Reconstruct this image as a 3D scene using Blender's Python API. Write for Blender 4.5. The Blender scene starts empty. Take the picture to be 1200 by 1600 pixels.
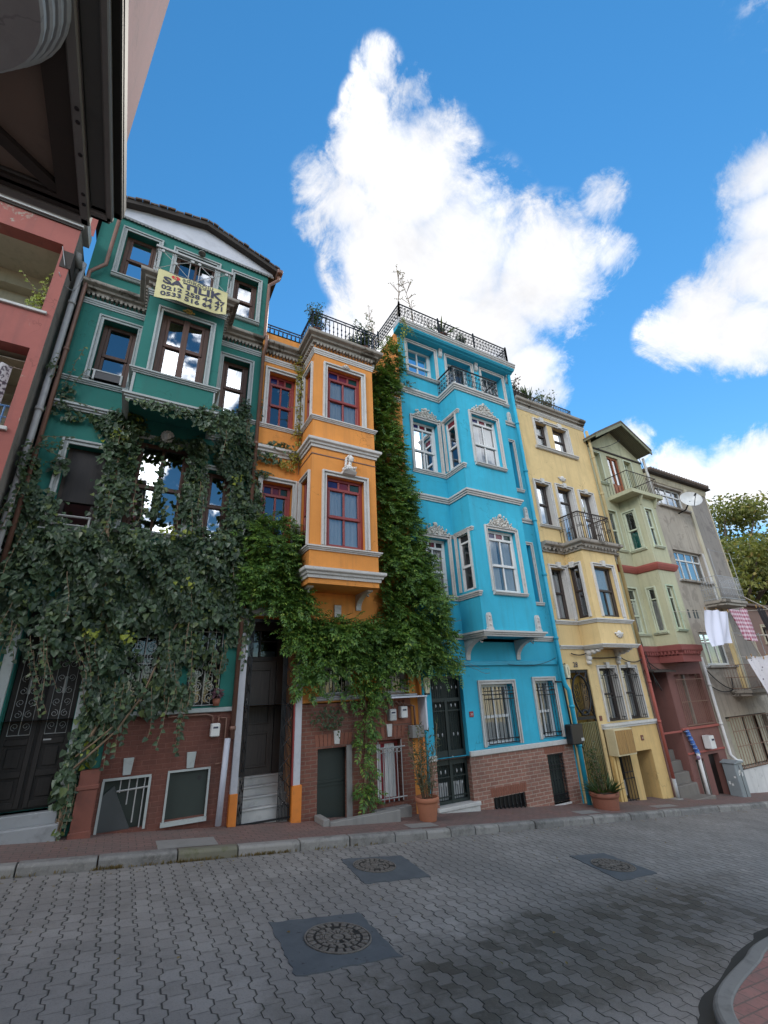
import bpy, bmesh, math, random
from math import radians as R, sin, cos, pi, sqrt
random.seed(7)
scene = bpy.context.scene
C = scene.collection

# ------------------------------------------------------------------ camera, sky, sun, exposure
def V3(*a): return tuple(float(x) for x in a)
HEAD, PITCH, ROLL = R(29.82), R(22.17), R(-2.41)
fw = (sin(HEAD)*cos(PITCH), cos(HEAD)*cos(PITCH), sin(PITCH))
r0 = (cos(HEAD), -sin(HEAD), 0.0)
def cross(a, b): return (a[1]*b[2]-a[2]*b[1], a[2]*b[0]-a[0]*b[2], a[0]*b[1]-a[1]*b[0])
u0_ = cross(r0, fw)
rt = tuple(r0[i]*cos(ROLL)+u0_[i]*sin(ROLL) for i in range(3))
up = tuple(-r0[i]*sin(ROLL)+u0_[i]*cos(ROLL) for i in range(3))
import mathutils
cam_d = bpy.data.cameras.new("camera")
cam = bpy.data.objects.new("camera", cam_d); C.objects.link(cam)
M = mathutils.Matrix.Identity(4)
for i in range(3):
    M[i][0], M[i][1], M[i][2] = rt[i], up[i], -fw[i]
M[2][3] = 1.93
cam.matrix_world = M
cam_d.sensor_fit = 'VERTICAL'; cam_d.sensor_height = 36.0; cam_d.sensor_width = 27.0
cam_d.lens = 685.5/1600*36
cam_d.clip_start = 0.05; cam_d.clip_end = 2000
scene.camera = cam

SUN_AZ, SUN_EL = R(47), R(52)          # azimuth measured from +y towards +x: behind the houses, behind the big cloud
sl = bpy.data.lights.new("sun", 'SUN'); sl.energy = 1.3; sl.angle = R(10); sl.color = (1.0, 0.93, 0.82)
so = bpy.data.objects.new("sun", sl); C.objects.link(so)
sd = mathutils.Vector((sin(SUN_AZ)*cos(SUN_EL), cos(SUN_AZ)*cos(SUN_EL), sin(SUN_EL)))
so.rotation_euler = (-sd).to_track_quat('-Z', 'Y').to_euler(); so.location = sd*60

scene.view_settings.view_transform = 'Standard'; scene.view_settings.look = 'None'
scene.view_settings.gamma = 1.0; scene.view_settings.use_curve_mapping = False
scene.view_settings.exposure = 0.86
scene.render.engine = 'CYCLES'
scene.cycles.max_bounces = 6; scene.cycles.diffuse_bounces = 3; scene.cycles.glossy_bounces = 3
scene.cycles.transparent_max_bounces = 8; scene.cycles.use_denoising = True
scene.cycles.caustics_reflective = False; scene.cycles.caustics_refractive = False
scene.cycles.sample_clamp_indirect = 6

world = bpy.data.worlds.new("World"); scene.world = world; world.use_nodes = True
SKY_STRENGTH = 0.101
# clouds are shapes in the far sky: unit direction, inner and outer angular radius (degrees), weight
CLOUDS = [((0.3199, 0.4138, 0.8523), 0.57, 8.59, 1), ((0.2313, 0.4182, 0.8784), 0.32, 4.73, 1), ((0.2326, 0.4892, 0.8406), 0.28, 4.19, 0.9), ((0.4405, 0.4615, 0.7701), 0.77, 11.58, 1), ((0.3326, 0.5124, 0.7917), 0.6, 9.06, 1), ((0.5813, 0.3819, 0.7185), 0.59, 8.82, 1), ((0.5456, 0.4964, 0.6752), 0.68, 10.24, 1), ((0.4632, 0.5346, 0.7069), 0.69, 10.31, 1), ((0.6308, 0.4887, 0.6026), 0.4, 6.0, 1), ((0.2084, 0.3243, 0.9227), 0.19, 2.86, 0.62), ((0.2133, 0.3689, 0.9047), 0.21, 3.2, 0.75), ((0.1758, 0.4901, 0.8538), 0.24, 3.59, 0.6), ((0.1831, 0.5406, 0.8211), 0.18, 2.66, 0.55), ((0.5933, 0.2377, 0.7691), 0.19, 2.85, 0.62), ((0.6508, 0.2761, 0.7073), 0.19, 2.85, 0.7), ((0.2762, 0.3176, 0.9071), 0.18, 2.74, 0.6), ((0.3545, 0.3608, 0.8626), 0.26, 3.91, 0.6), ((0.7193, 0.0751, 0.6906), 0.27, 4.0, 0.9), ((0.7576, 0.0962, 0.6456), 0.29, 4.28, 0.95), ((0.7907, 0.1235, 0.5996), 0.39, 5.78, 1), ((0.7863, 0.2334, 0.5721), 0.37, 5.54, 0.95), ((0.767, 0.2759, 0.5793), 0.25, 3.77, 0.8), ((0.8241, 0.1937, 0.5322), 0.35, 5.24, 0.95), ((0.8999, 0.3103, 0.3066), 0.43, 6.52, 1), ((0.86, 0.3612, 0.3605), 0.28, 4.23, 0.85), ((0.9142, 0.2448, 0.3229), 0.38, 5.65, 1), ((0.8009, 0.4113, 0.4352), 0.2, 3.03, 0.75), ((0.6801, 0.4753, 0.5582), 0.23, 3.46, 0.8), ((0.2708, 0.2175, 0.9377), 0.07, 1.08, 0.3), ((0.3846, 0.5834, 0.7154), 0.59, 8.78, 1), ((0.3288, 0.6532, 0.6821), 0.41, 6.22, 0.9)]
def build_world():
    nt = world.node_tree; N = nt.nodes; L = nt.links; N.clear()
    out = N.new('ShaderNodeOutputWorld'); bg = N.new('ShaderNodeBackground')
    sky = N.new('ShaderNodeTexSky'); sky.sky_type = 'NISHITA'; sky.sun_disc = False
    sky.sun_elevation = SUN_EL; sky.sun_rotation = SUN_AZ; sky.air_density = 1.0; sky.dust_density = 0.0; sky.ozone_density = 0.8
    tc = N.new('ShaderNodeTexCoord'); D = tc.outputs['Generated']
    def math_(op, a, b=None, c=None, clamp=False):
        n = N.new('ShaderNodeMath'); n.operation = op; n.use_clamp = clamp
        for i, v in enumerate((a, b, c)):
            if v is None: continue
            if isinstance(v, (int, float)): n.inputs[i].default_value = v
            else: L.new(v, n.inputs[i])
        return n.outputs[0]
    def dot(vec):
        n = N.new('ShaderNodeVectorMath'); n.operation = 'DOT_PRODUCT'; L.new(D, n.inputs[0]); n.inputs[1].default_value = vec
        return n.outputs['Value']
    def rng(v, a, b, c=0.0, d=1.0, kind='SMOOTHSTEP'):
        n = N.new('ShaderNodeMapRange'); n.interpolation_type = kind; L.new(v, n.inputs[0])
        for i, x in enumerate((a, b, c, d)): n.inputs[1+i].default_value = x
        return n.outputs[0]
    m = None
    for (vec, rin, rout, wgt) in CLOUDS:
        v = rng(dot(vec), cos(R(rout)), cos(R(rin)), 0.0, wgt, 'LINEAR')
        m = v if m is None else math_('MAXIMUM', m, v)
    def noise(scale, detail, rough, dist=0.0, off=(0, 0, 0)):
        mp = N.new('ShaderNodeMapping'); L.new(D, mp.inputs[0]); mp.inputs['Location'].default_value = off
        n = N.new('ShaderNodeTexNoise'); n.inputs['Scale'].default_value = scale; n.inputs['Detail'].default_value = detail
        n.inputs['Roughness'].default_value = rough; n.inputs['Distortion'].default_value = dist; L.new(mp.outputs[0], n.inputs['Vector'])
        return n.outputs['Fac']
    big = noise(4.2, 12, 0.66, 0.5); fine = noise(16, 10, 0.72, 0.7, (3, 1, 7)); soft = noise(2.6, 7, 0.6, 0.3, (9, 4, 2))
    back = rng(dot((0, -1, 0.12)), 0.02, 0.3)                       # unseen cloud behind the camera, heavy cover added to brighten the facades
    gap = rng(dot((-0.04, -0.80, 0.60)), 0.80, 0.94, 0.0, 0.10)      # a clearer window of sky that the upper sashes mirror
    fill_cloud = math_('MULTIPLY', rng(math_('SUBTRACT', soft, gap), 0.37, 0.50), math_('MULTIPLY', back, rng(dot((0, 0, 1)), 0.16, 0.40)))
    m = math_('MAXIMUM', m, math_('MULTIPLY', fill_cloud, 0.9))
    n1 = math_('MULTIPLY_ADD', big, 4.6, -2.3); n2 = math_('MULTIPLY_ADD', fine, 1.6, -0.8)
    edge = math_('ADD', m, math_('MULTIPLY', math_('ADD', n1, n2), rng(m, 0.3, 0.85, 1.0, 0.2, 'LINEAR')))
    inside = rng(m, 0.03, 0.3)
    mask = math_('MULTIPLY', rng(edge, 0.12, 0.98), inside)
    # clouds away from the sun are made far brighter, as fill for the facades
    lit = rng(dot(tuple(sd)), -0.25, 0.55, 7.0, 0.60, 'LINEAR')
    shade = math_('MULTIPLY', lit, rng(soft, 0.36, 0.62, 1.18, 0.78, 'LINEAR'))
    col = N.new('ShaderNodeMix'); col.data_type = 'RGBA'; col.blend_type = 'MULTIPLY'; col.inputs[0].default_value = 1.0
    hsv = N.new('ShaderNodeHueSaturation'); hsv.inputs['Saturation'].default_value = 1.33; hsv.inputs['Value'].default_value = SKY_STRENGTH; hsv.inputs['Hue'].default_value = 0.492
    L.new(sky.outputs[0], hsv.inputs['Color'])
    cl = N.new('ShaderNodeVectorMath'); cl.operation = 'SCALE'; cl.inputs[0].default_value = (1.0, 1.0, 1.02); L.new(shade, cl.inputs['Scale'])
    mix = N.new('ShaderNodeMix'); mix.data_type = 'RGBA'
    L.new(mask, mix.inputs[0]); L.new(hsv.outputs[0], mix.inputs[6]); L.new(cl.outputs[0], mix.inputs[7])
    L.new(mix.outputs[2], bg.inputs[0]); bg.inputs[1].default_value = 1.0
    L.new(bg.outputs[0], out.inputs[0])
build_world()

# ------------------------------------------------------------------ materials
MATS = {}
class NT:
    def __init__(s, name):
        s.m = bpy.data.materials.new(name); s.m.use_nodes = True; s.t = s.m.node_tree; s.N = s.t.nodes; s.L = s.t.links
        s.b = s.N['Principled BSDF']; s.tc = s.N.new('ShaderNodeTexCoord'); s.pos = s.tc.outputs['Object']
    def map(s, scale=(1, 1, 1), loc=(0, 0, 0), vec=None):
        n = s.N.new('ShaderNodeMapping'); s.L.new(vec or s.pos, n.inputs[0]); n.inputs['Scale'].default_value = scale; n.inputs['Location'].default_value = loc
        return n.outputs[0]
    def noise(s, scale, detail=4, rough=0.55, vec=None, dist=0.0):
        n = s.N.new('ShaderNodeTexNoise'); s.L.new(vec or s.pos, n.inputs['Vector'])
        n.inputs['Scale'].default_value = scale; n.inputs['Detail'].default_value = detail; n.inputs['Roughness'].default_value = rough; n.inputs['Distortion'].default_value = dist
        return n.outputs['Fac']
    def rng(s, v, a, b, c=0.0, d=1.0):
        n = s.N.new('ShaderNodeMapRange'); s.L.new(v, n.inputs[0])
        for i, x in enumerate((a, b, c, d)): n.inputs[1+i].default_value = x
        return n.outputs[0]
    def math(s, op, a, b=None, c=None):
        n = s.N.new('ShaderNodeMath'); n.operation = op
        for i, v in enumerate((a, b, c)):
            if v is None: continue
            if isinstance(v, (int, float)): n.inputs[i].default_value = v
            else: s.L.new(v, n.inputs[i])
        return n.outputs[0]
    def mix(s, f, a, b, blend='MIX'):
        n = s.N.new('ShaderNodeMix'); n.data_type = 'RGBA'; n.blend_type = blend
        for i, v in ((0, f), (6, a), (7, b)):
            if isinstance(v, (int, float)): n.inputs[i].default_value = v
            elif isinstance(v, tuple): n.inputs[i].default_value = (*v[:3], 1)
            else: s.L.new(v, n.inputs[i])
        return n.outputs[2]
    def bump(s, h, strength=0.3, dist=0.01):
        n = s.N.new('ShaderNodeBump'); n.inputs['Strength'].default_value = strength; n.inputs['Distance'].default_value = dist
        s.L.new(h, n.inputs['Height']); s.L.new(n.outputs[0], s.b.inputs['Normal'])
    def col(s, v):
        if isinstance(v, tuple): s.b.inputs['Base Color'].default_value = (*v[:3], 1)
        else: s.L.new(v, s.b.inputs['Base Color'])
    def rough(s, v):
        if isinstance(v, (int, float)): s.b.inputs['Roughness'].default_value = v
        else: s.L.new(v, s.b.inputs['Roughness'])
def sc(c, k): return tuple(min(1.0, x*k) for x in c)
def stucco(name, col, dirt=0.25, patch=None, pamt=0.0):
    t = NT(name)
    n1 = t.noise(1.3, 5, 0.6); n2 = t.noise(6.0, 6, 0.65)
    c = t.mix(t.rng(n1, 0.3, 0.7), sc(col, 0.9), sc(col, 1.07))
    c = t.mix(t.rng(n2, 0.45, 0.75, 0, 0.35), c, sc(col, 0.82))
    st = t.noise(1.0, 5, 0.6, t.map((7, 7, 0.5)))                    # rain streaks
    c = t.mix(t.rng(st, 0.49, 0.74, 0, dirt), c, tuple(x*0.45+0.03 for x in col))
    tn = t.noise(0.55, 3, 0.5, t.map((1, 1, 1), (8.3, 2.2, 5.1))); c = t.mix(t.rng(tn, 0.49, 0.505, 0, 0.3), c, sc(col, 0.84))      # older coats showing between touch-ups
    vo = t.N.new('ShaderNodeTexVoronoi'); vo.feature = 'DISTANCE_TO_EDGE'; vo.inputs['Scale'].default_value = 0.9; dv = t.N.new('ShaderNodeVectorMath'); dv.operation = 'ADD'; t.L.new(t.pos, dv.inputs[0])
    nv = t.N.new('ShaderNodeTexNoise'); nv.inputs['Scale'].default_value = 3.0; nv.inputs['Detail'].default_value = 6; t.L.new(t.pos, nv.inputs['Vector']); t.L.new(nv.outputs['Color'], dv.inputs[1]); t.L.new(dv.outputs[0], vo.inputs['Vector'])
    cr = t.math('MULTIPLY', t.rng(vo.outputs['Distance'], 0.004, 0.012, 1, 0), t.rng(t.noise(0.8, 3), 0.52, 0.62, 0, 0.55)); c = t.mix(cr, c, tuple(x*0.35 for x in col))
    if patch:
        pn = t.noise(1.7, 8, 0.68, t.map((1, 1, 1), (4.2, 1.1, 7.7)), 0.4)
        c = t.mix(t.rng(pn, 0.62-pamt, 0.655-pamt), c, patch)
    t.col(c); t.rough(0.82); t.bump(t.math('ADD', t.noise(45, 5, 0.7), t.math('MULTIPLY', n2, 0.8)), 0.22, 0.012)
    MATS[name] = t.m
def paint(name, col, rough=0.45, dirt=0.3, scale=9.0, metal=0.0, dirtcol=None):
    t = NT(name); n = t.noise(scale, 6, 0.65); n2 = t.noise(1.8, 4, 0.6)
    c = t.mix(t.rng(n2, 0.3, 0.7), sc(col, 0.88), sc(col, 1.05))
    c = t.mix(t.rng(n, 0.52, 0.74, 0, dirt), c, dirtcol or tuple(x*0.4+0.015 for x in col))
    t.col(c); t.rough(rough); t.b.inputs['Metallic'].default_value = metal; t.bump(t.noise(60, 3, 0.6), 0.12, 0.004)
    MATS[name] = t.m
def wood(name, col, axis='z'):
    t = NT(name); s = {'z': (18, 18, 1.2), 'x': (1.2, 18, 18)}[axis]
    g = t.noise(2.2, 7, 0.62, t.map(s), 0.6)
    c = t.mix(t.rng(g, 0.3, 0.72), sc(col, 0.55), sc(col, 1.25)); t.col(c); t.rough(0.58); t.bump(g, 0.25, 0.006)
    MATS[name] = t.m
def glass(name, refl=0.45, tint=(0.55, 0.6, 0.62), rough=0.015, wav=0.5):
    t = NT(name); t.N.remove(t.b); o = t.N['Material Output']
    g = t.N.new('ShaderNodeBsdfGlossy'); g.inputs['Roughness'].default_value = rough; g.inputs['Color'].default_value = (0.9, 0.95, 1, 1)
    tr = t.N.new('ShaderNodeBsdfTransparent'); tr.inputs['Color'].default_value = (*tint, 1)
    fr = t.N.new('ShaderNodeFresnel'); fr.inputs['IOR'].default_value = 1.6
    f = t.math('ADD', fr.outputs[0], refl-0.05)
    b = t.N.new('ShaderNodeBump'); b.inputs['Strength'].default_value = wav*0.2; b.inputs['Distance'].default_value = 0.02
    t.L.new(t.noise(1.6, 1, 0.4), b.inputs['Height']); t.L.new(b.outputs[0], g.inputs['Normal'])
    ms = t.N.new('ShaderNodeMixShader'); t.L.new(f, ms.inputs[0]); t.L.new(tr.outputs[0], ms.inputs[1]); t.L.new(g.outputs[0], ms.inputs[2])
    t.L.new(ms.outputs[0], o.inputs[0]); MATS[name] = t.m
def brick(name, c1, c2, mortar, bw=0.22, bh=0.07, ms=0.012, wash=0.0, washcol=(0.2, 0.05, 0.03)):
    t = NT(name); sx = t.N.new('ShaderNodeSeparateXYZ'); t.L.new(t.pos, sx.inputs[0])
    cb = t.N.new('ShaderNodeCombineXYZ'); wob = t.math('MULTIPLY', t.noise(9, 2), 0.012)
    t.L.new(t.math('ADD', t.math('ADD', sx.outputs[0], sx.outputs[1]), wob), cb.inputs[0]); t.L.new(t.math('ADD', sx.outputs[2], wob), cb.inputs[1])
    b = t.N.new('ShaderNodeTexBrick'); t.L.new(cb.outputs[0], b.inputs['Vector'])
    b.inputs['Scale'].default_value = 1.0; b.inputs['Brick Width'].default_value = bw; b.inputs['Row Height'].default_value = bh
    b.inputs['Mortar Size'].default_value = ms; b.inputs['Mortar Smooth'].default_value = 0.3; b.inputs['Bias'].default_value = -0.1
    b.inputs['Color1'].default_value = (*c1, 1); b.inputs['Color2'].default_value = (*c2, 1); b.inputs['Mortar'].default_value = (*mortar, 1)
    c = t.mix(t.rng(t.noise(14, 5, 0.7), 0.4, 0.75, 0, 0.5), b.outputs[0], sc(c1, 0.5))
    if wash: c = t.mix(t.rng(t.noise(2.3, 6, 0.6), 0.35, 0.6, wash*0.5, wash), c, washcol)
    c = t.mix(t.rng(t.noise(1.1, 6, 0.65, t.map((1, 1, 1), (3, 8, 1))), 0.5, 0.72, 0, 0.45), c, (0.07, 0.055, 0.045))
    t.col(c); t.rough(0.88); t.bump(t.math('SUBTRACT', t.math('MULTIPLY', t.noise(50, 4, 0.7), 0.35), b.outputs['Fac']), 0.6, 0.012)
    MATS[name] = t.m
def cloth(name, col, pat=None):
    t = NT(name); c = col
    if pat == 'plaid':
        sx = t.N.new('ShaderNodeSeparateXYZ'); t.L.new(t.pos, sx.inputs[0])
        a = t.math('PINGPONG', t.math('MULTIPLY', sx.outputs[2], 1.0), 0.07); b = t.math('PINGPONG', sx.outputs[0], 0.06)
        f = t.math('ADD', t.rng(a, 0.02, 0.045, 0, 0.55), t.rng(b, 0.02, 0.04, 0, 0.4)); c = t.mix(f, (0.6, 0.48, 0.52), (0.28, 0.05, 0.1))
    if pat == 'dots':
        v = t.N.new('ShaderNodeTexVoronoi'); v.inputs['Scale'].default_value = 7; t.L.new(t.pos, v.inputs['Vector'])
        c = t.mix(t.rng(v.outputs['Distance'], 0.14, 0.2), (0.1, 0.07, 0.11), col)
    if pat == 'print':
        c = t.mix(t.rng(t.noise(14, 3, 0.6), 0.5, 0.56), col, (0.09, 0.07, 0.09))
    t.col(c); t.rough(0.9); t.bump(t.noise(300, 2), 0.1, 0.002); MATS[name] = t.m
def leafmat(name, c1, c2, c3, rough=0.45):
    t = NT(name); g = t.N.new('ShaderNodeNewGeometry'); rnd = g.outputs['Random Per Island']
    c = t.mix(t.rng(rnd, 0.0, 0.75), c1, c2); c = t.mix(t.rng(rnd, 0.86, 1.0), c, c3)
    c = t.mix(t.rng(t.noise(1.6, 3), 0.35, 0.65, 0, 0.5), c, c1)
    t.col(c); t.rough(rough)
    tl = t.N.new('ShaderNodeBsdfTranslucent'); t.L.new(t.mix(0.5, c, (0.25, 0.35, 0.03)), tl.inputs[0])
    ms = t.N.new('ShaderNodeMixShader'); ms.inputs[0].default_value = 0.22
    o = t.N['Material Output']; t.L.new(t.b.outputs[0], ms.inputs[1]); t.L.new(tl.outputs[0], ms.inputs[2]); t.L.new(ms.outputs[0], o.inputs[0])
    MATS[name] = t.m

stucco('teal', (0.018, 0.165, 0.135), 0.35)
stucco('orange', (0.73, 0.285, 0.058), 0.45)
stucco('blue', (0.036, 0.43, 0.60), 0.35)
stucco('yellow', (0.70, 0.515, 0.245), 0.5)
stucco('green', (0.46, 0.455, 0.30), 0.55)
stucco('mint', (0.42, 0.50, 0.36), 0.3)
stucco('redfloor', (0.19, 0.082, 0.068), 0.5)
stucco('redband', (0.34, 0.09, 0.07), 0.35); stucco('redfascia', (0.22, 0.062, 0.054), 0.35)
stucco('grey', (0.37, 0.325, 0.265), 0.85, (0.26, 0.225, 0.185), 0.07)
stucco('render_side', (0.25, 0.225, 0.20), 0.8, (0.17, 0.15, 0.135), 0.06)
stucco('salmon', (0.37, 0.115, 0.092), 0.6, (0.36, 0.30, 0.24), 0.025)
stucco('pinkwall', (0.22, 0.10, 0.105), 0.6)
stucco('cream', (0.50, 0.45, 0.33), 0.5)
stucco('concrete', (0.25, 0.24, 0.225), 0.6); stucco('stair_stone', (0.17, 0.15, 0.13), 0.6)
stucco('brownwall', (0.20, 0.12, 0.095), 0.5)
stucco('whitewash', (0.58, 0.57, 0.55), 0.4)
stucco('plaster_white', (0.66, 0.64, 0.60), 0.3)
stucco('aged_stone', (0.33, 0.295, 0.25), 0.8, (0.10, 0.085, 0.065), 0.07)
paint('trim', (0.56, 0.545, 0.515), 0.6, 0.45, 14, dirtcol=(0.26, 0.24, 0.21))
paint('trim_teal', (0.38, 0.41, 0.40), 0.6, 0.5, 14, dirtcol=(0.2, 0.2, 0.18))
paint('white', (0.70, 0.70, 0.68), 0.4, 0.2)
paint('white_post', (0.50, 0.50, 0.53), 0.55, 0.3)
paint('redwood', (0.25, 0.030, 0.026), 0.42, 0.25)
paint('iron', (0.022, 0.024, 0.027), 0.45, 0.35, 20, 0.6)
paint('iron_brown', (0.05, 0.035, 0.028), 0.55, 0.4, 20, 0.3)
paint('iron_light', (0.42, 0.42, 0.41), 0.5, 0.35, 20)
paint('iron_blue', (0.03, 0.04, 0.07), 0.45, 0.3, 20, 0.5)
paint('iron_dgreen', (0.018, 0.028, 0.026), 0.5, 0.3, 16, 0.2)
paint('board_dgreen', (0.022, 0.032, 0.026), 0.6, 0.45, 6)
paint('bluepaint', (0.02, 0.36, 0.52), 0.5, 0.2)
paint('copper', (0.20, 0.105, 0.075), 0.5, 0.5, 10, 0.2)
paint('greypipe', (0.33, 0.33, 0.33), 0.5, 0.35, 8)
paint('orangepaint', (0.66, 0.20, 0.025), 0.6, 0.3)
paint('ochre', (0.60, 0.40, 0.15), 0.65, 0.3)
paint('creampaint', (0.60, 0.50, 0.30), 0.6, 0.35)
paint('terracotta', (0.36, 0.135, 0.07), 0.75, 0.35, 12)
paint('terracotta_dark', (0.24, 0.085, 0.05), 0.75, 0.4, 12)
paint('panelred', (0.19, 0.062, 0.042), 0.6, 0.45, 8)
paint('marble', (0.42, 0.42, 0.41), 0.4, 0.6, 5); paint('marble_shaded', (0.27, 0.28, 0.29), 0.45, 0.6, 5)  # second marble is a darker copy, the teal step's shade put into its colour
paint('grey_cabinet', (0.20, 0.225, 0.235), 0.5, 0.4, 6)
paint('plastic_white', (0.62, 0.62, 0.60), 0.35, 0.25)
paint('meter_grey', (0.42, 0.42, 0.41), 0.4, 0.3)
paint('black_plastic', (0.012, 0.012, 0.014), 0.35, 0.3)
paint('bannercloth', (0.64, 0.58, 0.29), 0.7, 0.12, 5)
paint('ink', (0.045, 0.045, 0.075), 0.7, 0.0)
paint('inkred', (0.60, 0.03, 0.03), 0.6, 0.0)
paint('plaque_red', (0.33, 0.02, 0.03), 0.4, 0.2)
paint('plaque_brown', (0.16, 0.05, 0.035), 0.5, 0.3)
paint('gold', (0.45, 0.32, 0.08), 0.45, 0.4, 18, 0.2)
paint('roof_dark', (0.045, 0.036, 0.03), 0.85, 0.5, 10)
paint('roof_red', (0.22, 0.055, 0.045), 0.7, 0.4, 6)
paint('tile_old', (0.12, 0.085, 0.065), 0.85, 0.6, 8)
paint('tarp_white', (0.60, 0.61, 0.66), 0.6, 0.3, 4)
paint('pvc', (0.45, 0.46, 0.52), 0.4, 0.25)
paint('mustard_pipe', (0.48, 0.38, 0.19), 0.55, 0.3)
paint('stain_blue', (0.02, 0.018, 0.10), 0.12, 0.0)
paint('stain_red', (0.16, 0.018, 0.03), 0.12, 0.0)
paint('stain_green', (0.015, 0.045, 0.035), 0.12, 0.0)
paint('curtain', (0.72, 0.71, 0.69), 0.9, 0.15)
paint('curtain_teal', (0.04, 0.30, 0.24), 0.9, 0.2)
paint('curtain_red', (0.25, 0.02, 0.03), 0.9, 0.2)
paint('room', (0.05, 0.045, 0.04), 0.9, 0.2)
paint('cable', (0.02, 0.02, 0.02), 0.6, 0.2)
paint('rope', (0.45, 0.40, 0.34), 0.8, 0.2)
paint('bark', (0.09, 0.065, 0.045), 0.9, 0.6, 12)
paint('stem_tan', (0.22, 0.15, 0.09), 0.8, 0.5, 12)
paint('soil', (0.04, 0.028, 0.02), 0.95, 0.4, 20)
paint('blue_bag', (0.05, 0.14, 0.42), 0.5, 0.3, 14)
paint('darkmetal', (0.04, 0.04, 0.038), 0.4, 0.4, 12, 0.7)
paint('soffit_wood', (0.21, 0.155, 0.12), 0.75, 0.8, 3); paint('fascia_dark', (0.03, 0.031, 0.028), 0.5, 0.4, 5); MATS['fascia_dark'].node_tree.nodes['Principled BSDF'].inputs['Specular IOR Level'].default_value = 0.08; paint('sheen_grey', (0.055, 0.062, 0.066), 0.35, 0.5, 4)
paint('fascia', (0.085, 0.088, 0.08), 0.5, 0.45, 5)
paint('fascia_grey', (0.19, 0.19, 0.18), 0.5, 0.4, 5)
paint('lampglass', (0.66, 0.60, 0.42), 0.3, 0.25)
wood('brownwood', (0.095, 0.042, 0.026)); wood('darkwood', (0.042, 0.028, 0.022)); wood('doorwood', (0.016, 0.012, 0.010))
wood('doorbrown', (0.040, 0.033, 0.029)); wood('orangewood', (0.30, 0.085, 0.03)); wood('boxwood', (0.36, 0.20, 0.06)); wood('greywood', (0.22, 0.19, 0.16))
glass('glass', 0.33); glass('glass_red', 0.20, (0.85, 0.87, 0.88)); glass('glass_clear', 0.15, (0.85, 0.87, 0.88)); glass('glass_dark', 0.075, (0.3, 0.33, 0.35))
brick('brick_blue', (0.27, 0.125, 0.09), (0.35, 0.17, 0.125), (0.40, 0.31, 0.245), 0.25, 0.078, 0.010)
brick('brick_orange', (0.19, 0.065, 0.045), (0.25, 0.095, 0.06), (0.24, 0.16, 0.12), 0.22, 0.07, 0.009, 0.25, (0.16, 0.07, 0.05))
brick('brick_teal', (0.135, 0.050, 0.036), (0.165, 0.06, 0.042), (0.19, 0.085, 0.062), 0.21, 0.075, 0.008, 0.3, (0.13, 0.048, 0.035))
cloth('sheet_white', (0.62, 0.63, 0.72)); cloth('plaid', (0.5, 0.3, 0.35), 'plaid'); cloth('spotted', (0.60, 0.57, 0.58), 'dots'); cloth('black_cloth', (0.02, 0.018, 0.02)); cloth('printed', (0.55, 0.53, 0.53), 'print')
cloth('red_cloth', (0.4, 0.03, 0.04))
leafmat('ivy', (0.018, 0.040, 0.022), (0.095, 0.150, 0.075), (0.17, 0.21, 0.05), 0.42)
leafmat('wisteria', (0.028, 0.080, 0.018), (0.15, 0.28, 0.045), (0.32, 0.40, 0.06), 0.5)
leafmat('gold_leaf', (0.20, 0.18, 0.02), (0.34, 0.27, 0.03), (0.12, 0.16, 0.02), 0.5)
leafmat('lime_leaf', (0.16, 0.20, 0.02), (0.30, 0.34, 0.03), (0.4, 0.42, 0.06), 0.5)
leafmat('olive_leaf', (0.045, 0.062, 0.035), (0.10, 0.12, 0.06), (0.16, 0.14, 0.06), 0.55)
leafmat('dark_leaf', (0.02, 0.04, 0.016), (0.05, 0.09, 0.03), (0.09, 0.11, 0.03), 0.5)
leafmat('tree_leaf', (0.09, 0.11, 0.025), (0.27, 0.26, 0.055), (0.40, 0.24, 0.07), 0.55)
leafmat('purple_leaf', (0.12, 0.05, 0.08), (0.22, 0.10, 0.14), (0.10, 0.12, 0.04), 0.55)
leafmat('dry_leaf', (0.16, 0.10, 0.04), (0.28, 0.19, 0.07), (0.10, 0.11, 0.04), 0.7)
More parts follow.
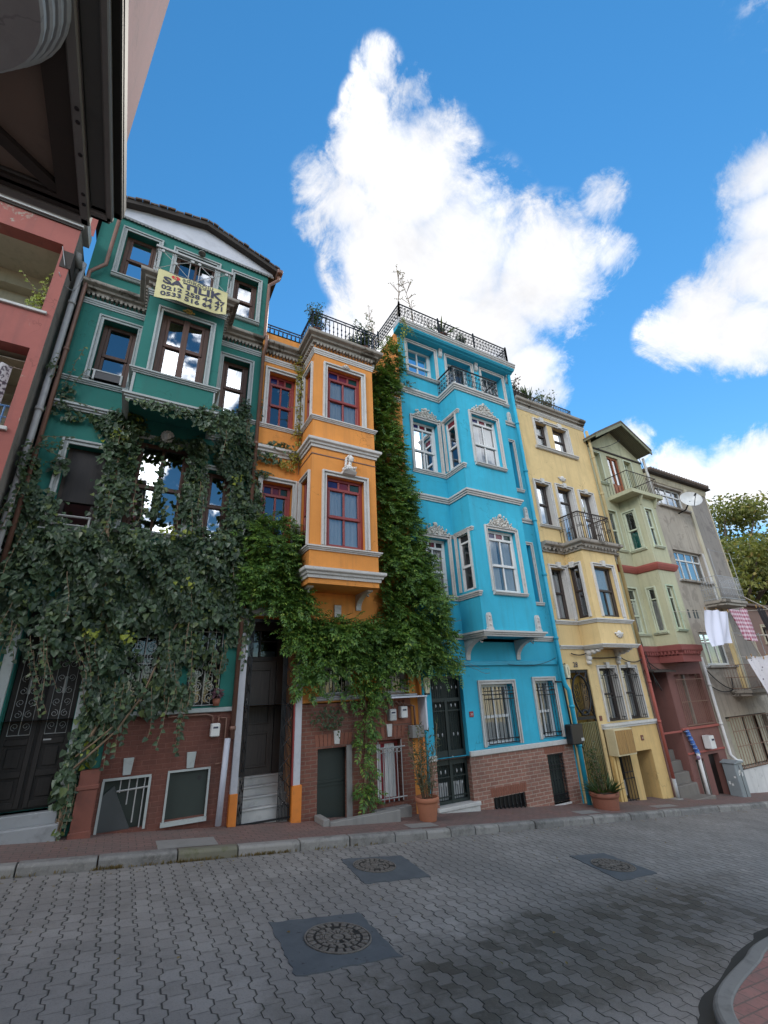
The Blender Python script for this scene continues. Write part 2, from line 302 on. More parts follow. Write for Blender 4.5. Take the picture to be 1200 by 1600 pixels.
# ------------------------------------------------------------------ mesh helpers
class Fr:
    """a wall's own axes: u along the wall, w out of it towards the street, z up"""
    def __init__(s, ox, oy, ux, uy): s.o = (ox, oy); s.u = (ux, uy); s.n = (uy, -ux)
    def p(s, u, w, z): return (s.o[0]+s.u[0]*u+s.n[0]*w, s.o[1]+s.u[1]*u+s.n[1]*w, z)
FY = 9.0
MAIN = Fr(0, FY, 1, 0)
def front(y): return Fr(0, y, 1, 0)            # u = x
def leftside(x): return Fr(x, FY, 0, -1)       # u = depth in front of the main wall
def rightside(x): return Fr(x, FY, 0, 1)       # u = y-9 (negative towards the street)
WORLD = Fr(0, 0, 1, 0)                         # u = x, w = -y
class MB:
    def __init__(s, f=None): s.v = []; s.fc = []; s.mi = []; s.sm = []; s.f = f; s.m = 0
    def P(s, p): return s.f.p(*p) if s.f else p
    def add(s, vs, fs, smooth=False):
        b = len(s.v); s.v += [s.P(p) for p in vs]
        for f in fs: s.fc.append(tuple(b+i for i in f)); s.mi.append(s.m); s.sm.append(smooth)
        return s
    def box(s, u0, u1, w0, w1, z0, z1):
        vs = [(u, w, z) for u in (u0, u1) for w in (w0, w1) for z in (z0, z1)]
        return s.add(vs, [(0, 1, 3, 2), (4, 6, 7, 5), (0, 4, 5, 1), (2, 3, 7, 6), (0, 2, 6, 4), (1, 5, 7, 3)])
    def quad(s, a, b, c, d): return s.add([a, b, c, d], [(0, 1, 2, 3)])
    def prism(s, poly, w0, w1):
        """poly in (u, z), pushed from w0 to w1"""
        n = len(poly); vs = [(u, w0, z) for u, z in poly]+[(u, w1, z) for u, z in poly]
        return s.add(vs, [tuple(range(n)), tuple(range(2*n-1, n-1, -1))]+[(i, (i+1) % n, n+(i+1) % n, n+i) for i in range(n)])
    def prism_u(s, poly, u0, u1):
        """poly in (w, z), pushed along u"""
        n = len(poly); vs = [(u0, w, z) for w, z in poly]+[(u1, w, z) for w, z in poly]
        return s.add(vs, [tuple(range(n)), tuple(range(2*n-1, n-1, -1))]+[(i, (i+1) % n, n+(i+1) % n, n+i) for i in range(n)])
    def slab(s, poly, z0, z1):
        """poly in (u, w), z0..z1"""
        n = len(poly); vs = [(u, w, z0) for u, w in poly]+[(u, w, z1) for u, w in poly]
        return s.add(vs, [tuple(range(n)), tuple(range(2*n-1, n-1, -1))]+[(i, (i+1) % n, n+(i+1) % n, n+i) for i in range(n)])
    def tube(s, path, r, n=6, closed=False, r1=None):
        V = mathutils.Vector; pts = [V(p) for p in path]; k = len(pts); vs = []; ref = None
        for i, p in enumerate(pts):
            a = pts[(i-1) % k] if (closed or i > 0) else p; b = pts[(i+1) % k] if (closed or i < k-1) else p
            t = (b-a); t = t.normalized() if t.length > 1e-9 else V((0, 0, 1))
            if ref is None: ref = V((0, 1, 0)) if abs(t.y) < 0.9 else V((1, 0, 0))
            x = t.cross(ref); x = x.normalized() if x.length > 1e-6 else t.orthogonal().normalized(); y = x.cross(t).normalized(); ref = y
            rr = r if r1 is None else r+(r1-r)*i/max(1, k-1)
            vs += [tuple(p+x*(rr*cos(2*pi*j/n))+y*(rr*sin(2*pi*j/n))) for j in range(n)]
        fs = []
        for i in range(k if closed else k-1):
            a, b = i*n, ((i+1) % k)*n
            fs += [(a+j, a+(j+1) % n, b+(j+1) % n, b+j) for j in range(n)]
        if not closed: fs += [tuple(range(n-1, -1, -1)), tuple((k-1)*n+j for j in range(n))]
        return s.add(vs, fs, n > 4)
    def bar(s, a, b, r): return s.tube([a, b], r, 4)
    def lathe(s, prof, c, n=24):
        """prof: (radius, z) pairs round the vertical axis at c = (u, w, z)"""
        k = len(prof); vs = [(c[0]+r*cos(2*pi*j/n), c[1]+r*sin(2*pi*j/n), c[2]+z) for r, z in prof for j in range(n)]
        return s.add(vs, [(i*n+j, i*n+(j+1) % n, (i+1)*n+(j+1) % n, (i+1)*n+j) for i in range(k-1) for j in range(n)], True)
    def blob(s, c, r, n=10, m=7):
        vs = []; fs = []
        for i in range(m+1):
            a = pi*i/m
            for j in range(n): b = 2*pi*j/n; vs.append((c[0]+r[0]*sin(a)*cos(b), c[1]+r[1]*sin(a)*sin(b), c[2]+r[2]*cos(a)))
        for i in range(m):
            for j in range(n): fs.append((i*n+j, i*n+(j+1) % n, (i+1)*n+(j+1) % n, (i+1)*n+j))
        return s.add(vs, fs, True)
    def disc(s, c, r, w, n=24):
        """flat round plate in the wall's plane, thickness w"""
        vs = [(c[0]+r*cos(2*pi*j/n), c[1]+q, c[2]+r*sin(2*pi*j/n)) for q in (0, w) for j in range(n)]
        return s.add(vs, [tuple(range(n)), tuple(range(2*n-1, n-1, -1))]+[(j, (j+1) % n, n+(j+1) % n, n+j) for j in range(n)])
    def sweep(s, plan, prof, close_ends=True):
        """a moulding: prof (out, z) carried along plan points (x, y) in world space with mitred corners"""
        f = s.f; s.f = None; k = len(plan); n = len(prof); vs = []
        for i, (x, y) in enumerate(plan):
            ns = []
            for a, b in ((i-1, i), (i, i+1)):
                if a < 0 or b >= k: continue
                dx, dy = plan[b][0]-plan[a][0], plan[b][1]-plan[a][1]; l = sqrt(dx*dx+dy*dy); ns.append((dy/l, -dx/l))
            if len(ns) == 2:
                mx, my = ns[0][0]+ns[1][0], ns[0][1]+ns[1][1]; d = mx*ns[0][0]+my*ns[0][1]; mx, my = mx/d, my/d
            else: mx, my = ns[0]
            vs += [(x+mx*o, y+my*o, z) for o, z in prof]
        fs = [(i*n+j, i*n+(j+1) % n, (i+1)*n+(j+1) % n, (i+1)*n+j) for i in range(k-1) for j in range(n)]
        if close_ends: fs += [tuple(range(n)), tuple((k-1)*n+j for j in range(n-1, -1, -1))]
        s.add(vs, fs); s.f = f; return s
    def build(s, name, mats, parent=None, bevel=0.0, smooth=None):
        me = bpy.data.meshes.new(name); me.from_pydata(s.v, [], s.fc)
        for m in ([mats] if isinstance(mats, str) else mats): me.materials.append(MATS[m])
        if max(s.mi, default=0): me.polygons.foreach_set('material_index', s.mi)
        me.polygons.foreach_set('use_smooth', [bool(x) if smooth is None else smooth for x in s.sm])
        bm = bmesh.new(); bm.from_mesh(me)
        bmesh.ops.recalc_face_normals(bm, faces=bm.faces); bm.to_mesh(me); bm.free()
        me.update()
        o = bpy.data.objects.new(name, me); C.objects.link(o)
        if bevel:
            b = o.modifiers.new('bevel', 'BEVEL'); b.width = bevel; b.segments = 1; b.limit_method = 'ANGLE'; b.angle_limit = R(40)
        if parent is not None: adopt(o, parent)
        return o
def _pieces(mb, gap):
    """groups of faces that stand apart from each other by more than gap"""
    par = list(range(len(mb.v)))
    def find(i):
        while par[i] != i: par[i] = par[par[i]]; i = par[i]
        return i
    for f in mb.fc:
        for i in f[1:]: par[find(i)] = find(f[0])
    box = {}
    for i, p in enumerate(mb.v):
        b = box.setdefault(find(i), [list(p), list(p)])
        for k in range(3): b[0][k] = min(b[0][k], p[k]); b[1][k] = max(b[1][k], p[k])
    ids = list(box); grp = {i: i for i in ids}
    def g(i):
        while grp[i] != i: i = grp[i]
        return i
    for n, a in enumerate(ids):
        for b in ids[n+1:]:
            if all(box[a][0][k]-gap < box[b][1][k] and box[b][0][k]-gap < box[a][1][k] for k in range(3)): grp[g(a)] = g(b)
    out = {}
    for j, f in enumerate(mb.fc): out.setdefault(g(find(f[0])), []).append(j)
    return list(out.values())
def build_each(mb, name, mats, parent=None, bevel=0.0, gap=0.03):
    """one object for every piece that stands apart"""
    res = []
    for faces in _pieces(mb, gap):
        m = MB(); idx = {}
        for j in faces:
            f = []
            for i in mb.fc[j]:
                if i not in idx: idx[i] = len(m.v); m.v.append(mb.v[i])
                f.append(idx[i])
            m.fc.append(tuple(f)); m.mi.append(mb.mi[j]); m.sm.append(mb.sm[j])
        res.append(m.build(name, mats, parent, bevel))
    return res
def adopt(o, parent):
    o.parent = parent; o.matrix_parent_inverse = world_of(parent).inverted()
def world_of(o):
    m = o.matrix_basis.copy(); p = o
    if p.parent is not None: m = world_of(p.parent) @ p.matrix_parent_inverse @ m
    return m
def thing(name, label, cat, loc, group=None):
    o = bpy.data.objects.new(name, None); o.empty_display_size = 0.3; C.objects.link(o); o.location = loc
    return tag(o, label, cat, group)
def tag(o, label, cat, group=None):
    o['label'] = label; o['category'] = cat
    if group: o['group'] = group
    return o
def structure(o): o['kind'] = 'structure'; return o
def stuff(o): o['kind'] = 'stuff'; return o
def text_mesh(body, size, f, u, w, z, mat, name, parent, sx=1.0, align='LEFT', depth=0.004, bold=0.0, tilt=0.0):
    cu = bpy.data.curves.new(name, 'FONT'); cu.body = body; cu.size = size; cu.align_x = align; cu.extrude = depth/2; cu.offset = bold; cu.resolution_u = 3
    t = bpy.data.objects.new(name, cu); C.objects.link(t)
    dg = bpy.context.evaluated_depsgraph_get(); me = bpy.data.meshes.new_from_object(t.evaluated_get(dg)); bpy.data.objects.remove(t)
    for v in me.vertices:
        x, y, d = v.co.x*sx, v.co.y, v.co.z
        x, y = x*cos(tilt)-y*sin(tilt), x*sin(tilt)+y*cos(tilt)
        v.co = f.p(u+x, w+d, z+y)
    me.materials.clear(); me.materials.append(MATS[mat]); me.name = name
    o = bpy.data.objects.new(name, me); C.objects.link(o)
    if parent is not None: adopt(o, parent)
    return o

# ------------------------------------------------------------------ architecture helpers
def wall_face(mb, f, u0, u1, z0, z1, holes=(), reveal=0.22):
    """a wall face with window and door openings and their reveals; holes are (u0, u1, z0, z1[, depth])"""
    keep = mb.f; mb.f = f
    us = sorted({u0, u1, *[h[0] for h in holes], *[h[1] for h in holes]}); zs = sorted({z0, z1, *[h[2] for h in holes], *[h[3] for h in holes]})
    us = [u for u in us if u0 <= u <= u1]; zs = [z for z in zs if z0 <= z <= z1]
    for a, b in zip(us, us[1:]):
        for c, d in zip(zs, zs[1:]):
            if any(h[0] <= (a+b)/2 <= h[1] and h[2] <= (c+d)/2 <= h[3] for h in holes): continue
            mb.quad((a, 0, c), (b, 0, c), (b, 0, d), (a, 0, d))
    for h in holes:
        a, b, c, d = h[:4]; r = -(h[4] if len(h) > 4 else reveal)
        mb.quad((a, 0, c), (a, 0, d), (a, r, d), (a, r, c)); mb.quad((b, 0, c), (b, r, c), (b, r, d), (b, 0, d))
        mb.quad((a, 0, d), (b, 0, d), (b, r, d), (a, r, d)); mb.quad((a, 0, c), (a, r, c), (b, r, c), (b, 0, c))
    mb.f = keep
def surround(mb, f, u0, u1, z0, z1, t=0.11, d=0.05, bottom=False, fine=True):
    """moulded architrave round an opening: flat band, raised inner and outer beads"""
    keep = mb.f; mb.f = f
    def ring(a, w0, w1, b):
        mb.box(u0-b, u0-a, w0, w1, z0-(b if bottom else 0), z1+b); mb.box(u1+a, u1+b, w0, w1, z0-(b if bottom else 0), z1+b); mb.box(u0-a, u1+a, w0, w1, z1+a, z1+b)
        if bottom: mb.box(u0-a, u1+a, w0, w1, z0-b, z0-a)
    if fine:
        ring(0.0, -0.01, d*0.55, t*0.30); ring(t*0.30, -0.01, d*0.35, t*0.62); ring(t*0.62, -0.01, d, t)
    else: ring(0.0, -0.01, d, t)
    mb.f = keep
def sill(mb, f, u0, u1, z, t=0.09, d=0.10):
    keep = mb.f; mb.f = f
    mb.prism_u([(-0.01, z), (d, z-0.012), (d, z-t*0.4), (d*0.72, z-t*0.5), (d*0.72, z-t*0.75), (d*0.5, z-t), (-0.01, z-t)], u0, u1); mb.f = keep
def curtain_mesh(mb, f, u0, u1, z0, z1, w, amp=0.022, waves=9, top=0.0):
    n = waves*6; keep = mb.f; mb.f = f; vs = []
    ph = random.random()*6
    for i in range(n+1):
        q = i/n; a = amp*(sin(q*waves*2*pi+ph)+0.5*sin(q*waves*3.3*pi+1+ph))
        vs += [(u0+(u1-u0)*q, w+a, z1), (u0+(u1-u0)*q+0.01*sin(i+ph), w+a*1.25, z0)]
    mb.add(vs, [(2*i, 2*i+2, 2*i+3, 2*i+1) for i in range(n)], True); mb.f = keep
def window(house, f, u0, u1, z0, z1, frame='white', w=-0.12, transom=0.0, cols=2, meet=0.5, fr=0.065, bar=0.035, stained=None, pane='glass',
           trim='trim', tt=0.11, td=0.05, sill_=True, cur=None, cur_mat='curtain', lower_cols=None, room=True, sill_ext=0.06, name='window', bottom=False, trim_fine=True, sill_d=0.10, tside=True):
    """a sash window set in its opening: frame, glazing, coloured fanlights, architrave, sill, curtain"""
    m = MB(f); d = 0.05; zt = z1-transom if transom else z1
    m.box(u0, u0+fr, w-d, w, z0, z1); m.box(u1-fr, u1, w-d, w, z0, z1); m.box(u0+fr, u1-fr, w-d, w, z1-fr, z1); m.box(u0+fr, u1-fr, w-d, w, z0, z0+fr)
    a, b = u0+fr, u1-fr; zb, ztop = z0+fr, zt-(fr*0.5 if transom else fr)
    if transom: m.box(a, b, w-d, w+0.012, zt-fr*0.55, zt+fr*0.35)
    zm = zb+(ztop-zb)*meet if meet else None
    if zm:
        m.box(a, b, w-d, w+0.018, zm-bar*0.75, zm+bar*0.75)
        m.box(a, a+bar, w-d*1.2, w-0.004, zb, zm-bar*0.75); m.box(b-bar, b, w-d*1.2, w-0.004, zb, zm-bar*0.75)
        m.box(a, a+bar, w-d, w+0.006, zm+bar*0.75, ztop); m.box(b-bar, b, w-d, w+0.006, zm+bar*0.75, ztop)
    for part, nc in (((zm or zb), cols), (zb, lower_cols if lower_cols is not None else cols)):
        top = ztop if part == (zm or zb) else (zm or ztop)
        if part == zb and not zm and part != (zm or zb): continue
        for i in range(1, nc): x = a+(b-a)*i/nc; m.box(x-bar/2, x+bar/2, w-d, w-0.002, part, top)
        if not zm: break
    ns = len(stained) if stained else (0 if not transom else cols)
    for i in range(1, ns): x = a+(b-a)*i/ns; m.box(x-bar/2, x+bar/2, w-d, w-0.002, zt, z1-fr)
    win = m.build(name, frame, house, bevel=0.006)
    g = MB(f); gw = w-d*0.6
    g.quad((a, gw, zb), (b, gw, zb), (b, gw, ztop), (a, gw, ztop))
    if transom and not stained: g.quad((a, gw, zt), (b, gw, zt), (b, gw, z1-fr), (a, gw, z1-fr))
    g.build('pane', pane, win)
    if stained:
        for i, sm in enumerate(stained):
            s = MB(f); p0, p1 = a+(b-a)*i/ns+0.004, a+(b-a)*(i+1)/ns-0.004; s.box(p0, p1, gw-0.006, gw, zt, z1-fr); s.build('stained_pane', sm, win)
    if trim:
        t = MB(f); surround(t, f, u0, u1, z0, z1, tt, td, bottom, trim_fine); t.build('surround', trim, win, bevel=0.004)
    if sill_:
        s = MB(); sill(s, f, u0-tt-sill_ext, u1+tt+sill_ext, z0, 0.09, sill_d); s.build('sill', trim or frame, win)
    if cur:
        c = MB()
        for (q0, q1, h0, h1) in cur: curtain_mesh(c, f, u0+(u1-u0)*q0, u0+(u1-u0)*q1, z0+(z1-z0)*h0, z0+(z1-z0)*h1, w-0.085, 0.016, max(2, int((u1-u0)*(q1-q0)*12)))
        c.build('curtain', cur_mat, win)
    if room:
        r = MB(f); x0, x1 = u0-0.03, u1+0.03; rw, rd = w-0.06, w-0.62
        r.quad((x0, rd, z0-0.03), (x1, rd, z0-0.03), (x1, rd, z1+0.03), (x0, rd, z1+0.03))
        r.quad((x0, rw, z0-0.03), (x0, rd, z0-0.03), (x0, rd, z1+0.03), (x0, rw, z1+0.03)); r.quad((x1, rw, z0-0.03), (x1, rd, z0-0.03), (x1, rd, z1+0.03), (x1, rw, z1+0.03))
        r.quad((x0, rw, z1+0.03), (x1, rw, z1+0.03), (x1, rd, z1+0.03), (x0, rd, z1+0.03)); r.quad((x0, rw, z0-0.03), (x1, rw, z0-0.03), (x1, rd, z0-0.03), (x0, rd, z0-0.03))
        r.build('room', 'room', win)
    return win
def dentils(mb, plan, o0, o1, z0, z1, pitch=0.11, wide=0.06):
    f = mb.f
    for (ax, ay), (bx, by) in zip(plan, plan[1:]):
        dx, dy = bx-ax, by-ay; l = sqrt(dx*dx+dy*dy); fr = Fr(ax, ay, dx/l, dy/l); mb.f = fr; n = int(l/pitch)
        for i in range(n): x = (i+0.5)*l/n; mb.box(x-wide/2, x+wide/2, o0, o1, z0, z1)
    mb.f = f
def spiral(cu, cz, r, turns, start, sgn=1, w=0.0, n=12, r_end=0.25):
    return [(cu+r*(1-(1-r_end)*i/n)*cos(start+sgn*2*pi*turns*i/n), w, cz+r*(1-(1-r_end)*i/n)*sin(start+sgn*2*pi*turns*i/n)) for i in range(n+1)]
def cornice(name, mat, plan, prof, parent, dent=None, bevel=0.0):
    m = MB(); m.sweep(plan, prof)
    if dent: dentils(m, plan, *dent)
    return m.build(name, mat, parent, bevel)
def pipe(name, mat, path, r, parent, collars=(), n=10):
    m = MB(); m.tube(path, r, n)
    for i, q in collars:
        a, b = mathutils.Vector(path[i]), mathutils.Vector(path[i+1]); c = a.lerp(b, q); t = (b-a).normalized()
        m.tube([c-t*0.035, c+t*0.035], r*1.28, n)
    return m.build(name, mat, parent)
def band_prof(z, h, d):
    """three-step string course between z and z+h standing d off the wall"""
    return [(-0.01, z), (d*0.35, z), (d*0.35, z+h*0.28), (d*0.65, z+h*0.34), (d*0.65, z+h*0.6), (d, z+h*0.68), (d, z+h), (-0.01, z+h)]
def corn_prof(z, h, d):
    return [(-0.01, z), (d*0.25, z), (d*0.3, z+h*0.3), (d*0.55, z+h*0.36), (d*0.62, z+h*0.55), (d*0.95, z+h*0.68), (d, z+h*0.78), (d, z+h), (-0.01, z+h)]
def scroll_panel(mb, u0, u1, z0, z1, w, r=0.006, motif=0.13, lean=0.0):
    """cast-iron railing infill: paired S-scrolls between slim uprights"""
    n = max(1, int(round((u1-u0)/motif))); d = (u1-u0)/n; h = z1-z0
    for i in range(n):
        c = u0+(i+0.5)*d
        mb.bar((u0+i*d, w, z0), (u0+i*d, w, z1), r*0.9)
        mb.tube(spiral(c, z0+h*0.22, d*0.36, 1.2, pi/2, 1, w), r, 4); mb.tube(spiral(c, z0+h*0.5, d*0.36, 1.2, -pi/2, 1, w), r, 4); mb.tube(spiral(c, z0+h*0.78, d*0.36, 1.2, pi/2, -1, w), r, 4)
        mb.blob((c, w, z0+h*0.36), (d*0.16, 0.008, h*0.04), 6, 4); mb.blob((c, w, z0+h*0.64), (d*0.16, 0.008, h*0.04), 6, 4)
def baluster_panel(mb, u0, u1, z0, z1, w, pitch=0.11, r=0.008, knobs=True):
    n = max(1, int(round((u1-u0)/pitch)))
    for i in range(n+1):
        x = u0+(u1-u0)*i/n; mb.tube([(x, w, z0), (x, w, z1)], r, 5)
        if knobs and i < n:
            for q in (0.35, 0.62): mb.blob((x, w, z0+(z1-z0)*q), (r*2.2, r*2.2, r*3.2), 6, 4)
def grille(mb, u0, u1, z0, z1, w, n=6, rows=(), r=0.008, spikes=False):
    for i in range(n+1):
        x = u0+(u1-u0)*i/n; mb.bar((x, w, z0), (x, w, z1+(0.05 if spikes else 0)), r)
    for q in (0.0, 1.0, *rows): z = z0+(z1-z0)*q; mb.box(u0-0.012, u1+0.012, w-0.006, w+0.006, z-0.011, z+0.011)
    for x in (u0, u1):
        for q in (0.06, 0.94): mb.bar((x, w, z0+(z1-z0)*q), (x, w-0.14, z0+(z1-z0)*q), r)
def shell(house, us, y0, y1, z0, z1, mat, roof_mat='roof_dark'): ...
# ------------------------------------------------------------------ ground, road, pavements
SLOPE = -0.095
def gz(x): return SLOPE*x
def sheet(name, x0, x1, y0, y1, dz, mat, n=1):
    m = MB(WORLD)
    for i in range(n):
        a, b = x0+(x1-x0)*i/n, x0+(x1-x0)*(i+1)/n
        m.quad((a, -y0, gz(a)+dz), (b, -y0, gz(b)+dz), (b, -y1, gz(b)+dz), (a, -y1, gz(a)+dz))
    return structure(m.build(name, mat))
def road_material():
    t = NT('pavers'); sx = t.N.new('ShaderNodeSeparateXYZ'); t.L.new(t.pos, sx.inputs[0]); X, Y = sx.outputs[0], sx.outputs[1]
    PW, PL = 0.15, 0.19
    wob = t.math('MULTIPLY_ADD', t.noise(1.3, 3), 0.05, -0.025)
    X = t.math('ADD', X, wob); Y = t.math('ADD', Y, t.math('MULTIPLY_ADD', t.noise(1.1, 3, vec=t.map((1, 1, 1), (5, 5, 5))), 0.05, -0.025))
    tri = t.math('PINGPONG', t.math('ADD', Y, 50.0), PL/2)                       # 0..PL/2
    wave = t.math('MULTIPLY', t.rng(tri, PL*0.19, PL*0.31, -1, 1), 0.0165)
    xc = t.math('DIVIDE', t.math('ADD', X, wave), PW); col = t.math('FLOOR', xc); fx = t.math('FRACT', xc)
    half = t.math('MULTIPLY', t.math('MODULO', t.math('ABSOLUTE', col), 2.0), 0.5)
    yc = t.math('ADD', t.math('DIVIDE', t.math('ADD', Y, 50.0), PL*1.0), half); row = t.math('FLOOR', yc); fy = t.math('FRACT', yc)
    ex = t.math('MULTIPLY', t.math('MINIMUM', fx, t.math('SUBTRACT', 1.0, fx)), PW)
    ey = t.math('MULTIPLY', t.math('MINIMUM', fy, t.math('SUBTRACT', 1.0, fy)), PL)
    gapw = t.rng(t.noise(2.5, 4, 0.6), 0.35, 0.7, 0.0045, 0.011)
    jx = t.math('SUBTRACT', 1.0, t.math('SMOOTH_MIN', t.math('DIVIDE', ex, gapw), 1.0, 0.3))
    jy = t.math('MULTIPLY', t.math('SUBTRACT', 1.0, t.math('SMOOTH_MIN', t.math('DIVIDE', ey, t.math('MULTIPLY', gapw, 0.6)), 1.0, 0.3)), 0.3)
    joint = t.math('MAXIMUM', t.math('MAXIMUM', jx, jy), 0.0)
    cb = t.N.new('ShaderNodeCombineXYZ'); t.L.new(col, cb.inputs[0]); t.L.new(row, cb.inputs[1])
    wn = t.N.new('ShaderNodeTexWhiteNoise'); t.L.new(cb.outputs[0], wn.inputs['Vector'])
    c = t.mix(wn.outputs['Value'], (0.235, 0.217, 0.20), (0.32, 0.298, 0.276))
    c = t.mix(t.rng(t.noise(0.7, 5, 0.6), 0.35, 0.68), c, (0.195, 0.183, 0.172))
    c = t.mix(t.rng(t.noise(60, 5, 0.7), 0.5, 0.8, 0, 0.5), c, (0.07, 0.066, 0.062)); c = t.mix(t.rng(t.noise(2.2, 8, 0.75), 0.52, 0.72, 0, 0.45), c, (0.10, 0.09, 0.08)); c = t.mix(t.math('MULTIPLY', t.rng(t.math('MINIMUM', ex, ey), 0.0, 0.03, 0.35, 0), t.rng(t.noise(7, 5), 0.4, 0.65)), c, (0.09, 0.085, 0.08))
    # an old damp, mossy stain spreads down from the near kerb
    px = t.math('SUBTRACT', sx.outputs[0], 4.6); py = t.math('SUBTRACT', sx.outputs[1], 3.95)
    rr = t.math('ADD', t.math('POWER', t.math('DIVIDE', px, 3.5), 2.0), t.math('POWER', t.math('DIVIDE', t.math('ADD', py, t.math('MULTIPLY', px, -0.10)), 0.95), 2.0))
    st = t.rng(t.math('ADD', rr, t.math('MULTIPLY_ADD', t.noise(2.0, 9, 0.74), 3.8, -1.9)), 0.25, 1.35, 1, 0)
    st2 = t.math('MULTIPLY', st, t.rng(wn.outputs['Value'], 0.15, 0.85, 0.45, 1.0))
    c = t.mix(t.math('MULTIPLY', st2, 0.9), c, (0.047, 0.039, 0.027))
    jc = t.mix(t.rng(t.noise(3.0, 4), 0.45, 0.65), (0.028, 0.026, 0.024), (0.045, 0.05, 0.028))
    c = t.mix(joint, c, jc); t.col(c); t.rough(t.rng(st, 0, 1, 0.8, 0.62))
    h = t.math('ADD', t.math('MULTIPLY', joint, -1.0), t.math('MULTIPLY', t.noise(70, 4, 0.7), 0.22))
    t.bump(t.math('ADD', h, t.math('MULTIPLY', wn.outputs['Value'], 0.55)), 1.0, 0.014); MATS['pavers'] = t.m
road_material()
def pave_material(name, c1, c2, mortar, bw, bh):
    t = NT(name); b = t.N.new('ShaderNodeTexBrick'); t.L.new(t.pos, b.inputs['Vector'])
    b.inputs['Scale'].default_value = 1; b.inputs['Brick Width'].default_value = bw; b.inputs['Row Height'].default_value = bh; b.inputs['Mortar Size'].default_value = 0.006
    b.inputs['Color1'].default_value = (*c1, 1); b.inputs['Color2'].default_value = (*c2, 1); b.inputs['Mortar'].default_value = (*mortar, 1)
    c = t.mix(t.rng(t.noise(1.3, 6, 0.65), 0.38, 0.66, 0, 0.85), b.outputs[0], (0.125, 0.10, 0.09))
    c = t.mix(t.rng(t.noise(25, 5, 0.7), 0.5, 0.78, 0, 0.6), c, (0.06, 0.05, 0.045)); t.col(c); t.rough(0.85)
    t.bump(t.math('SUBTRACT', t.math('MULTIPLY', t.noise(60, 4, 0.7), 0.3), b.outputs['Fac']), 0.6, 0.008); MATS[name] = t.m
pave_material('pave_red', (0.19, 0.105, 0.09), (0.225, 0.13, 0.112), (0.07, 0.055, 0.048), 0.20, 0.10)
pave_material('pave_near', (0.24, 0.10, 0.09), (0.28, 0.13, 0.115), (0.12, 0.08, 0.07), 0.20, 0.10)
def ground_material():
    t = NT('earth'); t.col(t.mix(t.rng(t.noise(0.3, 6, 0.6), 0.35, 0.65), (0.07, 0.06, 0.05), (0.12, 0.11, 0.09))); t.rough(0.95); MATS['earth'] = t.m
ground_material()
sheet('ground', -400, 400, -300, 500, -0.30, 'earth', 4)
sheet('road', -60, 120, -30, 7.72, 0.0, 'pavers', 4)
KY0, KY1, PAVE = 7.70, 7.86, 0.13
sheet('pavement', -60, 120, KY1-0.02, 9.3, PAVE-0.012, 'pave_red', 4)
def kerbs():
    m = MB(WORLD); x = -14.0
    stone = MB(WORLD)
    while x < 44:
        l = random.uniform(0.5, 1.0); y = random.uniform(-0.012, 0.012); h = random.uniform(-0.012, 0.008); g = 0.016
        if -0.3 < x+0.3 < 0.05 and False: pass
        a, b = x, x+l-g
        stone.m = 1 if 1.0 < a+l/2 < 1.5 else 0
        vs = [(u, w, gz(u)+z) for u in (a, b) for (w, z) in ((-KY0+y, -0.2), (-KY0+y, PAVE+h-0.03), (-KY0+y-0.03, PAVE+h), (-KY1+y, PAVE+h), (-KY1+y, -0.2))]
        stone.add(vs, [(0, 1, 2, 3, 4), (9, 8, 7, 6, 5)]+[(i, (i+1) % 5, 5+(i+1) % 5, 5+i) for i in range(5)])
        x += l
    return structure(stone.build('kerb', ['kerbstone', 'kerb_moss'], bevel=0.008))
def kerb_material():
    t = NT('kerbstone'); g = t.N.new('ShaderNodeNewGeometry'); c = t.mix(g.outputs['Random Per Island'], (0.15, 0.145, 0.14), (0.27, 0.255, 0.235))
    c = t.mix(t.rng(t.noise(4, 7, 0.7), 0.48, 0.7, 0, 0.8), c, (0.06, 0.055, 0.05)); c = t.mix(t.rng(t.noise(22, 5, 0.7), 0.5, 0.75, 0, 0.5), c, (0.33, 0.31, 0.28)); t.col(c); t.rough(0.88); t.bump(t.noise(35, 6, 0.7), 0.5, 0.01); MATS['kerbstone'] = t.m
kerb_material(); paint('kerb_dark', (0.17, 0.17, 0.165), 0.8, 0.8, 6); paint('silt', (0.035, 0.033, 0.028), 0.9, 0.6, 20); paint('debris', (0.10, 0.09, 0.06), 0.9, 0.8, 30); paint('kerb_moss', (0.16, 0.15, 0.11), 0.9, 0.95, 5, dirtcol=(0.085, 0.09, 0.02))
kerbs()
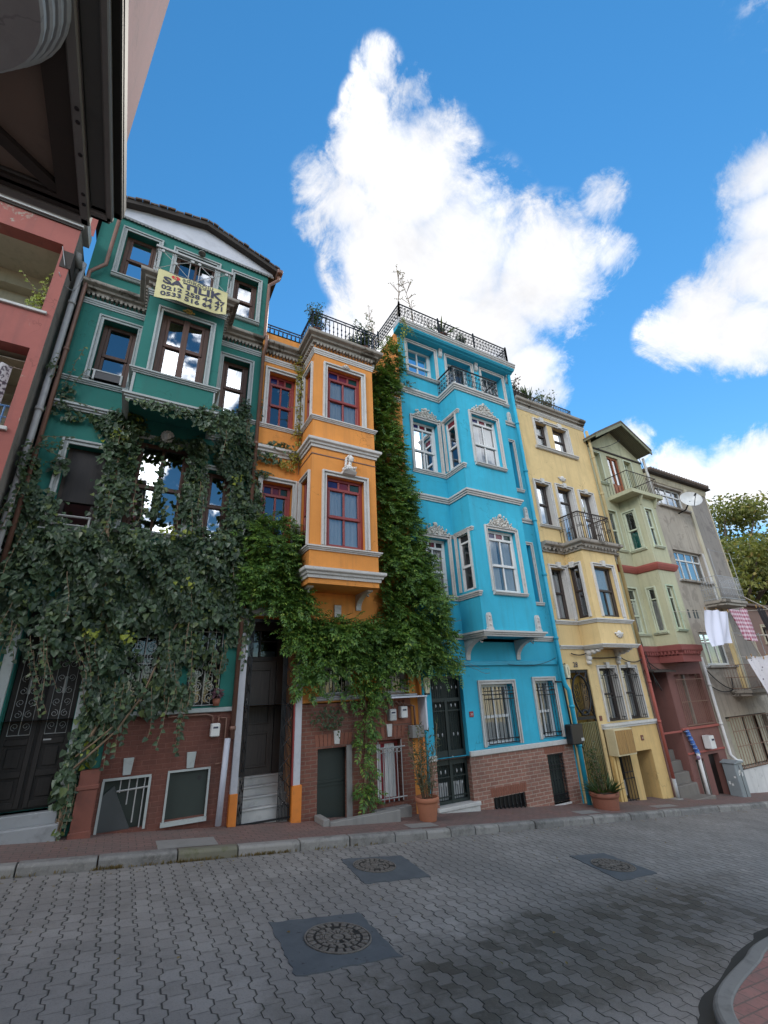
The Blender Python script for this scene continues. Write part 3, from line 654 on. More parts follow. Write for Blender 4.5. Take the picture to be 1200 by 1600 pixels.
# near pavement, whose kerb curves round the street corner beside the camera
NEAR0 = [(3.2, 0.6), (3.55, 1.9), (3.78, 2.35), (4.1, 2.66), (4.5, 2.83), (5.2, 2.99), (6.0, 3.14), (9.0, 3.3), (30.0, 3.3)]
def smooth_line(P, k=6):
    out = []
    for i in range(len(P)-1):
        p0, p1, p2, p3 = P[max(0, i-1)], P[i], P[i+1], P[min(len(P)-1, i+2)]
        for j in range(k):
            t = j/k; out.append(tuple(0.5*(2*p1[q]+(p2[q]-p0[q])*t+(2*p0[q]-5*p1[q]+4*p2[q]-p3[q])*t*t+(3*p1[q]-p0[q]-3*p2[q]+p3[q])*t**3) for q in (0, 1)))
    return out+[P[-1]]
NEAR = smooth_line(NEAR0)
def near_pavement():
    m = MB(WORLD); poly = [(x+0.02, y-0.10) for x, y in NEAR]; poly = [(3.35, -6.0)]+poly+[(30.0, -6.0)]
    m.add([(x, -y, gz(x)+0.10) for x, y in poly], [tuple(range(len(poly)))]); structure(m.build('near_pavement', 'pave_near'))
    k = MB(); k.f = None
    pl = [(3.18, -6.0)]+NEAR; n = len(pl); vs = []
    for i, (x, y) in enumerate(pl):
        a, b = pl[max(0, i-1)], pl[min(n-1, i+1)]; dx, dy = b[0]-a[0], b[1]-a[1]; l = sqrt(dx*dx+dy*dy); nx, ny = dy/l, -dx/l
        vs += [(x, y, gz(x)-0.2), (x, y, gz(x)+0.08), (x+nx*0.03, y+ny*0.03, gz(x)+0.11), (x+nx*0.13, y+ny*0.13, gz(x)+0.11), (x+nx*0.13, y+ny*0.13, gz(x)-0.2)]
    k.add(vs, [(i*5+j, i*5+(j+1) % 5, (i+1)*5+(j+1) % 5, (i+1)*5+j) for i in range(n-1) for j in range(5)]); structure(k.build('near_kerb', 'kerb_dark', bevel=0.01))
    g = MB(WORLD); rn = random.Random(17); L0 = []; L1 = []
    dense = []
    for (a, b) in zip(pl, pl[1:]):
        n_ = max(1, int(sqrt((b[0]-a[0])**2+(b[1]-a[1])**2)/0.12)); dense += [(a[0]+(b[0]-a[0])*i/n_, a[1]+(b[1]-a[1])*i/n_) for i in range(n_)]
    vs = []
    for i, (x, y) in enumerate(dense):
        a, b = dense[max(0, i-1)], dense[min(len(dense)-1, i+1)]; dx, dy = b[0]-a[0], b[1]-a[1]; l = sqrt(dx*dx+dy*dy); w_ = 0.12+0.025*sin(i*0.21)+0.012*sin(i*0.8)+rn.uniform(0, .012); vs += [(x+0.01, -y, gz(x)+0.006), (x-dy/l*w_, -(y+dx/l*w_), gz(x-dy/l*w_)+0.004)]
    g.add(vs, [(2*i, 2*i+1, 2*i+3, 2*i+2) for i in range(len(dense)-1)]); structure(g.build('gutter', 'silt'))
    d = MB(WORLD)
    for _ in range(900):
        i = rn.randrange(8, 70 if len(dense) > 70 else len(dense)); x, y = dense[i]; x -= rn.uniform(0, .2); y += rn.uniform(0.0, .2); r = rn.uniform(.006, .022); d.blob((x, -y, gz(x)+.008), (r, r*rn.uniform(.6, 1), r*.6), 5, 4)
    stuff(d.build('gutter_debris', 'debris'))
near_pavement()
# shallow concrete aprons and patches let into the far pavement
for (x0, x1, y0, y1) in ((4.85, 5.45, 7.95, 8.25), (9.3, 9.95, 8.0, 8.3), (12.1, 13.0, 8.05, 8.3), (0.75, 1.55, 7.9, 8.35)):
    sheet('pavement', x0, x1, y0, y1, PAVE-0.008+0.002, 'concrete')

def manhole_material():
    t = NT('cast_iron'); n = t.noise(30, 5, 0.7); t.col(t.mix(t.rng(n, 0.4, 0.7), (0.022, 0.021, 0.02), (0.055, 0.05, 0.046))); t.rough(0.6); t.b.inputs['Metallic'].default_value = 0.3
    t.bump(n, 0.4, 0.004); MATS['cast_iron'] = t.m
    t = NT('cast_worn'); n = t.noise(26, 5, 0.7); t.col(t.mix(t.rng(n, 0.4, 0.7), (0.13, 0.115, 0.10), (0.22, 0.20, 0.18))); t.rough(0.55); MATS['cast_worn'] = t.m
    t = NT('slate_concrete'); n = t.noise(5, 7, 0.65); c = t.mix(t.rng(n, 0.35, 0.7), (0.075, 0.085, 0.095), (0.105, 0.115, 0.125)); c = t.mix(t.rng(t.noise(14, 6, 0.75), 0.6, 0.68), c, (0.03, 0.03, 0.03)); t.col(c); t.rough(0.8); t.bump(t.noise(80, 4), 0.25, 0.004); MATS['slate_concrete'] = t.m
manhole_material()
def manhole(cx, cy, corners, label, rc):
    root = thing('manhole', label, 'manhole', (cx, cy, gz(cx)), 'manholes in the paved street')
    m = MB(WORLD); rn = random.Random(int(cx*100)); C0 = corners; corners = []
    for i in range(4):
        a, b = C0[i], C0[(i+1) % 4]
        for j in range(14): q = j/14; k = 0.014 if j else 0.02; corners.append((a[0]+(b[0]-a[0])*q+rn.uniform(-k, k), a[1]+(b[1]-a[1])*q+rn.uniform(-k, k)))
    n = len(corners)
    vs = [(x, -y, gz(x)+z) for z in (0.008, -0.05) for x, y in corners]
    m.add(vs, [tuple(range(n))]+[(i, (i+1) % n, n+(i+1) % n, n+i) for i in range(n)]); m.build('concrete_collar', 'slate_concrete', root)
    f = MB(WORLD)
    def ring(r0, r1, z, a0=0.0, a1=2*pi, k=40, mb=None):
        mb = mb or f; vs = []
        for j in range(k+1):
            a = a0+(a1-a0)*j/k
            for r, q in ((r0, 0.0), (r0, z), (r1, z), (r1, 0.0)): x = cx+r*cos(a); vs.append((x, -(cy+r*sin(a)), gz(x)+q))
        mb.add(vs, [(4*j+i, 4*j+i+1, 4*j+5+i, 4*j+4+i) for j in range(k) for i in range(3)]+[(0, 1, 2, 3), (4*k+3, 4*k+2, 4*k+1, 4*k)])
    ring(0.0, rc, 0.012); c = f.build('cover', 'cast_iron', root)
    g = MB(WORLD)
    ring(rc*0.955, rc*1.0, 0.019, mb=g); ring(rc*0.43, rc*0.455, 0.018, mb=g)
    for (a, b, k) in ((0.74, 0.92, 22), (0.55, 0.66, 16), (0.47, 0.53, 12), (0.22, 0.40, 18)):
        for i in range(k):
            if random.random() < 0.08: continue
            a0 = 2*pi*i/k; ring(rc*a, rc*b, 0.018, a0, a0+2*pi/k*0.66, 4, g)
            if a == 0.74: ring(rc*0.80, rc*0.86, 0.021, a0+2*pi/k*0.1, a0+2*pi/k*0.5, 3, g)
    ring(0.0, rc*0.16, 0.018, mb=g); g.build('cover_pattern', 'cast_worn', c)
    return root
manhole(2.12, 4.90, [(1.62, 5.45), (2.55, 5.35), (2.50, 4.38), (1.55, 4.42)], 'large round cast iron manhole cover in a blue grey concrete square, nearest the camera', 0.315)
manhole(3.45, 6.70, [(3.12, 7.14), (4.06, 7.00), (3.95, 6.06), (3.0, 6.10)], 'worn dark manhole in a concrete square near the kerb before the orange house', 0.30)
manhole(6.90, 5.52, [(6.66, 6.12), (7.38, 6.04), (7.23, 5.05), (6.36, 5.0)], 'dark manhole in a concrete square in the street before the blue house', 0.31)

# ------------------------------------------------------------------ shared house parts
def shell_box(mb, x0, x1, y0, y1, z0, z1):
    """sides, back and top of a terrace house behind its front wall"""
    mb.f = None
    mb.add([(x0, y0, z0), (x0, y1, z0), (x1, y1, z0), (x1, y0, z0), (x0, y0, z1), (x0, y1, z1), (x1, y1, z1), (x1, y0, z1)], [(0, 1, 5, 4), (1, 2, 6, 5), (2, 3, 7, 6), (4, 5, 6, 7)])
def bay_box(mb, bx0, bx1, by, z0, z1, hf=(), hl=(), reveal=0.16):
    wall_face(mb, front(by), bx0, bx1, z0, z1, hf, reveal); wall_face(mb, leftside(bx0), 0.0, FY-by, z0, z1, hl, 0.1); wall_face(mb, rightside(bx1), by-FY, 0.0, z0, z1)
    mb.f = None
    for z in (z0, z1): mb.add([(bx0, by, z), (bx1, by, z), (bx1, FY+0.02, z), (bx0, FY+0.02, z)], [(0, 1, 2, 3)])
def rosette(mb, u, w, z, s):
    for i in range(9):
        a = 2*pi*i/9; mb.blob((u+s*0.5*cos(a), w+0.02, z+s*0.42*sin(a)), (s*0.22, 0.03, s*0.2), 6, 5)
    mb.blob((u, w+0.035, z), (s*0.24, 0.04, s*0.24), 8, 6)
    for k in (-1, 1): mb.blob((u+k*s*0.85, w+0.015, z-s*0.1), (s*0.3, 0.025, s*0.16), 6, 5)
def crown(mb, u0, u1, z, h, w, seed=1):
    """low triangular crest of carved leaves over a window"""
    rn = random.Random(seed); n = 11; c = (u0+u1)/2
    mb.prism([(u0, z), (u1, z), (u1-(u1-u0)*0.1, z+h*0.18), (c+0.05, z+h*0.75), (c-0.05, z+h*0.75), (u0+(u1-u0)*0.1, z+h*0.18)], w-0.02, w+0.015)
    for i in range(n):
        q = (i+0.5)/n; top = h*(1-abs(2*q-1))**0.8
        for k in range(max(1, int(top/0.05)+1)):
            mb.blob((u0+(u1-u0)*q+rn.uniform(-.045, .045), w+0.015+rn.uniform(0, .02), z+0.02+k*0.052+rn.uniform(-.02, .02)), (rn.uniform(.014, .045), 0.03, rn.uniform(.014, .045)), 6, 4)
    mb.blob((c, w+0.03, z+h*0.9), (0.045, 0.035, 0.06), 8, 6)
    for k in (-1, 1):
        for i in range(3): a = c+k*(0.08+0.1*i); mb.tube(spiral(a, z+h*(0.55-0.15*i), 0.045, 1.1, pi/2, k, w+0.03), 0.012, 5)
def mask_head(mb, u, w, z, s):
    mb.blob((u, w+s*0.1, z), (s*0.42, s*0.34, s*0.52), 12, 9); mb.blob((u, w+s*0.44, z-s*0.05), (s*0.07, s*0.1, s*0.14), 6, 5)
    for k in (-1, 1): mb.blob((u+k*s*0.16, w+s*0.38, z+s*0.1), (s*0.08, s*0.05, s*0.05), 6, 4)
    mb.blob((u, w+s*0.39, z-s*0.24), (s*0.13, s*0.06, s*0.04), 6, 4)
    for i in range(14): a = 2*pi*i/14; mb.blob((u+s*0.5*cos(a), w+s*0.06, z+s*0.58*sin(a)), (s*0.17, s*0.14, s*0.15), 6, 4)
def corbel(mb, f, u, z0, z1, depth, wide=0.12):
    """scroll bracket carrying a bay: deep at the top, curling in to the wall"""
    k = mb.f; mb.f = f; h = z1-z0; P = []
    for i in range(9): a = i/8*pi/2; P.append((depth*(1-sin(a))*0.92+0.03, z1-0.05-(h-0.1)*(1-cos(a))))
    mb.prism_u([(-0.01, z1), (depth, z1), (depth, z1-0.05)]+P+[(0.03, z0), (-0.01, z0)], u-wide/2, u+wide/2)
    mb.tube([(u, depth*0.82+0.045*cos(t), z1-0.085+0.045*sin(t)) for t in [i*0.7 for i in range(9)]], 0.018, 5); mb.f = k
def meter_box(name, label, f, u, w, z, mat='meter_grey', s=1.0, pipes=True):
    root = thing(name, label, 'gas meter', f.p(u, w, z), 'gas meters on the house walls')
    m = MB(f); m.box(u-0.075*s, u+0.075*s, w, w+0.13*s, z-0.11*s, z+0.10*s); m.build('case', mat, root, bevel=0.015)
    d = MB(f); d.box(u-0.05*s, u+0.05*s, w+0.13*s, w+0.136*s, z+0.0, z+0.065*s); d.m = 1; d.box(u-0.04*s, u+0.04*s, w+0.136*s, w+0.139*s, z+0.02*s, z+0.05*s); d.build('dial', ['plastic_white', 'ink'], root)
    if pipes:
        p = MB(f)
        for k in (-1, 1): p.tube([(u+k*0.05*s, w+0.05, z+0.10*s), (u+k*0.05*s, w+0.05, z+0.19*s), (u+k*0.05*s, w-0.06, z+0.20*s)], 0.014, 6)
        p.build('pipe', 'copper', root)
    return root
# ------------------------------------------------------------------ teal house
def teal_house():
    H = thing('row_house', 'teal four storey house with brown sash windows, half buried in ivy', 'house', (-0.1, 9, 0), 'terraced houses along the street')
    BX0, BX1, BY = -0.74, 0.76, 8.17
    m = MB(); f = MAIN
    top = [(-1.53, -0.86, 10.85, 12.30), (-0.43, 0.49, 10.3, 12.27), (0.95, 1.56, 10.84, 12.25)]
    mid = [(-1.53, -0.89, 7.90, 9.52), (0.93, 1.54, 7.98, 9.5)]
    low = [(-1.57, -0.9, 4.76, 6.44), (-0.5, 0.53, 4.9, 6.86), (0.88, 1.40, 4.9, 6.44)]
    gr = [(-1.50, -0.60, 0.52, 3.4, 0.3), (-0.06, 0.56, 1.80, 3.26), (0.98, 1.55, 1.80, 3.40)]
    wall_face(m, f, -2.05, 1.8, 10.0, 12.9, top, 0.2)
    wall_face(m, f, -2.05, BX0, 7.3, 10.0, mid[:1], 0.2); wall_face(m, f, BX1, 1.8, 7.3, 10.0, mid[1:], 0.2)
    wall_face(m, f, -2.05, 1.8, 3.5, 7.3, low, 0.2); wall_face(m, f, -2.05, 1.8, 1.72, 3.5, [(-1.5, -0.6, 1.72, 3.4, 0.3)]+gr[1:], 0.2)
    wall_face(m, f, -2.05, -0.12, -1.0, 1.72, [(-1.5, -0.6, 0.52, 1.72, 0.3)], 0.2)
    wf = (-0.44, 0.50, 7.92, 9.50)
    bay_box(m, BX0, BX1, BY, 7.3, 10.02, [wf], (), 0.12)
    shell_box(m, -2.05, 1.8, 9.0, 17, -1, 12.6)
    m.build('wall', 'teal', H)
    b = MB(); wall_face(b, Fr(0, 8.985, 1, 0), -0.12, 1.88, -1.0, 1.70, [(-0.05, 0.62, 0.12, 0.82, 0.2), (0.88, 1.50, 0.16, 0.82, 0.12)]); b.f = MAIN; b.quad((-0.12, 0, -1), (-0.12, 0.015, -1), (-0.12, 0.015, 1.7), (-0.12, 0, 1.7)); b.quad((-0.12, 0, 1.7), (1.8, 0, 1.7), (1.8, 0.015, 1.7), (-0.12, 0.015, 1.7))
    b.build('brick_base', 'brick_teal', H)
    s = MB(MAIN); s.box(-0.12, 1.8, 0.016, 0.07, 1.70, 1.775); build_each(s, 'ledge', 'trim_teal', H, bevel=0.01)
    # white tin gable, scalloped edge, heavy dark eaves
    g = MB(MAIN); g.prism([(-1.8, 12.66), (1.95, 12.6), (1.9, 12.72), (0.12, 13.42), (-1.85, 13.0)], 0.0, 0.03); g.build('gable', 'tarp_white', H)
    sc_ = MB(MAIN); n = 46
    for i in range(n):
        x = -1.8+3.72*i/n; z = 12.66-0.06*i/n; sc_.prism([(x, z+0.03), (x+0.08, z+0.03), (x+0.08, z-0.015), (x+0.06, z-0.04), (x+0.04, z-0.048), (x+0.02, z-0.04), (x, z-0.015)], 0.031, 0.05)
    sc_.build('scalloped_trim', 'fascia_grey', H)
    r = MB(WORLD); P = [(-2.3, 12.92), (-1.2, 13.22), (0.12, 13.47), (1.05, 13.16), (2.06, 12.78)]
    for (a, b_) in zip(P, P[1:]):
        r.add([(x, -y, z+dz) for (x, z) in (a, b_) for y in (8.80, 17.0) for dz in (0.0, -0.12)], [(0, 2, 6, 4), (1, 5, 7, 3), (0, 4, 5, 1), (2, 3, 7, 6)])
    r.quad((2.06, -8.80, 12.78), (2.06, -17, 12.78), (2.06, -17, 12.66), (2.06, -8.80, 12.66)); r.quad((-2.3, -8.80, 12.92), (-2.3, -17, 12.92), (-2.3, -17, 12.80), (-2.3, -8.80, 12.80))
    ro = r.build('roof', 'roof_dark', H)
    tl = MB(WORLD); rn = random.Random(3)
    for (a, b_) in zip(P, P[1:]):
        k = 7
        for i in range(k):
            x0, z0 = a[0]+(b_[0]-a[0])*i/k, a[1]+(b_[1]-a[1])*i/k; x1, z1 = a[0]+(b_[0]-a[0])*(i+.94)/k, a[1]+(b_[1]-a[1])*(i+.94)/k; j = rn.uniform(-.02, .03)
            tl.add([(x0, -8.76-j, z0+.005), (x1, -8.76-j, z1+.005), (x1, -9.0, z1+.02), (x0, -9.0, z0+.02), (x0, -8.76-j, z0+.05), (x1, -8.76-j, z1+.05), (x1, -9.0, z1+.06), (x0, -9.0, z0+.06)], [(0, 1, 5, 4), (4, 5, 6, 7), (1, 2, 6, 5), (0, 4, 7, 3), (0, 3, 2, 1)])
    tl.build('roof_tile', 'tile_old', ro)
    gu = MB(WORLD); gu.box(1.98, 2.13, -8.98, -8.70, 12.58, 12.72); gu.build('gutter_box', 'copper', H, bevel=0.02)
    plan = [(-2.03, 9), (BX0, 9), (BX0, BY), (BX1, BY), (BX1, 9), (1.78, 9)]
    cornice('cornice', 'aged_stone', plan, corn_prof(10.06, 0.22, 0.24), H, (0.0, 0.10, 9.985, 10.06, 0.085, 0.045))
    cornice('string_course', 'trim_teal', plan, band_prof(9.80, 0.13, 0.05), H)
    cornice('string_course', 'trim_teal', plan, band_prof(7.16, 0.13, 0.10), H)
    cornice('sill_course', 'trim_teal', plan, band_prof(7.80, 0.09, 0.08), H)
    bead = MB(); bead.f = front(BY); bead.box(BX0, BX0+0.045, 0.0, 0.012, 7.3, 7.8); bead.box(BX1-0.03, BX1, 0.0, 0.012, 7.3, 7.8); build_each(bead, 'corner_bead', 'trim_teal', H)
    W = dict(frame='brownwood', fr=0.085, bar=0.055, tt=0.10, td=0.04, w=-0.16, pane='glass', trim='trim_teal')
    window(H, f, *top[0], cols=1, sill_ext=0.0, **W); window(H, f, *top[2], cols=1, sill_ext=0.0, **W)
    window(H, f, *top[1], cols=2, sill_=False, meet=0, **W)
    window(H, f, *mid[0], cols=1, sill_=False, **W); window(H, f, *mid[1], cols=1, sill_=False, **W)
    W2 = dict(W); W2['fr'] = 0.1; W2['w'] = -0.1
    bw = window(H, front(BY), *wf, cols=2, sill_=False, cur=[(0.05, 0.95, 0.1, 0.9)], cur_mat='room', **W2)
    mm = MB(front(BY)); mm.box(-0.03, 0.09, -0.14, -0.07, 7.92, 9.50); mm.build('mullion', 'brownwood', bw, bevel=0.008)
    og = MB(front(BY)); rosette(og, 0.03, 0.05, 9.63, 0.11); og.build('rosette', 'gold', bw)
    window(H, f, *low[0], cols=1, frame='darkwood', fr=0.08, bar=0.055, w=-0.16, pane='glass_dark', sill_ext=0.0, meet=0.36, trim='trim_teal')
    lw = window(H, f, *low[1], cols=2, meet=0.5, sill_ext=0.0, **W)
    mk = MB(f); mask_head(mk, 0.03, 0.06, 6.98, 0.2); mk.build('mask', 'plaster_white', lw)
    window(H, f, *low[2], cols=1, sill_ext=0.0, **W)
    sh = MB(f); sh.box(-1.5, -0.95, -0.155, -0.135, 5.35, 6.4); sh.build('shutter_board', 'doorwood', H)
    # ground floor windows with scrolled grilles
    for (a, b_, c, d) in gr[1:]:
        wn = window(H, f, a, b_, c, d, frame='doorwood', w=-0.18, cols=2, meet=0.6, pane='glass_dark', trim=None, sill_=False)
        q = MB(f)
        for i in range(5): x = a+0.03+(b_-a-0.06)*i/4; q.bar((x, 0.03, c+0.01), (x, 0.03, d-0.03), 0.008 if i % 2 == 0 else 0.005)
        for z in (c+0.02, c+(d-c)*0.5, c+(d-c)*0.8, d-0.05): q.bar((a+0.01, 0.03, z), (b_-0.01, 0.03, z), 0.008)
        cx = (a+b_)/2; hh = (d-c)
        for k in (-1, 1):
            for j, zc in enumerate((0.09, 0.2, 0.36, 0.44, 0.58, 0.70)):
                q.tube(spiral(cx+k*0.115, c+hh*zc, 0.085, 1.4, pi/2 if j % 2 else -pi/2, k if j % 2 else -k, 0.03, 14), 0.006, 4)
        q.build('grille', 'iron_light', wn)
    # double door with iron scroll lights over a marble step
    d = MB(f); w = -0.22
    d.box(-1.5, -0.6, w-0.05, w, 0.52, 3.4); d.m = 0
    for a in (-1.49, -1.03):
        b_ = a+0.42; d.box(a, a+0.07, w, w+0.03, 0.55, 2.82); d.box(b_-0.07, b_, w, w+0.03, 0.55, 2.82)
        for z in (0.55, 0.95, 1.38, 2.74): d.box(a+0.07, b_-0.07, w, w+0.03, z, z+0.09)
        d.box(a+0.12, b_-0.12, w, w+0.018, 0.68, 0.92); d.box(a+0.12, b_-0.12, w, w+0.018, 1.08, 1.34)
    d.box(-1.5, -0.6, w, w+0.06, 2.84, 2.95); dr = d.build('door', 'doorwood', H, bevel=0.006)
    q = MB(f)
    for a in (-1.42, -0.96):
        b_ = a+0.28; z0, z1 = 1.52, 2.72; ww = w+0.02
        for p, r_ in (((a, ww, z0), (a, ww, z1)), ((b_, ww, z0), (b_, ww, z1)), ((a, ww, z0), (b_, ww, z0)), ((a, ww, z1), (b_, ww, z1)), (((a+b_)/2, ww, z0), ((a+b_)/2, ww, z1))): q.bar(p, r_, 0.006)
        for k in (-1, 1):
            for j, zc in enumerate((0.1, 0.24, 0.38, 0.52, 0.68, 0.85)): q.tube(spiral((a+b_)/2+k*0.068, z0+(z1-z0)*zc, 0.055, 1.3, pi/2 if j % 2 else -pi/2, k, ww, 12), 0.004, 4)
        q.bar(((a+b_)/2, ww, 2.1), ((a+b_)/2, ww+0.02, 2.35), 0.02)
    q.build('door_grille', 'iron_light', dr)
    sl_ = MB(f); sl_.box(-1.0+0.05, -0.85, w+0.028, w+0.036, 1.43, 1.45); sl_.build('letter_slot', 'iron_light', dr)
    jm = MB(f); jm.box(-1.66, -1.52, 0.0, 0.05, 1.0, 3.55); jm.box(-0.59, -0.5, 0.0, 0.05, 0.5, 3.5); jm.build('door_surround', 'trim_teal', H, bevel=0.006)
    st = MB(f); st.box(-1.8, -0.55, -0.2, 0.14, 0.36, 0.52); st.box(-1.85, -0.5, 0.0, 0.26, 0.0, 0.37); st.build('door_step', 'marble_shaded', H, bevel=0.012)
    pl = MB(f); pl.box(-0.36, -0.1, 0.016, 0.2, 0.0, 1.0); pl.box(-0.375, -0.085, 0.016, 0.215, 0.74, 0.80); pl.box(-0.375, -0.085, 0.016, 0.215, 0.0, 0.22); pl.build('pilaster', 'panelred', H, bevel=0.008)
    # basement windows
    bw1 = MB(f); bw1.box(-0.05, 0.62, -0.02, 0.03, 0.80, 0.835); bw1.box(0.59, 0.625, -0.02, 0.03, 0.1, 0.80); bw1.box(-0.055, -0.02, -0.02, 0.03, 0.06, 0.80); w1 = bw1.build('basement_window', 'trim_teal', H)
    p1 = MB(f); p1.quad((-0.05, -0.1, 0.05), (0.62, -0.1, 0.05), (0.62, -0.1, 0.82), (-0.05, -0.1, 0.82)); p1.build('pane', 'board_dgreen', w1)
    sm_ = MB(f); sm_.prism([(-0.05, 0.05), (0.45, 0.05), (0.16, 0.62), (0.12, 0.72), (-0.02, 0.60)], -0.05, -0.04); sm_.build('pane_sheen', 'sheen_grey', w1)  # grey shape painting the diagonal sheen on the dark glass
    g1 = MB(f); g1.bar((0.16, -0.02, 0.64), (0.6, -0.02, 0.66), 0.013)
    for x, lo in ((0.2, 0.62), (0.32, 0.45), (0.43, 0.2), (0.54, 0.1)): g1.bar((x, -0.02, lo), (x, -0.02, 0.8), 0.009)
    g1.build('grille', 'iron_light', w1)
    b2 = MB(f); b2.box(0.86, 0.89, 0.0, 0.04, 0.14, 0.85); b2.box(1.49, 1.52, 0.0, 0.04, 0.14, 0.85); b2.box(0.89, 1.49, 0.0, 0.04, 0.82, 0.85); b2.box(0.84, 1.52, 0.0, 0.08, 0.08, 0.14); w2 = b2.build('basement_hatch', 'trim_teal', H)
    p2 = MB(f); p2.box(0.89, 1.49, -0.06, -0.03, 0.14, 0.82); p2.build('hatch_board', 'board_dgreen', w2)
    ht = MB(f); ht.disc((1.36, -0.029, 0.7), 0.035, 0.002, 12); ht.build('vent_hole', 'black_plastic', w2)
    ks = MB(f)
    for x in (0.26, 1.19): ks.prism([(x-0.055, 0.86), (x+0.055, 0.86), (x+0.075, 1.10), (x-0.075, 1.10)], 0.016, 0.05)
    build_each(ks, 'keystone', 'trim_teal', H, bevel=0.006)
    # balcony on the bay: thin rods between round bosses under a wide rail
    B = MB(front(7.99)); zt = 11.03
    B.box(-0.80, 0.80, -0.03, 0.03, zt-0.03, zt+0.02); B.bar((-0.78, 0, zt-0.1), (0.78, 0, zt-0.1), 0.01); B.bar((-0.78, 0, 10.42), (0.78, 0, 10.42), 0.01)
    xs = [-0.72, -0.42, -0.1, 0.1, 0.42, 0.72]
    for x in xs: B.bar((x, 0, 10.28), (x, 0, zt), 0.009)
    bos = [(-0.66, zt-0.1), (-0.38, zt-0.33), (-0.06, zt-0.1), (0.08, zt-0.1), (0.36, zt-0.33), (0.66, zt-0.1)]
    for a, b_ in zip(bos, bos[1:]): B.bar((a[0], 0.01, a[1]), (b_[0], 0.01, b_[1]), 0.01)
    for (x, z) in ((-0.38, zt-0.33), (0.36, zt-0.33)):
        for k in (-1, 1): B.bar((x, 0.01, z), (x+k*0.3, 0.01, 10.42), 0.008)
    for (x, z) in bos: B.disc((x, 0.012, z), 0.035, 0.02, 14)
    for x in (-0.78, 0.78):
        B.box(x-0.015, x+0.015, -0.95, 0.0, zt-0.03, zt+0.01)
        for k in range(4): B.bar((x, -0.15-0.22*k, 10.28), (x, -0.15-0.22*k, zt), 0.008)
    B.build('balcony_railing', 'iron_light', H)
    # rainwater pipes
    pipe('downpipe', 'greypipe', [(-2.11, 8.86, 10.7), (-2.11, 8.86, 0.3)], 0.055, H, [(0, .11), (0, .36), (0, .62)])
    pipe('downpipe', 'copper', [(-1.72, 8.86, 12.5), (-1.74, 8.86, 10.9), (-1.98, 8.86, 10.55), (-1.98, 8.86, 3.4)], 0.04, H, [(2, .3)])
    pipe('downpipe', 'copper', [(2.05, 8.84, 12.6), (2.05, 8.85, 12.45), (1.82, 8.9, 12.2), (1.82, 8.9, 10.35), (1.84, 8.74, 10.3), (1.84, 8.74, 10.0), (1.82, 8.9, 9.85), (1.82, 8.9, 1.25)], 0.042, H, [(6, .3), (6, .6), (6, .98)])
    pipe('downpipe', 'pvc', [(1.74, 8.86, 1.27), (1.70, 8.84, 0.0)], 0.05, H)
    lp = MB(f); lp.lathe([(0.0, 0.02), (0.05, 0.015), (0.085, -0.01), (0.09, -0.03), (0.0, -0.03)], (0.1, 0.12, 12.38), 16); lp.bar((0.1, 0.0, 12.4), (0.1, 0.12, 12.4), 0.01); lp.build('lamp', 'fascia_grey', H)
    # gas pipe along the ledge
    pipe('gas_pipe', 'copper', [(0.75, 8.93, 1.66), (1.36, 8.93, 1.67), (1.46, 8.93, 1.64), (1.46, 8.93, 1.55)], 0.016, H); pipe('gas_pipe', 'copper', [(1.60, 8.93, 1.6), (1.70, 8.93, 1.6), (1.70, 8.93, 0.9), (1.58, 8.93, 0.88)], 0.016, H)
    return H
teal = teal_house()
meter_box('gas_meter', 'white gas meter on the brick base beside the brown downpipe of the teal house', MAIN, 1.52, 0.03, 1.42, 'plastic_white')
def window_guard():
    root = thing('window_box', 'long black metal box fixed on the left middle sill of the teal house', 'window box', (-1.25, 8.9, 7.9))
    m = MB(MAIN); m.box(-1.44, -1.0, 0.09, 0.115, 7.92, 8.11); m.box(-1.44, -1.0, -0.05, 0.115, 7.92, 7.94); m.build('tray', 'black_plastic', root)
    e = MB(MAIN)
    for x in (-1.47, -1.0): e.box(x, x+0.035, 0.05, 0.13, 7.9, 8.13)
    e.box(-1.5, -0.98, 0.10, 0.125, 8.11, 8.135); e.bar((-1.62, 0.05, 7.98), (-1.5, 0.05, 7.98), 0.014); e.bar((-1.62, 0.05, 7.93), (-1.62, 0.05, 8.05), 0.014); build_each(e, 'bracket', 'iron_light', root)
window_guard()
def low_guard():
    root = thing('window_rail', 'small white sill rail below the shuttered ivy covered window of the teal house', 'sill rail', (-1.2, 8.9, 4.7))
    m = MB(MAIN); m.bar((-1.62, 0.13, 4.98), (-0.95, 0.13, 4.98), 0.018)
    for x in (-1.6, -1.5, -0.97): m.bar((x, 0.13, 4.8), (x, 0.13, 4.98), 0.014)
    m.bar((-1.62, 0.13, 4.82), (-0.95, 0.13, 4.82), 0.014); m.build('rail', 'iron_light', root)
low_guard()
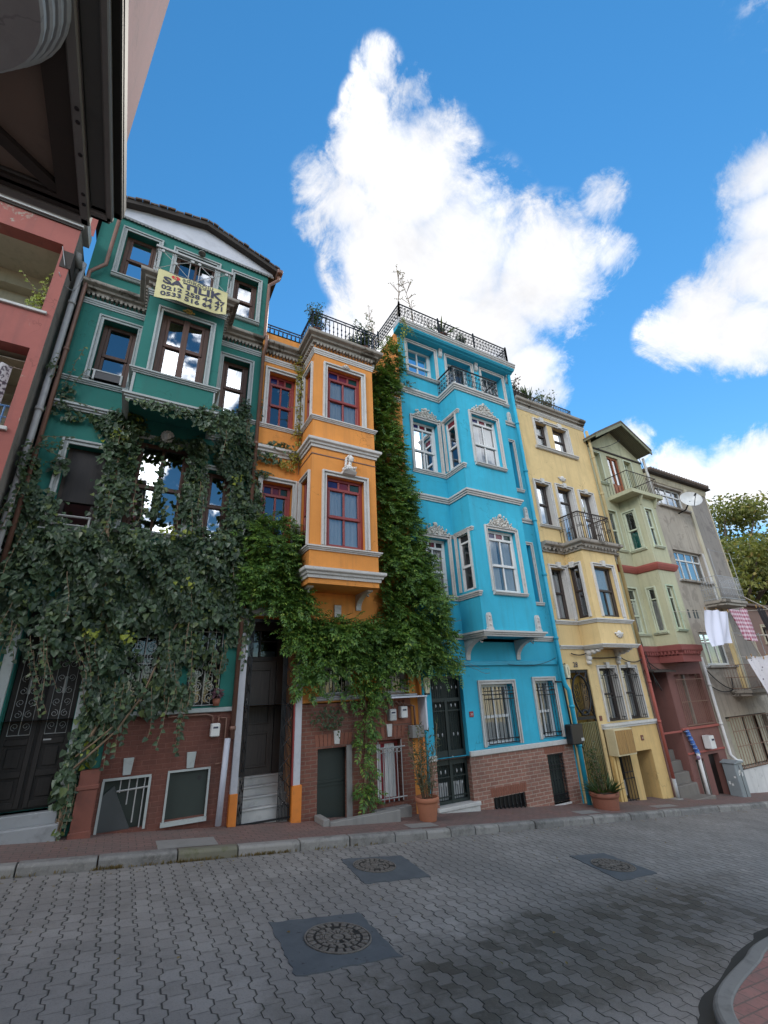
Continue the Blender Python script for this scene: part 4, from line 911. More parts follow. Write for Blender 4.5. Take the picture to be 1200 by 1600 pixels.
def banner():
    root = thing('banner', 'yellow cloth for sale banner with phone numbers on the teal balcony', 'banner', (0.03, 7.9, 10.0))
    f = front(7.90); m = MB(f); n = 24; k = 10
    def P(q, r):
        x = -0.665+1.39*q+0.02*r; z = 10.31-0.60*r+0.0*q; z += -0.24*r*(1-q)*0.9 - 0.02*sin(q*pi)*(1-r) + 0.03*(1-r)*q
        return (x, 0.05*sin(q*5.2+0.4)*r+0.012*sin(q*17+r*3)+0.02*r, z)
    m.add([P(i/n, j/k) for j in range(k+1) for i in range(n+1)], [(j*(n+1)+i, j*(n+1)+i+1, (j+1)*(n+1)+i+1, (j+1)*(n+1)+i) for j in range(k) for i in range(n)], True)
    cloth_ = m.build('banner_cloth', 'bannercloth', root)
    def line(body, size, q0, r0, mat, sx, bold, name='lettering'):
        cu = bpy.data.curves.new(name, 'FONT'); cu.body = body; cu.size = size; cu.offset = bold; cu.resolution_u = 3
        t = bpy.data.objects.new(name, cu); C.objects.link(t); dg = bpy.context.evaluated_depsgraph_get(); me = bpy.data.meshes.new_from_object(t.evaluated_get(dg)); bpy.data.objects.remove(t)
        for v in me.vertices:
            q = q0+v.co.x*sx/1.39; r = r0-v.co.y/(0.60+0.22*(1-q)); a = P(q, r); w_ = f.p(a[0], a[1]+0.008, a[2]); v.co = w_
        me.materials.clear(); me.materials.append(MATS[mat]); o = bpy.data.objects.new(name, me); C.objects.link(o); adopt(o, cloth_)
    line('SATILIK', 0.25, 0.08, 0.43, 'ink', 1.36, 0.010)
    line('0212 258 44 47', 0.168, 0.07, 0.665, 'ink', 1.17, 0.005)
    line('0533 516 64 71', 0.168, 0.07, 0.89, 'ink', 1.17, 0.005)
    line('adıkoğlu', 0.18, 0.33, 0.15, 'ink', 1.0, 0.0)
    b = MB(f); c = P(0.245, 0.115); b.add([(c[0]+(0.085 if i % 2 else 0.088)*cos(2*pi*i/20), c[1]+0.009, c[2]+0.055*sin(2*pi*i/20)) for i in range(20)], [tuple(range(20))]); b.build('badge', 'inkred', cloth_)
    text_mesh('S', 0.13, f, c[0]-0.04, c[1]+0.013, c[2]-0.045, 'bannercloth', 'badge_letter', cloth_)
    ti = MB(f)
    for q in (0.02, 0.5, 0.98): a = P(q, 0.01); ti.bar(a, (a[0], -0.09, a[2]+0.13), 0.006)
    ti.build('tie', 'rope', root)
banner()

# ------------------------------------------------------------------ orange house
def orange_house():
    H = thing('row_house', 'orange house with dark red sash windows in a square projecting bay', 'house', (3.8, 9, -0.3), 'terraced houses along the street')
    BX0, BX1, BY = 2.9, 4.49, 8.17; f = MAIN; m = MB()
    w2 = (2.03, 2.72, 7.9, 9.46); w1 = (2.05, 2.74, 4.82, 6.42)
    dr = (2.0, 2.96, -0.6, 3.40, 0.75); l1 = (3.47, 4.25, 1.88, 2.95); l2 = (4.94, 5.6, 1.86, 2.95)
    wall_face(m, f, 1.8, BX0, 4.0, 10.7, [w1, w2], 0.16); wall_face(m, f, BX1, 5.9, 4.0, 10.4, (), 0.2)
    wall_face(m, f, 1.8, 5.9, 1.76, 4.0, [(2.0, 2.96, 1.76, 3.4, 0.75), l1, l2], 0.18)
    wall_face(m, f, 1.87, 3.1, -1.2, 1.76, [(2.0, 2.96, -1.2, 1.76, 0.75)], 0.18); wall_face(m, f, 5.62, 5.9, -1.2, 1.76)
    f2 = (3.24, 4.16, 7.9, 9.42); f1 = (3.25, 4.17, 4.78, 6.42); s2 = (0.2, 0.68, 7.9, 9.42); s1 = (0.2, 0.68, 4.78, 6.42)
    bay_box(m, BX0, BX1, BY, 3.97, 10.05, [f1, f2], [s1, s2], 0.1)
    shell_box(m, 1.8, 5.9, 9.0, 17, -1.2, 10.4)
    m.build('wall', 'orange', H)
    b = MB(); wall_face(b, Fr(0, 8.985, 1, 0), 3.1, 5.62, -1.2, 1.74, [(3.46, 4.11, -0.6, 0.94, 0.25), (4.74, 5.33, -0.16, 0.98, 0.2)]); b.f = MAIN; b.quad((3.1, 0, -1), (3.1, 0.015, -1), (3.1, 0.015, 1.74), (3.1, 0, 1.74)); b.build('brick_base', 'brick_orange', H)
    plan = [(1.86, 9), (BX0, 9), (BX0, BY), (BX1, BY), (BX1, 9), (5.86, 9)]
    cornice('cornice', 'aged_stone', plan, corn_prof(10.02, 0.24, 0.24), H, (0.0, 0.10, 9.94, 10.02, 0.085, 0.045))
    cornice('string_course', 'trim', plan, band_prof(9.72, 0.14, 0.05), H)
    cornice('sill_course', 'trim', plan, band_prof(7.80, 0.09, 0.07), H)
    cornice('string_course', 'trim', plan, corn_prof(7.07, 0.2, 0.13), H)
    cornice('groove_line', 'copper', plan[1:5], [(-0.01, 6.89), (0.012, 6.89), (0.012, 6.915), (-0.01, 6.915)], H)
    cornice('sill_course', 'trim', plan[1:5], band_prof(4.66, 0.09, 0.08), H)
    cornice('string_course', 'trim', plan[1:5], corn_prof(4.08, 0.2, 0.13), H)
    par = MB(); wall_face(par, Fr(0, 9.06, 1, 0), 1.82, 2.9, 10.2, 10.68); par.f = MAIN; par.box(1.82, 2.92, -0.3, 0.0, 10.66, 10.70); par.build('parapet', 'orange', H)
    fl = MB(); fl.f = None; fl.slab([(BX0-0.18, BY-0.18), (BX1+0.18, BY-0.18), (BX1+0.18, 9.0), (BX0-0.18, 9.0)], 10.2, 10.245); fl.build('terrace', 'aged_stone', H)
    ST = ['stain_blue', 'stain_red', 'stain_green']
    W = dict(frame='redwood', fr=0.075, bar=0.045, w=-0.09, tt=0.11, td=0.06, transom=0.27, stained=ST, pane='glass_red', meet=0.5)
    CU = [(0.02, 0.47, 0.02, 0.82), (0.55, 0.98, 0.02, 0.82)]
    wb = window(H, front(BY), *f2, sill_=False, cur=CU, **W); wc = window(H, front(BY), *f1, sill_=False, cur=CU, **W)
    o = MB(front(BY)); rosette(o, 3.72, 0.05, 9.54, 0.1); o.build('rosette', 'plaster_white', wb)
    for s_ in (s2, s1):
        W3 = dict(W); W3.update(stained=None, transom=0.0, cols=1, tt=0.09, w=-0.06, fr=0.06); window(H, leftside(BX0), *s_, sill_=False, room=False, **W3)
    window(H, f, *w2, sill_=False, **{**W, 'w': -0.13}); window(H, f, *w1, sill_=True, **{**W, 'w': -0.13})
    # plaster bust on the lower bay window
    bu = MB(front(BY)); x, z = 3.76, 6.52
    bu.blob((x, 0.09, z+0.09), (0.17, 0.085, 0.075), 14, 8); bu.blob((x-0.02, 0.12, z+0.13), (0.10, 0.075, 0.075), 12, 7)
    for i in range(7): bu.tube([(x-0.15+0.045*i, 0.17, z+0.02+0.012*i), (x-0.10+0.04*i, 0.185, z+0.10+0.01*i)], 0.014, 5)
    bu.tube([(x, 0.11, z+0.15), (x+0.015, 0.13, z+0.29)], 0.046, 10, r1=0.04); bu.blob((x+0.02, 0.15, z+0.345), (0.060, 0.075, 0.088), 14, 10); bu.blob((x+0.045, 0.225, z+0.335), (0.014, 0.022, 0.024), 6, 5); bu.blob((x+0.035, 0.20, z+0.285), (0.028, 0.03, 0.02), 6, 5)
    for k in (-1, 1): bu.blob((x+0.032+k*0.026, 0.215, z+0.362), (0.013, 0.01, 0.007), 5, 4)
    bu.blob((x+0.038, 0.222, z+0.305), (0.018, 0.01, 0.006), 5, 4)
    rb = random.Random(3)
    for i in range(30): a = rb.uniform(-0.2, pi+0.4); bu.blob((x+0.01+0.07*cos(a), 0.11+rb.uniform(-.03, .05), z+0.365+0.072*sin(a)), (0.024, 0.026, 0.022), 6, 4)
    for i in range(16): q = i/15; bu.blob((x-0.075-0.035*q+rb.uniform(-.012, .012), 0.12+0.03*q, z+0.37-0.25*q), (0.028, 0.03, 0.026), 6, 4)
    bu.prism_u([(0.0, z-0.02), (0.12, z-0.02), (0.18, z+0.04), (0.0, z+0.05)], x-0.16, x+0.16); bu.build('bust', 'plaster_white', H)
    cb = MB(); corbel(cb, Fr(3.02, 9, 1, 0), 0.0, 3.62, 3.98, 0.62, 0.13); corbel(cb, Fr(4.38, 9, 1, 0), 0.0, 3.62, 3.98, 0.62, 0.13); build_each(cb, 'corbel', 'trim', H, bevel=0.008)
    vb = MB(f); vb.box(3.79, 3.95, 0.0, 0.04, 3.45, 3.72); build_each(vb, 'keystone', 'trim', H, bevel=0.006)
    # roof terrace railings
    for (pl, z0, z1) in (([(BX0-0.1, 9.0), (BX0-0.1, BY-0.1), (BX1+0.1, BY-0.1), (BX1+0.1, 9.0)], 10.26, 10.96), ([(1.86, 9.08), (2.9, 9.08)], 10.70, 11.02)):
        r = MB()
        for (a, b_) in zip(pl, pl[1:]):
            dx, dy = b_[0]-a[0], b_[1]-a[1]; L_ = sqrt(dx*dx+dy*dy); r.f = Fr(a[0], a[1], dx/L_, dy/L_)
            for z in (z1, z1-0.085, z0+0.05): r.box(0, L_, -0.012, 0.012, z-0.012, z+0.012)
            baluster_panel(r, 0, L_, z0+0.05, z1-0.085, 0, 0.115, 0.011)
            k = max(1, int(L_/0.25))
            for i in range(k): c = (i+0.5)*L_/k; r.tube(spiral(c-0.02, z1-0.045, 0.03, 1.2, 0, 1, 0), 0.005, 4)
        r.build('terrace_railing', 'iron_blue', H)
    # front door: deep recess, folding gate, marble steps
    d = MB(f); d.box(2.1, 2.74, -0.62, -0.57, 0.55, 2.6); d.m = 0
    for z0, z1 in ((0.68, 1.28), (1.42, 2.45)):
        for (a, b_, c, e) in ((2.17, 2.21, z0, z1), (2.61, 2.65, z0, z1), (2.21, 2.61, z1-0.04, z1), (2.21, 2.61, z0, z0+0.04)): d.box(a, b_, -0.57, -0.545, c, e)
    dd = d.build('door', 'doorbrown', H, bevel=0.006)
    h = MB(f); h.tube([(2.17, -0.50, 1.85), (2.17, -0.47, 1.80), (2.17, -0.47, 1.66), (2.17, -0.50, 1.6)], 0.012, 6); h.box(2.155, 2.185, -0.57, -0.52, 1.55, 1.9); h.build('handle', 'iron_light', dd)
    fr = MB(f); fr.box(2.0, 2.1, -0.66, -0.54, 0.5, 3.4); fr.box(2.74, 2.96, -0.66, -0.54, 0.5, 3.4); fr.box(2.1, 2.74, -0.66, -0.54, 2.6, 2.68); fr.box(2.1, 2.74, -0.66, -0.54, 3.2, 3.4); fr.box(2.36, 2.39, -0.62, -0.56, 2.68, 3.2); fr.box(2.1, 2.74, -0.62, -0.56, 2.98, 3.0); fr.build('door_frame', 'doorwood', H)
    tp = MB(f); tp.quad((2.1, -0.6, 2.68), (2.74, -0.6, 2.68), (2.74, -0.6, 3.2), (2.1, -0.6, 3.2)); tp.build('transom_pane', 'glass_dark', H)
    pp = MB(f); pp.box(2.42, 2.72, -0.64, -0.63, 2.68, 2.8); pp.m = 1; pp.box(2.12, 2.34, -0.64, -0.63, 2.68, 2.79); build_each(pp, 'card_behind_glass', ['plastic_white', 'creampaint'], H)
    st = MB(f); 
    for i, (z1, w0) in enumerate(((0.555, -0.50), (0.41, -0.36), (0.27, -0.22), (0.12, -0.08))): st.box(2.02, 2.94, -0.75, w0, z1-0.5, z1-0.03); st.box(2.02, 2.94, -0.75, w0+0.025, z1-0.03, z1)
    st.build('door_step', 'marble', H, bevel=0.006)
    gt = MB(f)
    for side, xs in ((0, [2.03+0.022*i for i in range(4)]), (1, [2.72+0.026*i for i in range(9)])):
        for x in xs: gt.box(x-0.006, x+0.006, 0.0, 0.025, -0.12, 3.3)
        for z in [0.05+0.32*i for i in range(10)]:
            gt.bar((xs[0], 0.03, z), (xs[-1], 0.03, z+0.22), 0.006); gt.bar((xs[0], 0.03, z+0.22), (xs[-1], 0.03, z), 0.006)
    gt.box(2.0, 2.96, -0.01, 0.02, 3.3, 3.36); gt.box(2.0, 2.96, -0.01, 0.012, -0.1, -0.07); gt.build('folding_gate', 'iron', H)
    po = MB(f); po.box(1.87, 1.99, 0.0, 0.06, 0.38, 3.46); po.box(2.97, 3.11, 0.0, 0.06, 0.38, 2.75); po.box(1.88, 3.12, 0.0, 0.07, 3.42, 3.52); po.prism([(1.9, 3.52), (3.1, 3.52), (2.9, 3.56), (2.66, 3.6), (2.5, 3.64), (2.34, 3.6), (2.1, 3.56)], 0.0, 0.06); po.build('door_surround', 'white_post', H, bevel=0.006)
    ft = MB(f); ft.box(1.86, 2.0, 0.0, 0.09, -0.4, 0.40); ft.box(2.96, 3.14, 0.0, 0.09, -0.5, 0.40); build_each(ft, 'plinth', 'orangepaint', H, bevel=0.008)
    rs = MB(f); rs.box(2.945, 2.972, 0.0, 0.065, 0.4, 3.42); rs.build('door_edge', 'redwood', H)
    mk = MB(f); mask_head(mk, 2.5, 0.07, 3.56, 0.14); mk.build('mask', 'plaster_white', H)
    for q in (l1, l2):
        wn = window(H, f, *q, frame='white_post', w=-0.15, cols=2, meet=0.5, pane='glass_dark', trim=None, sill_ext=0.05, sill_d=0.09)
        g = MB(f); grille(g, q[0]+0.03, q[1]-0.03, q[2]+0.05, q[3]-0.06, 0.05, 8, (), 0.007); g.build('grille', 'iron_light', wn)
    # basement door and striped-curtain window
    bd = MB(f); bd.box(3.46, 4.11, -0.2, -0.16, -0.6, 0.94); bd.box(3.5, 4.07, -0.16, -0.14, 0.34, 0.38); bd.box(3.5, 4.07, -0.16, -0.14, 0.28, 0.31); bd.build('basement_door', 'board_dgreen', H)
    jb = MB(f); jb.box(4.06, 4.17, 0.016, 0.05, -0.5, 0.96); jb.build('door_jamb', 'concrete', H)
    ar = MB(f)
    for c, zt, n in ((3.79, 0.98, 9), (5.04, 1.02, 8)):
        for i in range(n): x = c-0.38+0.76*(i+0.5)/n; k = (i+0.5)/n-0.5; ar.prism([(x-0.036, zt), (x+0.036, zt), (x+0.036+k*0.06, zt+0.21), (x-0.036+k*0.06, zt+0.21)], 0.016, 0.024)
    build_each(ar, 'brick_arch', 'terracotta_dark', H)
    ky = MB(f); ky.prism([(3.80, 1.0), (3.90, 1.0), (3.92, 1.24), (3.78, 1.24)], 0.016, 0.06); ky.prism([(4.99, 1.04), (5.09, 1.04), (5.11, 1.28), (4.97, 1.28)], 0.016, 0.06); build_each(ky, 'keystone', 'trim', H, bevel=0.006)
    bw = MB(f); bw.box(4.74, 4.79, -0.19, -0.14, -0.12, 0.95); bw.box(5.28, 5.33, -0.19, -0.14, -0.12, 0.95); bw.box(4.79, 5.28, -0.19, -0.14, 0.9, 0.95); bw.box(4.79, 5.28, -0.19, -0.14, -0.14, -0.08); w_ = bw.build('basement_window', 'redwood', H)
    cc = MB(); curtain_mesh(cc, f, 4.8, 5.28, -0.1, 0.9, -0.185, 0.01, 6); cc.build('curtain', 'curtain', w_)
    cr = MB(); curtain_mesh(cr, f, 4.93, 5.02, -0.1, 0.9, -0.165, 0.006, 2); cr.build('curtain_stripe', 'curtain_red', w_)
    g = MB(f)
    for i in range(6): x = 4.76+0.55*i/5; g.bar((x, 0.045, -0.12), (x, 0.045, 0.84 if 0 < i < 5 else 0.97), 0.011); 
    for z in (0.84, -0.06): g.bar((4.68, 0.045, z), (5.40, 0.045, z), 0.012)
    for i in range(5): x = 4.815+0.55*i/5; g.tube(spiral(x, 0.785, 0.04, 0.95, 0, 1, 0.045, 10, 1.0), 0.007, 4)
    g.build('grille', 'iron_light', w_)
    # hooded meter niche
    nb = MB(f); nb.box(4.96, 5.86, 0.0, 0.34, 1.78, 1.81); nb.box(5.82, 5.86, 0.0, 0.3, 1.12, 1.78); nb.build('meter_hood', 'tarp_white', H)
    nw = MB(f); nw.box(4.95, 5.60, 0.016, 0.03, 1.27, 1.78); nw.build('niche_back', 'terracotta_dark', H)
    for k in range(5): pipe('gas_pipe', 'copper', [(5.0+0.12*k, 8.93, 1.7-0.02*k), (5.1+0.12*k, 8.91, 1.74-0.03*k), (5.2+0.1*k, 8.92, 1.62)], 0.014, H)
    pipe('gas_pipe', 'copper', [(5.55, 8.9, 1.62), (5.64, 8.88, 1.6), (5.64, 8.88, 1.2)], 0.025, H)
    pipe('downpipe', 'orangepaint', [(5.83, 8.9, 3.2), (5.83, 8.9, 1.82)], 0.04, H); pipe('downpipe', 'orangepaint', [(5.84, 8.9, 1.15), (5.84, 8.9, -0.35)], 0.03, H)
    eb = MB(f); eb.box(5.52, 5.82, 0.02, 0.2, 0.98, 1.22); eb.build('cable_box', 'concrete', H, bevel=0.008)
    ap = MB(f)
    for (a, b_, w0, w1, z) in ((3.4, 3.52, 0.05, 0.5, -0.11), (3.52, 4.95, 0.38, 0.52, -0.16), (4.6, 5.4, 0.02, 0.2, -0.2)): ap.box(a, b_, w0, w1, z-0.4, z+0.0)
    build_each(ap, 'doorstep_kerb', 'concrete', H, bevel=0.01)
    return H
orange = orange_house()
meter_box('gas_meter', 'grey gas meter hung left in the hooded niche of the orange house', MAIN, 5.08, 0.035, 1.46, 'meter_grey', 1.1)
meter_box('gas_meter', 'white gas meter hung right in the hooded niche of the orange house', MAIN, 5.36, 0.035, 1.5, 'plastic_white', 1.1)

# ------------------------------------------------------------------ blue house
def blue_house():
    H = thing('row_house', 'bright blue house with white sash windows and a railed roof terrace', 'house', (8.2, 9, -0.7), 'terraced houses along the street')
    X0, X1, BX0, BX1, BY = 5.9, 10.62, 7.3, 9.2, 8.2; f = MAIN; m = MB()
    tw = [(6.25, 7.29, 10.98, 12.2), (7.79, 8.82, 10.36, 12.2), (9.29, 10.25, 11.02, 12.2)]
    ml = [(6.25, 7.14, 7.66, 9.34), (6.27, 7.10, 4.13, 5.66)]; tall = [(9.6, 10.26, 7.76, 9.52), (9.6, 10.26, 4.14, 5.88)]
    wall_face(m, f, X0, X1, 10.3, 12.5, tw, 0.28)
    wall_face(m, f, X0, BX0, 3.0, 10.3, ml, 0.2); wall_face(m, f, BX1, X1, 3.0, 10.3, tall, 0.3)
    dr = (6.2, 7.13, -0.38, 2.21, 0.18); g1 = (7.68, 8.72, 0.62, 1.98); g2 = (9.53, 10.22, 0.64, 2.02)
    wall_face(m, f, X0, X1, 0.5, 3.0, [(6.2, 7.13, 0.5, 2.21, 0.18), g1, g2], 0.2)
    wf = [(7.80, 8.79, 7.80, 9.45), (7.83, 8.82, 4.14, 5.82)]; sw = [(0.15, 0.64, 7.72, 9.32), (0.16, 0.64, 4.2, 5.74)]
    bay_box(m, BX0, BX1, BY, 3.08, 10.3, wf, sw, 0.13)
    wall_face(m, f, X0, X0+0.06, -1.5, 0.5); wall_face(m, f, 10.55, X1, -1.5, 0.5)
    m.f = None; m.add([(X1, 9, -1.5), (X1, 17, -1.5), (X1, 17, 12.5), (X1, 9, 12.5), (X0, 17, -1.5), (X0, 17, 12.5), (X0, 9, 12.5)], [(0, 1, 2, 3), (1, 4, 5, 2), (2, 5, 6, 3)])
    m.build('wall', 'blue', H)
    sw_ = MB(); sw_.f = None; sw_.add([(X0, 9, -1.5), (X0, 17, -1.5), (X0, 17, 12.55), (X0, 9, 12.55), (X0+0.1, 9.0, 12.55), (X0+0.1, 17, 12.55)], [(0, 1, 2, 3), (3, 2, 5, 4)]); sw_.build('side_wall', 'orange', H)
    b = MB(); wall_face(b, Fr(0, 8.985, 1, 0), X0+0.06, 10.55, -1.6, 0.48, [(6.2, 7.13, -0.4, 0.48, 0.18), (7.68, 8.66, -0.70, -0.40, 0.2), (9.56, 10.14, -0.78, 0.29, 0.2)]); b.build('brick_base', 'brick_blue', H)
    lg = MB(f); lg.box(X0+0.02, 6.2, 0.0, 0.06, 0.47, 0.58); lg.box(7.13, 10.58, 0.0, 0.06, 0.47, 0.58); build_each(lg, 'ledge', 'trim', H, bevel=0.012)
    # top cornice: deep cove with a dentilled fascia
    m = MB(); m.sweep([(X0-0.12, 9), (X1, 9)], [(-0.01, 12.34), (0.20, 12.37), (0.22, 12.40), (0.30, 12.41), (0.32, 12.44), (0.34, 12.45), (0.34, 12.49), (-0.01, 12.49)]); m.build('cove', 'blue', H)
    cornice('cornice', 'trim', [(X0-0.13, 9), (X1+0.02, 9)], [(-0.01, 12.491), (0.35, 12.491), (0.36, 12.52), (0.38, 12.535), (0.38, 12.595), (0.41, 12.61), (0.41, 12.65), (-0.01, 12.65)], H, (0.34, 0.395, 12.54, 12.59, 0.07, 0.038))
    br = MB(f)
    for x in (7.52, 9.04, 10.5):
        br.prism_u([(0.0, 12.36), (0.1, 12.36), (0.1, 12.3), (0.075, 12.24), (0.095, 12.16), (0.06, 12.08), (0.0, 12.04)], x-0.065, x+0.065); br.tube(spiral(x, 12.3, 0.035, 1.2, 0, 1, 0.105), 0.012, 5)
    build_each(br, 'bracket', 'trim', H, bevel=0.004)
    W = dict(frame='white', fr=0.075, bar=0.045, tt=0.10, td=0.05, pane='glass_clear', meet=0.48)
    CU = [(0.0, 0.42, 0.02, 0.85), (0.5, 1.0, 0.02, 0.85)]
    window(H, f, *tw[0], w=-0.24, cur=CU, cur_mat='curtain', sill_ext=0.0, **W)
    window(H, f, *tw[1], w=-0.24, sill_=False, cur=[(0.0, 0.6, 0.0, 0.9)], **W)
    window(H, f, *tw[2], w=-0.24, cur=CU, sill_ext=0.0, **W)
    S1 = ['stain_blue', 'stain_red', 'black_plastic']
    for i, q in enumerate(ml):
        w_ = window(H, f, *q, w=-0.16, transom=0.24, stained=S1, sill_=False, cur=CU[1:], cur_mat='curtain', **W)
        c = MB(f); crown(c, q[0]+0.0, q[1]+0.06, q[3]+0.105, 0.3, 0.03, i); c.build('carved_crest', 'aged_crest', w_)
    for i, q in enumerate(wf):
        w_ = window(H, front(BY), *q, w=-0.1, transom=0.24, stained=S1[:2]+['stain_green'], cur=CU, sill_ext=-0.02, **W)
        c = MB(front(BY)); crown(c, q[0]-0.02, q[1]+0.0, q[3]+0.105, 0.34, 0.03, i+5); c.build('carved_crest', 'aged_crest', w_)
    for q in sw: window(H, leftside(BX0), *q, w=-0.05, transom=0.26, stained=['stain_red' if q is sw[0] else 'black_plastic'], cols=1, sill_=False, room=False, **{**W, 'fr': 0.06, 'tt': 0.07})
    cornice('sill_course', 'trim', [(6.13, 9), (BX0, 9), (BX0, BY), (BX0+0.05, BY)], band_prof(7.53, 0.12, 0.08), H); cornice('sill_course', 'trim', [(6.13, 9), (BX0, 9), (BX0, BY), (BX0+0.05, BY)], band_prof(4.0, 0.12, 0.08), H)
    cornice('head_course', 'trim', [(7.14, 9), (BX0, 9), (BX0, BY), (BX0+0.04, BY)], band_prof(9.33, 0.11, 0.05), H); cornice('head_course', 'trim', [(7.1, 9), (BX0, 9), (BX0, BY), (BX0+0.04, BY)], band_prof(5.70, 0.1, 0.05), H)
    for q in tall:
        t = MB(f); surround(t, f, q[0], q[1], q[2], q[3], 0.09, 0.05); sill(t, f, q[0]-0.05, q[1]+0.13, q[2], 0.1, 0.09); t.build('blind_window', 'trim', H, bevel=0.004)
        bk = MB(f); bk.box(q[0], q[1], -0.32, -0.29, q[2], q[3]); bk.build('blind_panel', 'blue', H)
    pl = [(5.92, 9), (BX0, 9), (BX0, BY), (BX1, BY), (BX1, 9)]
    cornice('string_course', 'trim', pl, band_prof(10.16, 0.17, 0.10), H); cornice('string_course', 'trim', pl, band_prof(6.72, 0.15, 0.10), H); cornice('string_course', 'trim', pl+[(10.5, 9)], band_prof(3.04, 0.13, 0.12), H)
    bl = MB(f); bl.box(6.0, 10.55, 0.0, 0.07, 2.42, 2.53); build_each(bl, 'ledge', 'bluepaint', H, bevel=0.01)
    sh = MB(f)
    for z in (10.30, 6.72): sh.prism_u([(-0.01, z-0.12), (0.04, z-0.12), (0.04, z-0.06), (0.08, z-0.05), (0.1, z), (-0.01, z)], 10.02, 10.56)
    build_each(sh, 'shelf', 'trim', H, bevel=0.004)
    fi = MB()
    for (F_, u, z) in ((f, 10.28, 10.30), (f, 10.28, 6.72), (front(BY), 7.47, 3.17), (front(BY), 9.1, 3.17), (f, 9.46, 3.17)):
        fi.f = F_; fi.prism([(u-0.095, z), (u+0.095, z), (u+0.095, z+0.05), (u+0.07, z+0.07), (u+0.062, z+0.36), (u+0.03, z+0.42), (u-0.03, z+0.42), (u-0.062, z+0.36), (u-0.07, z+0.07), (u-0.095, z+0.05)], 0.0, 0.07)
        fi.tube(spiral(u, z+0.25, 0.035, 1.3, 0, 1, 0.075), 0.01, 5); fi.blob((u, 0.08, z+0.34), (0.03, 0.02, 0.03), 6, 5); fi.blob((u, 0.08, z+0.13), (0.03, 0.015, 0.025), 6, 5)
    build_each(fi, 'finial', 'trim', H)
    cb = MB(); corbel(cb, Fr(7.38, 9, 1, 0), 0.0, 2.55, 3.05, 0.72, 0.14); corbel(cb, Fr(9.08, 9, 1, 0), 0.0, 2.55, 3.05, 0.72, 0.14); build_each(cb, 'corbel', 'trim', H, bevel=0.01)
    # balcony on the bay and roof railing of cast scrolls
    r = MB(); bp = [(BX0+0.02, 9.0), (BX0+0.02, BY+0.02), (BX1-0.1, BY+0.02), (BX1-0.1, 9.0)]
    for (a, b_) in zip(bp, bp[1:]):
        dx, dy = b_[0]-a[0], b_[1]-a[1]; L_ = sqrt(dx*dx+dy*dy); r.f = Fr(a[0], a[1], dx/L_, dy/L_); r.box(0, L_, -0.018, 0.018, 11.03, 11.065); r.box(0, L_, -0.012, 0.012, 10.38, 10.40); scroll_panel(r, 0, L_, 10.40, 11.03, 0, 0.011, 0.14)
    r.build('balcony_railing', 'iron', H)
    r = MB(); rp = [(5.8, 17.0), (5.8, 8.63), (10.3, 8.63), (10.3, 9.6)]
    for (a, b_) in zip(rp, rp[1:]):
        dx, dy = b_[0]-a[0], b_[1]-a[1]; L_ = sqrt(dx*dx+dy*dy); r.f = Fr(a[0], a[1], dx/L_, dy/L_); r.box(0, L_, -0.016, 0.016, 13.22, 13.25); r.box(0, L_, -0.012, 0.012, 12.68, 12.70); scroll_panel(r, 0, L_, 12.70, 13.22, 0, 0.012, 0.13)
        k = max(1, int(round(L_/1.5)))
        for i in range(k+1): x = L_*i/k; r.box(x-0.022, x+0.022, -0.022, 0.022, 12.64, 13.29); r.blob((x, 0, 13.31), (0.03, 0.03, 0.03), 8, 6)
    r.build('roof_railing', 'iron', H)
    # barred double door
    d = MB(f); w = -0.12
    d.box(6.2, 6.26, w-0.03, w, -0.38, 2.21); d.box(7.07, 7.13, w-0.03, w, -0.38, 2.21); d.box(6.63, 6.70, w-0.03, w+0.01, -0.38, 1.68); d.box(6.26, 7.07, w-0.03, w, 1.64, 1.72); d.box(6.26, 7.07, w-0.03, w, -0.38, -0.32); d.box(6.26, 7.07, w-0.03, w, 2.15, 2.21)
    for a, b_ in ((6.26, 6.63), (6.70, 7.07)):
        d.box(a, b_, w-0.02, w-0.005, 0.36, 0.62)
        for z in (1.45, 0.62, 0.36, 0.12, -0.25): d.box(a, b_, w-0.025, w-0.003, z-0.012, z+0.012)
        for i in range(1, 6): x = a+(b_-a)*i/6; d.bar((x, w-0.014, -0.32), (x, w-0.014, 0.36), 0.008); d.bar((x, w-0.014, 0.62), (x, w-0.014, 1.64), 0.008); d.bar((x, w-0.014, 1.72), (x, w-0.014, 2.15), 0.008)
    dr_ = d.build('door', 'iron_dgreen', H)
    k = MB(f)
    for a, b_ in ((6.26, 6.63), (6.70, 7.07)):
        for z in (1.56, 0.95, 0.22, -0.02):
            for i in (2, 4): x = a+(b_-a)*i/6; k.blob((x, w, z), (0.02, 0.014, 0.04), 6, 5)
        for i in (1, 3, 5): x = a+(b_-a)*i/6; k.blob((x, w, 1.95), (0.016, 0.014, 0.035), 6, 5)
    k.blob((6.73, w+0.02, 0.5), (0.02, 0.02, 0.02), 8, 6); build_each(k, 'door_stud', 'iron_light', dr_)
    bk = MB(f); bk.box(6.2, 7.13, -0.28, -0.25, -0.38, 2.21); bk.build('door_backing', 'board_dgreen', dr_)
    cs = MB(f); cs.box(6.28, 6.62, -0.245, -0.235, -0.33, 0.0); cs.box(6.72, 7.05, -0.245, -0.235, -0.33, 0.0); build_each(cs, 'door_sheet', 'meter_grey', dr_)
    st = MB(f); st.box(6.1, 7.24, -0.15, 0.12, -0.46, -0.385); st.prism_u([(0.0, -0.9), (0.1, -0.9), (0.1, -0.46), (0.0, -0.46)], 6.12, 7.22); st.build('door_step', 'trim', H, bevel=0.012)
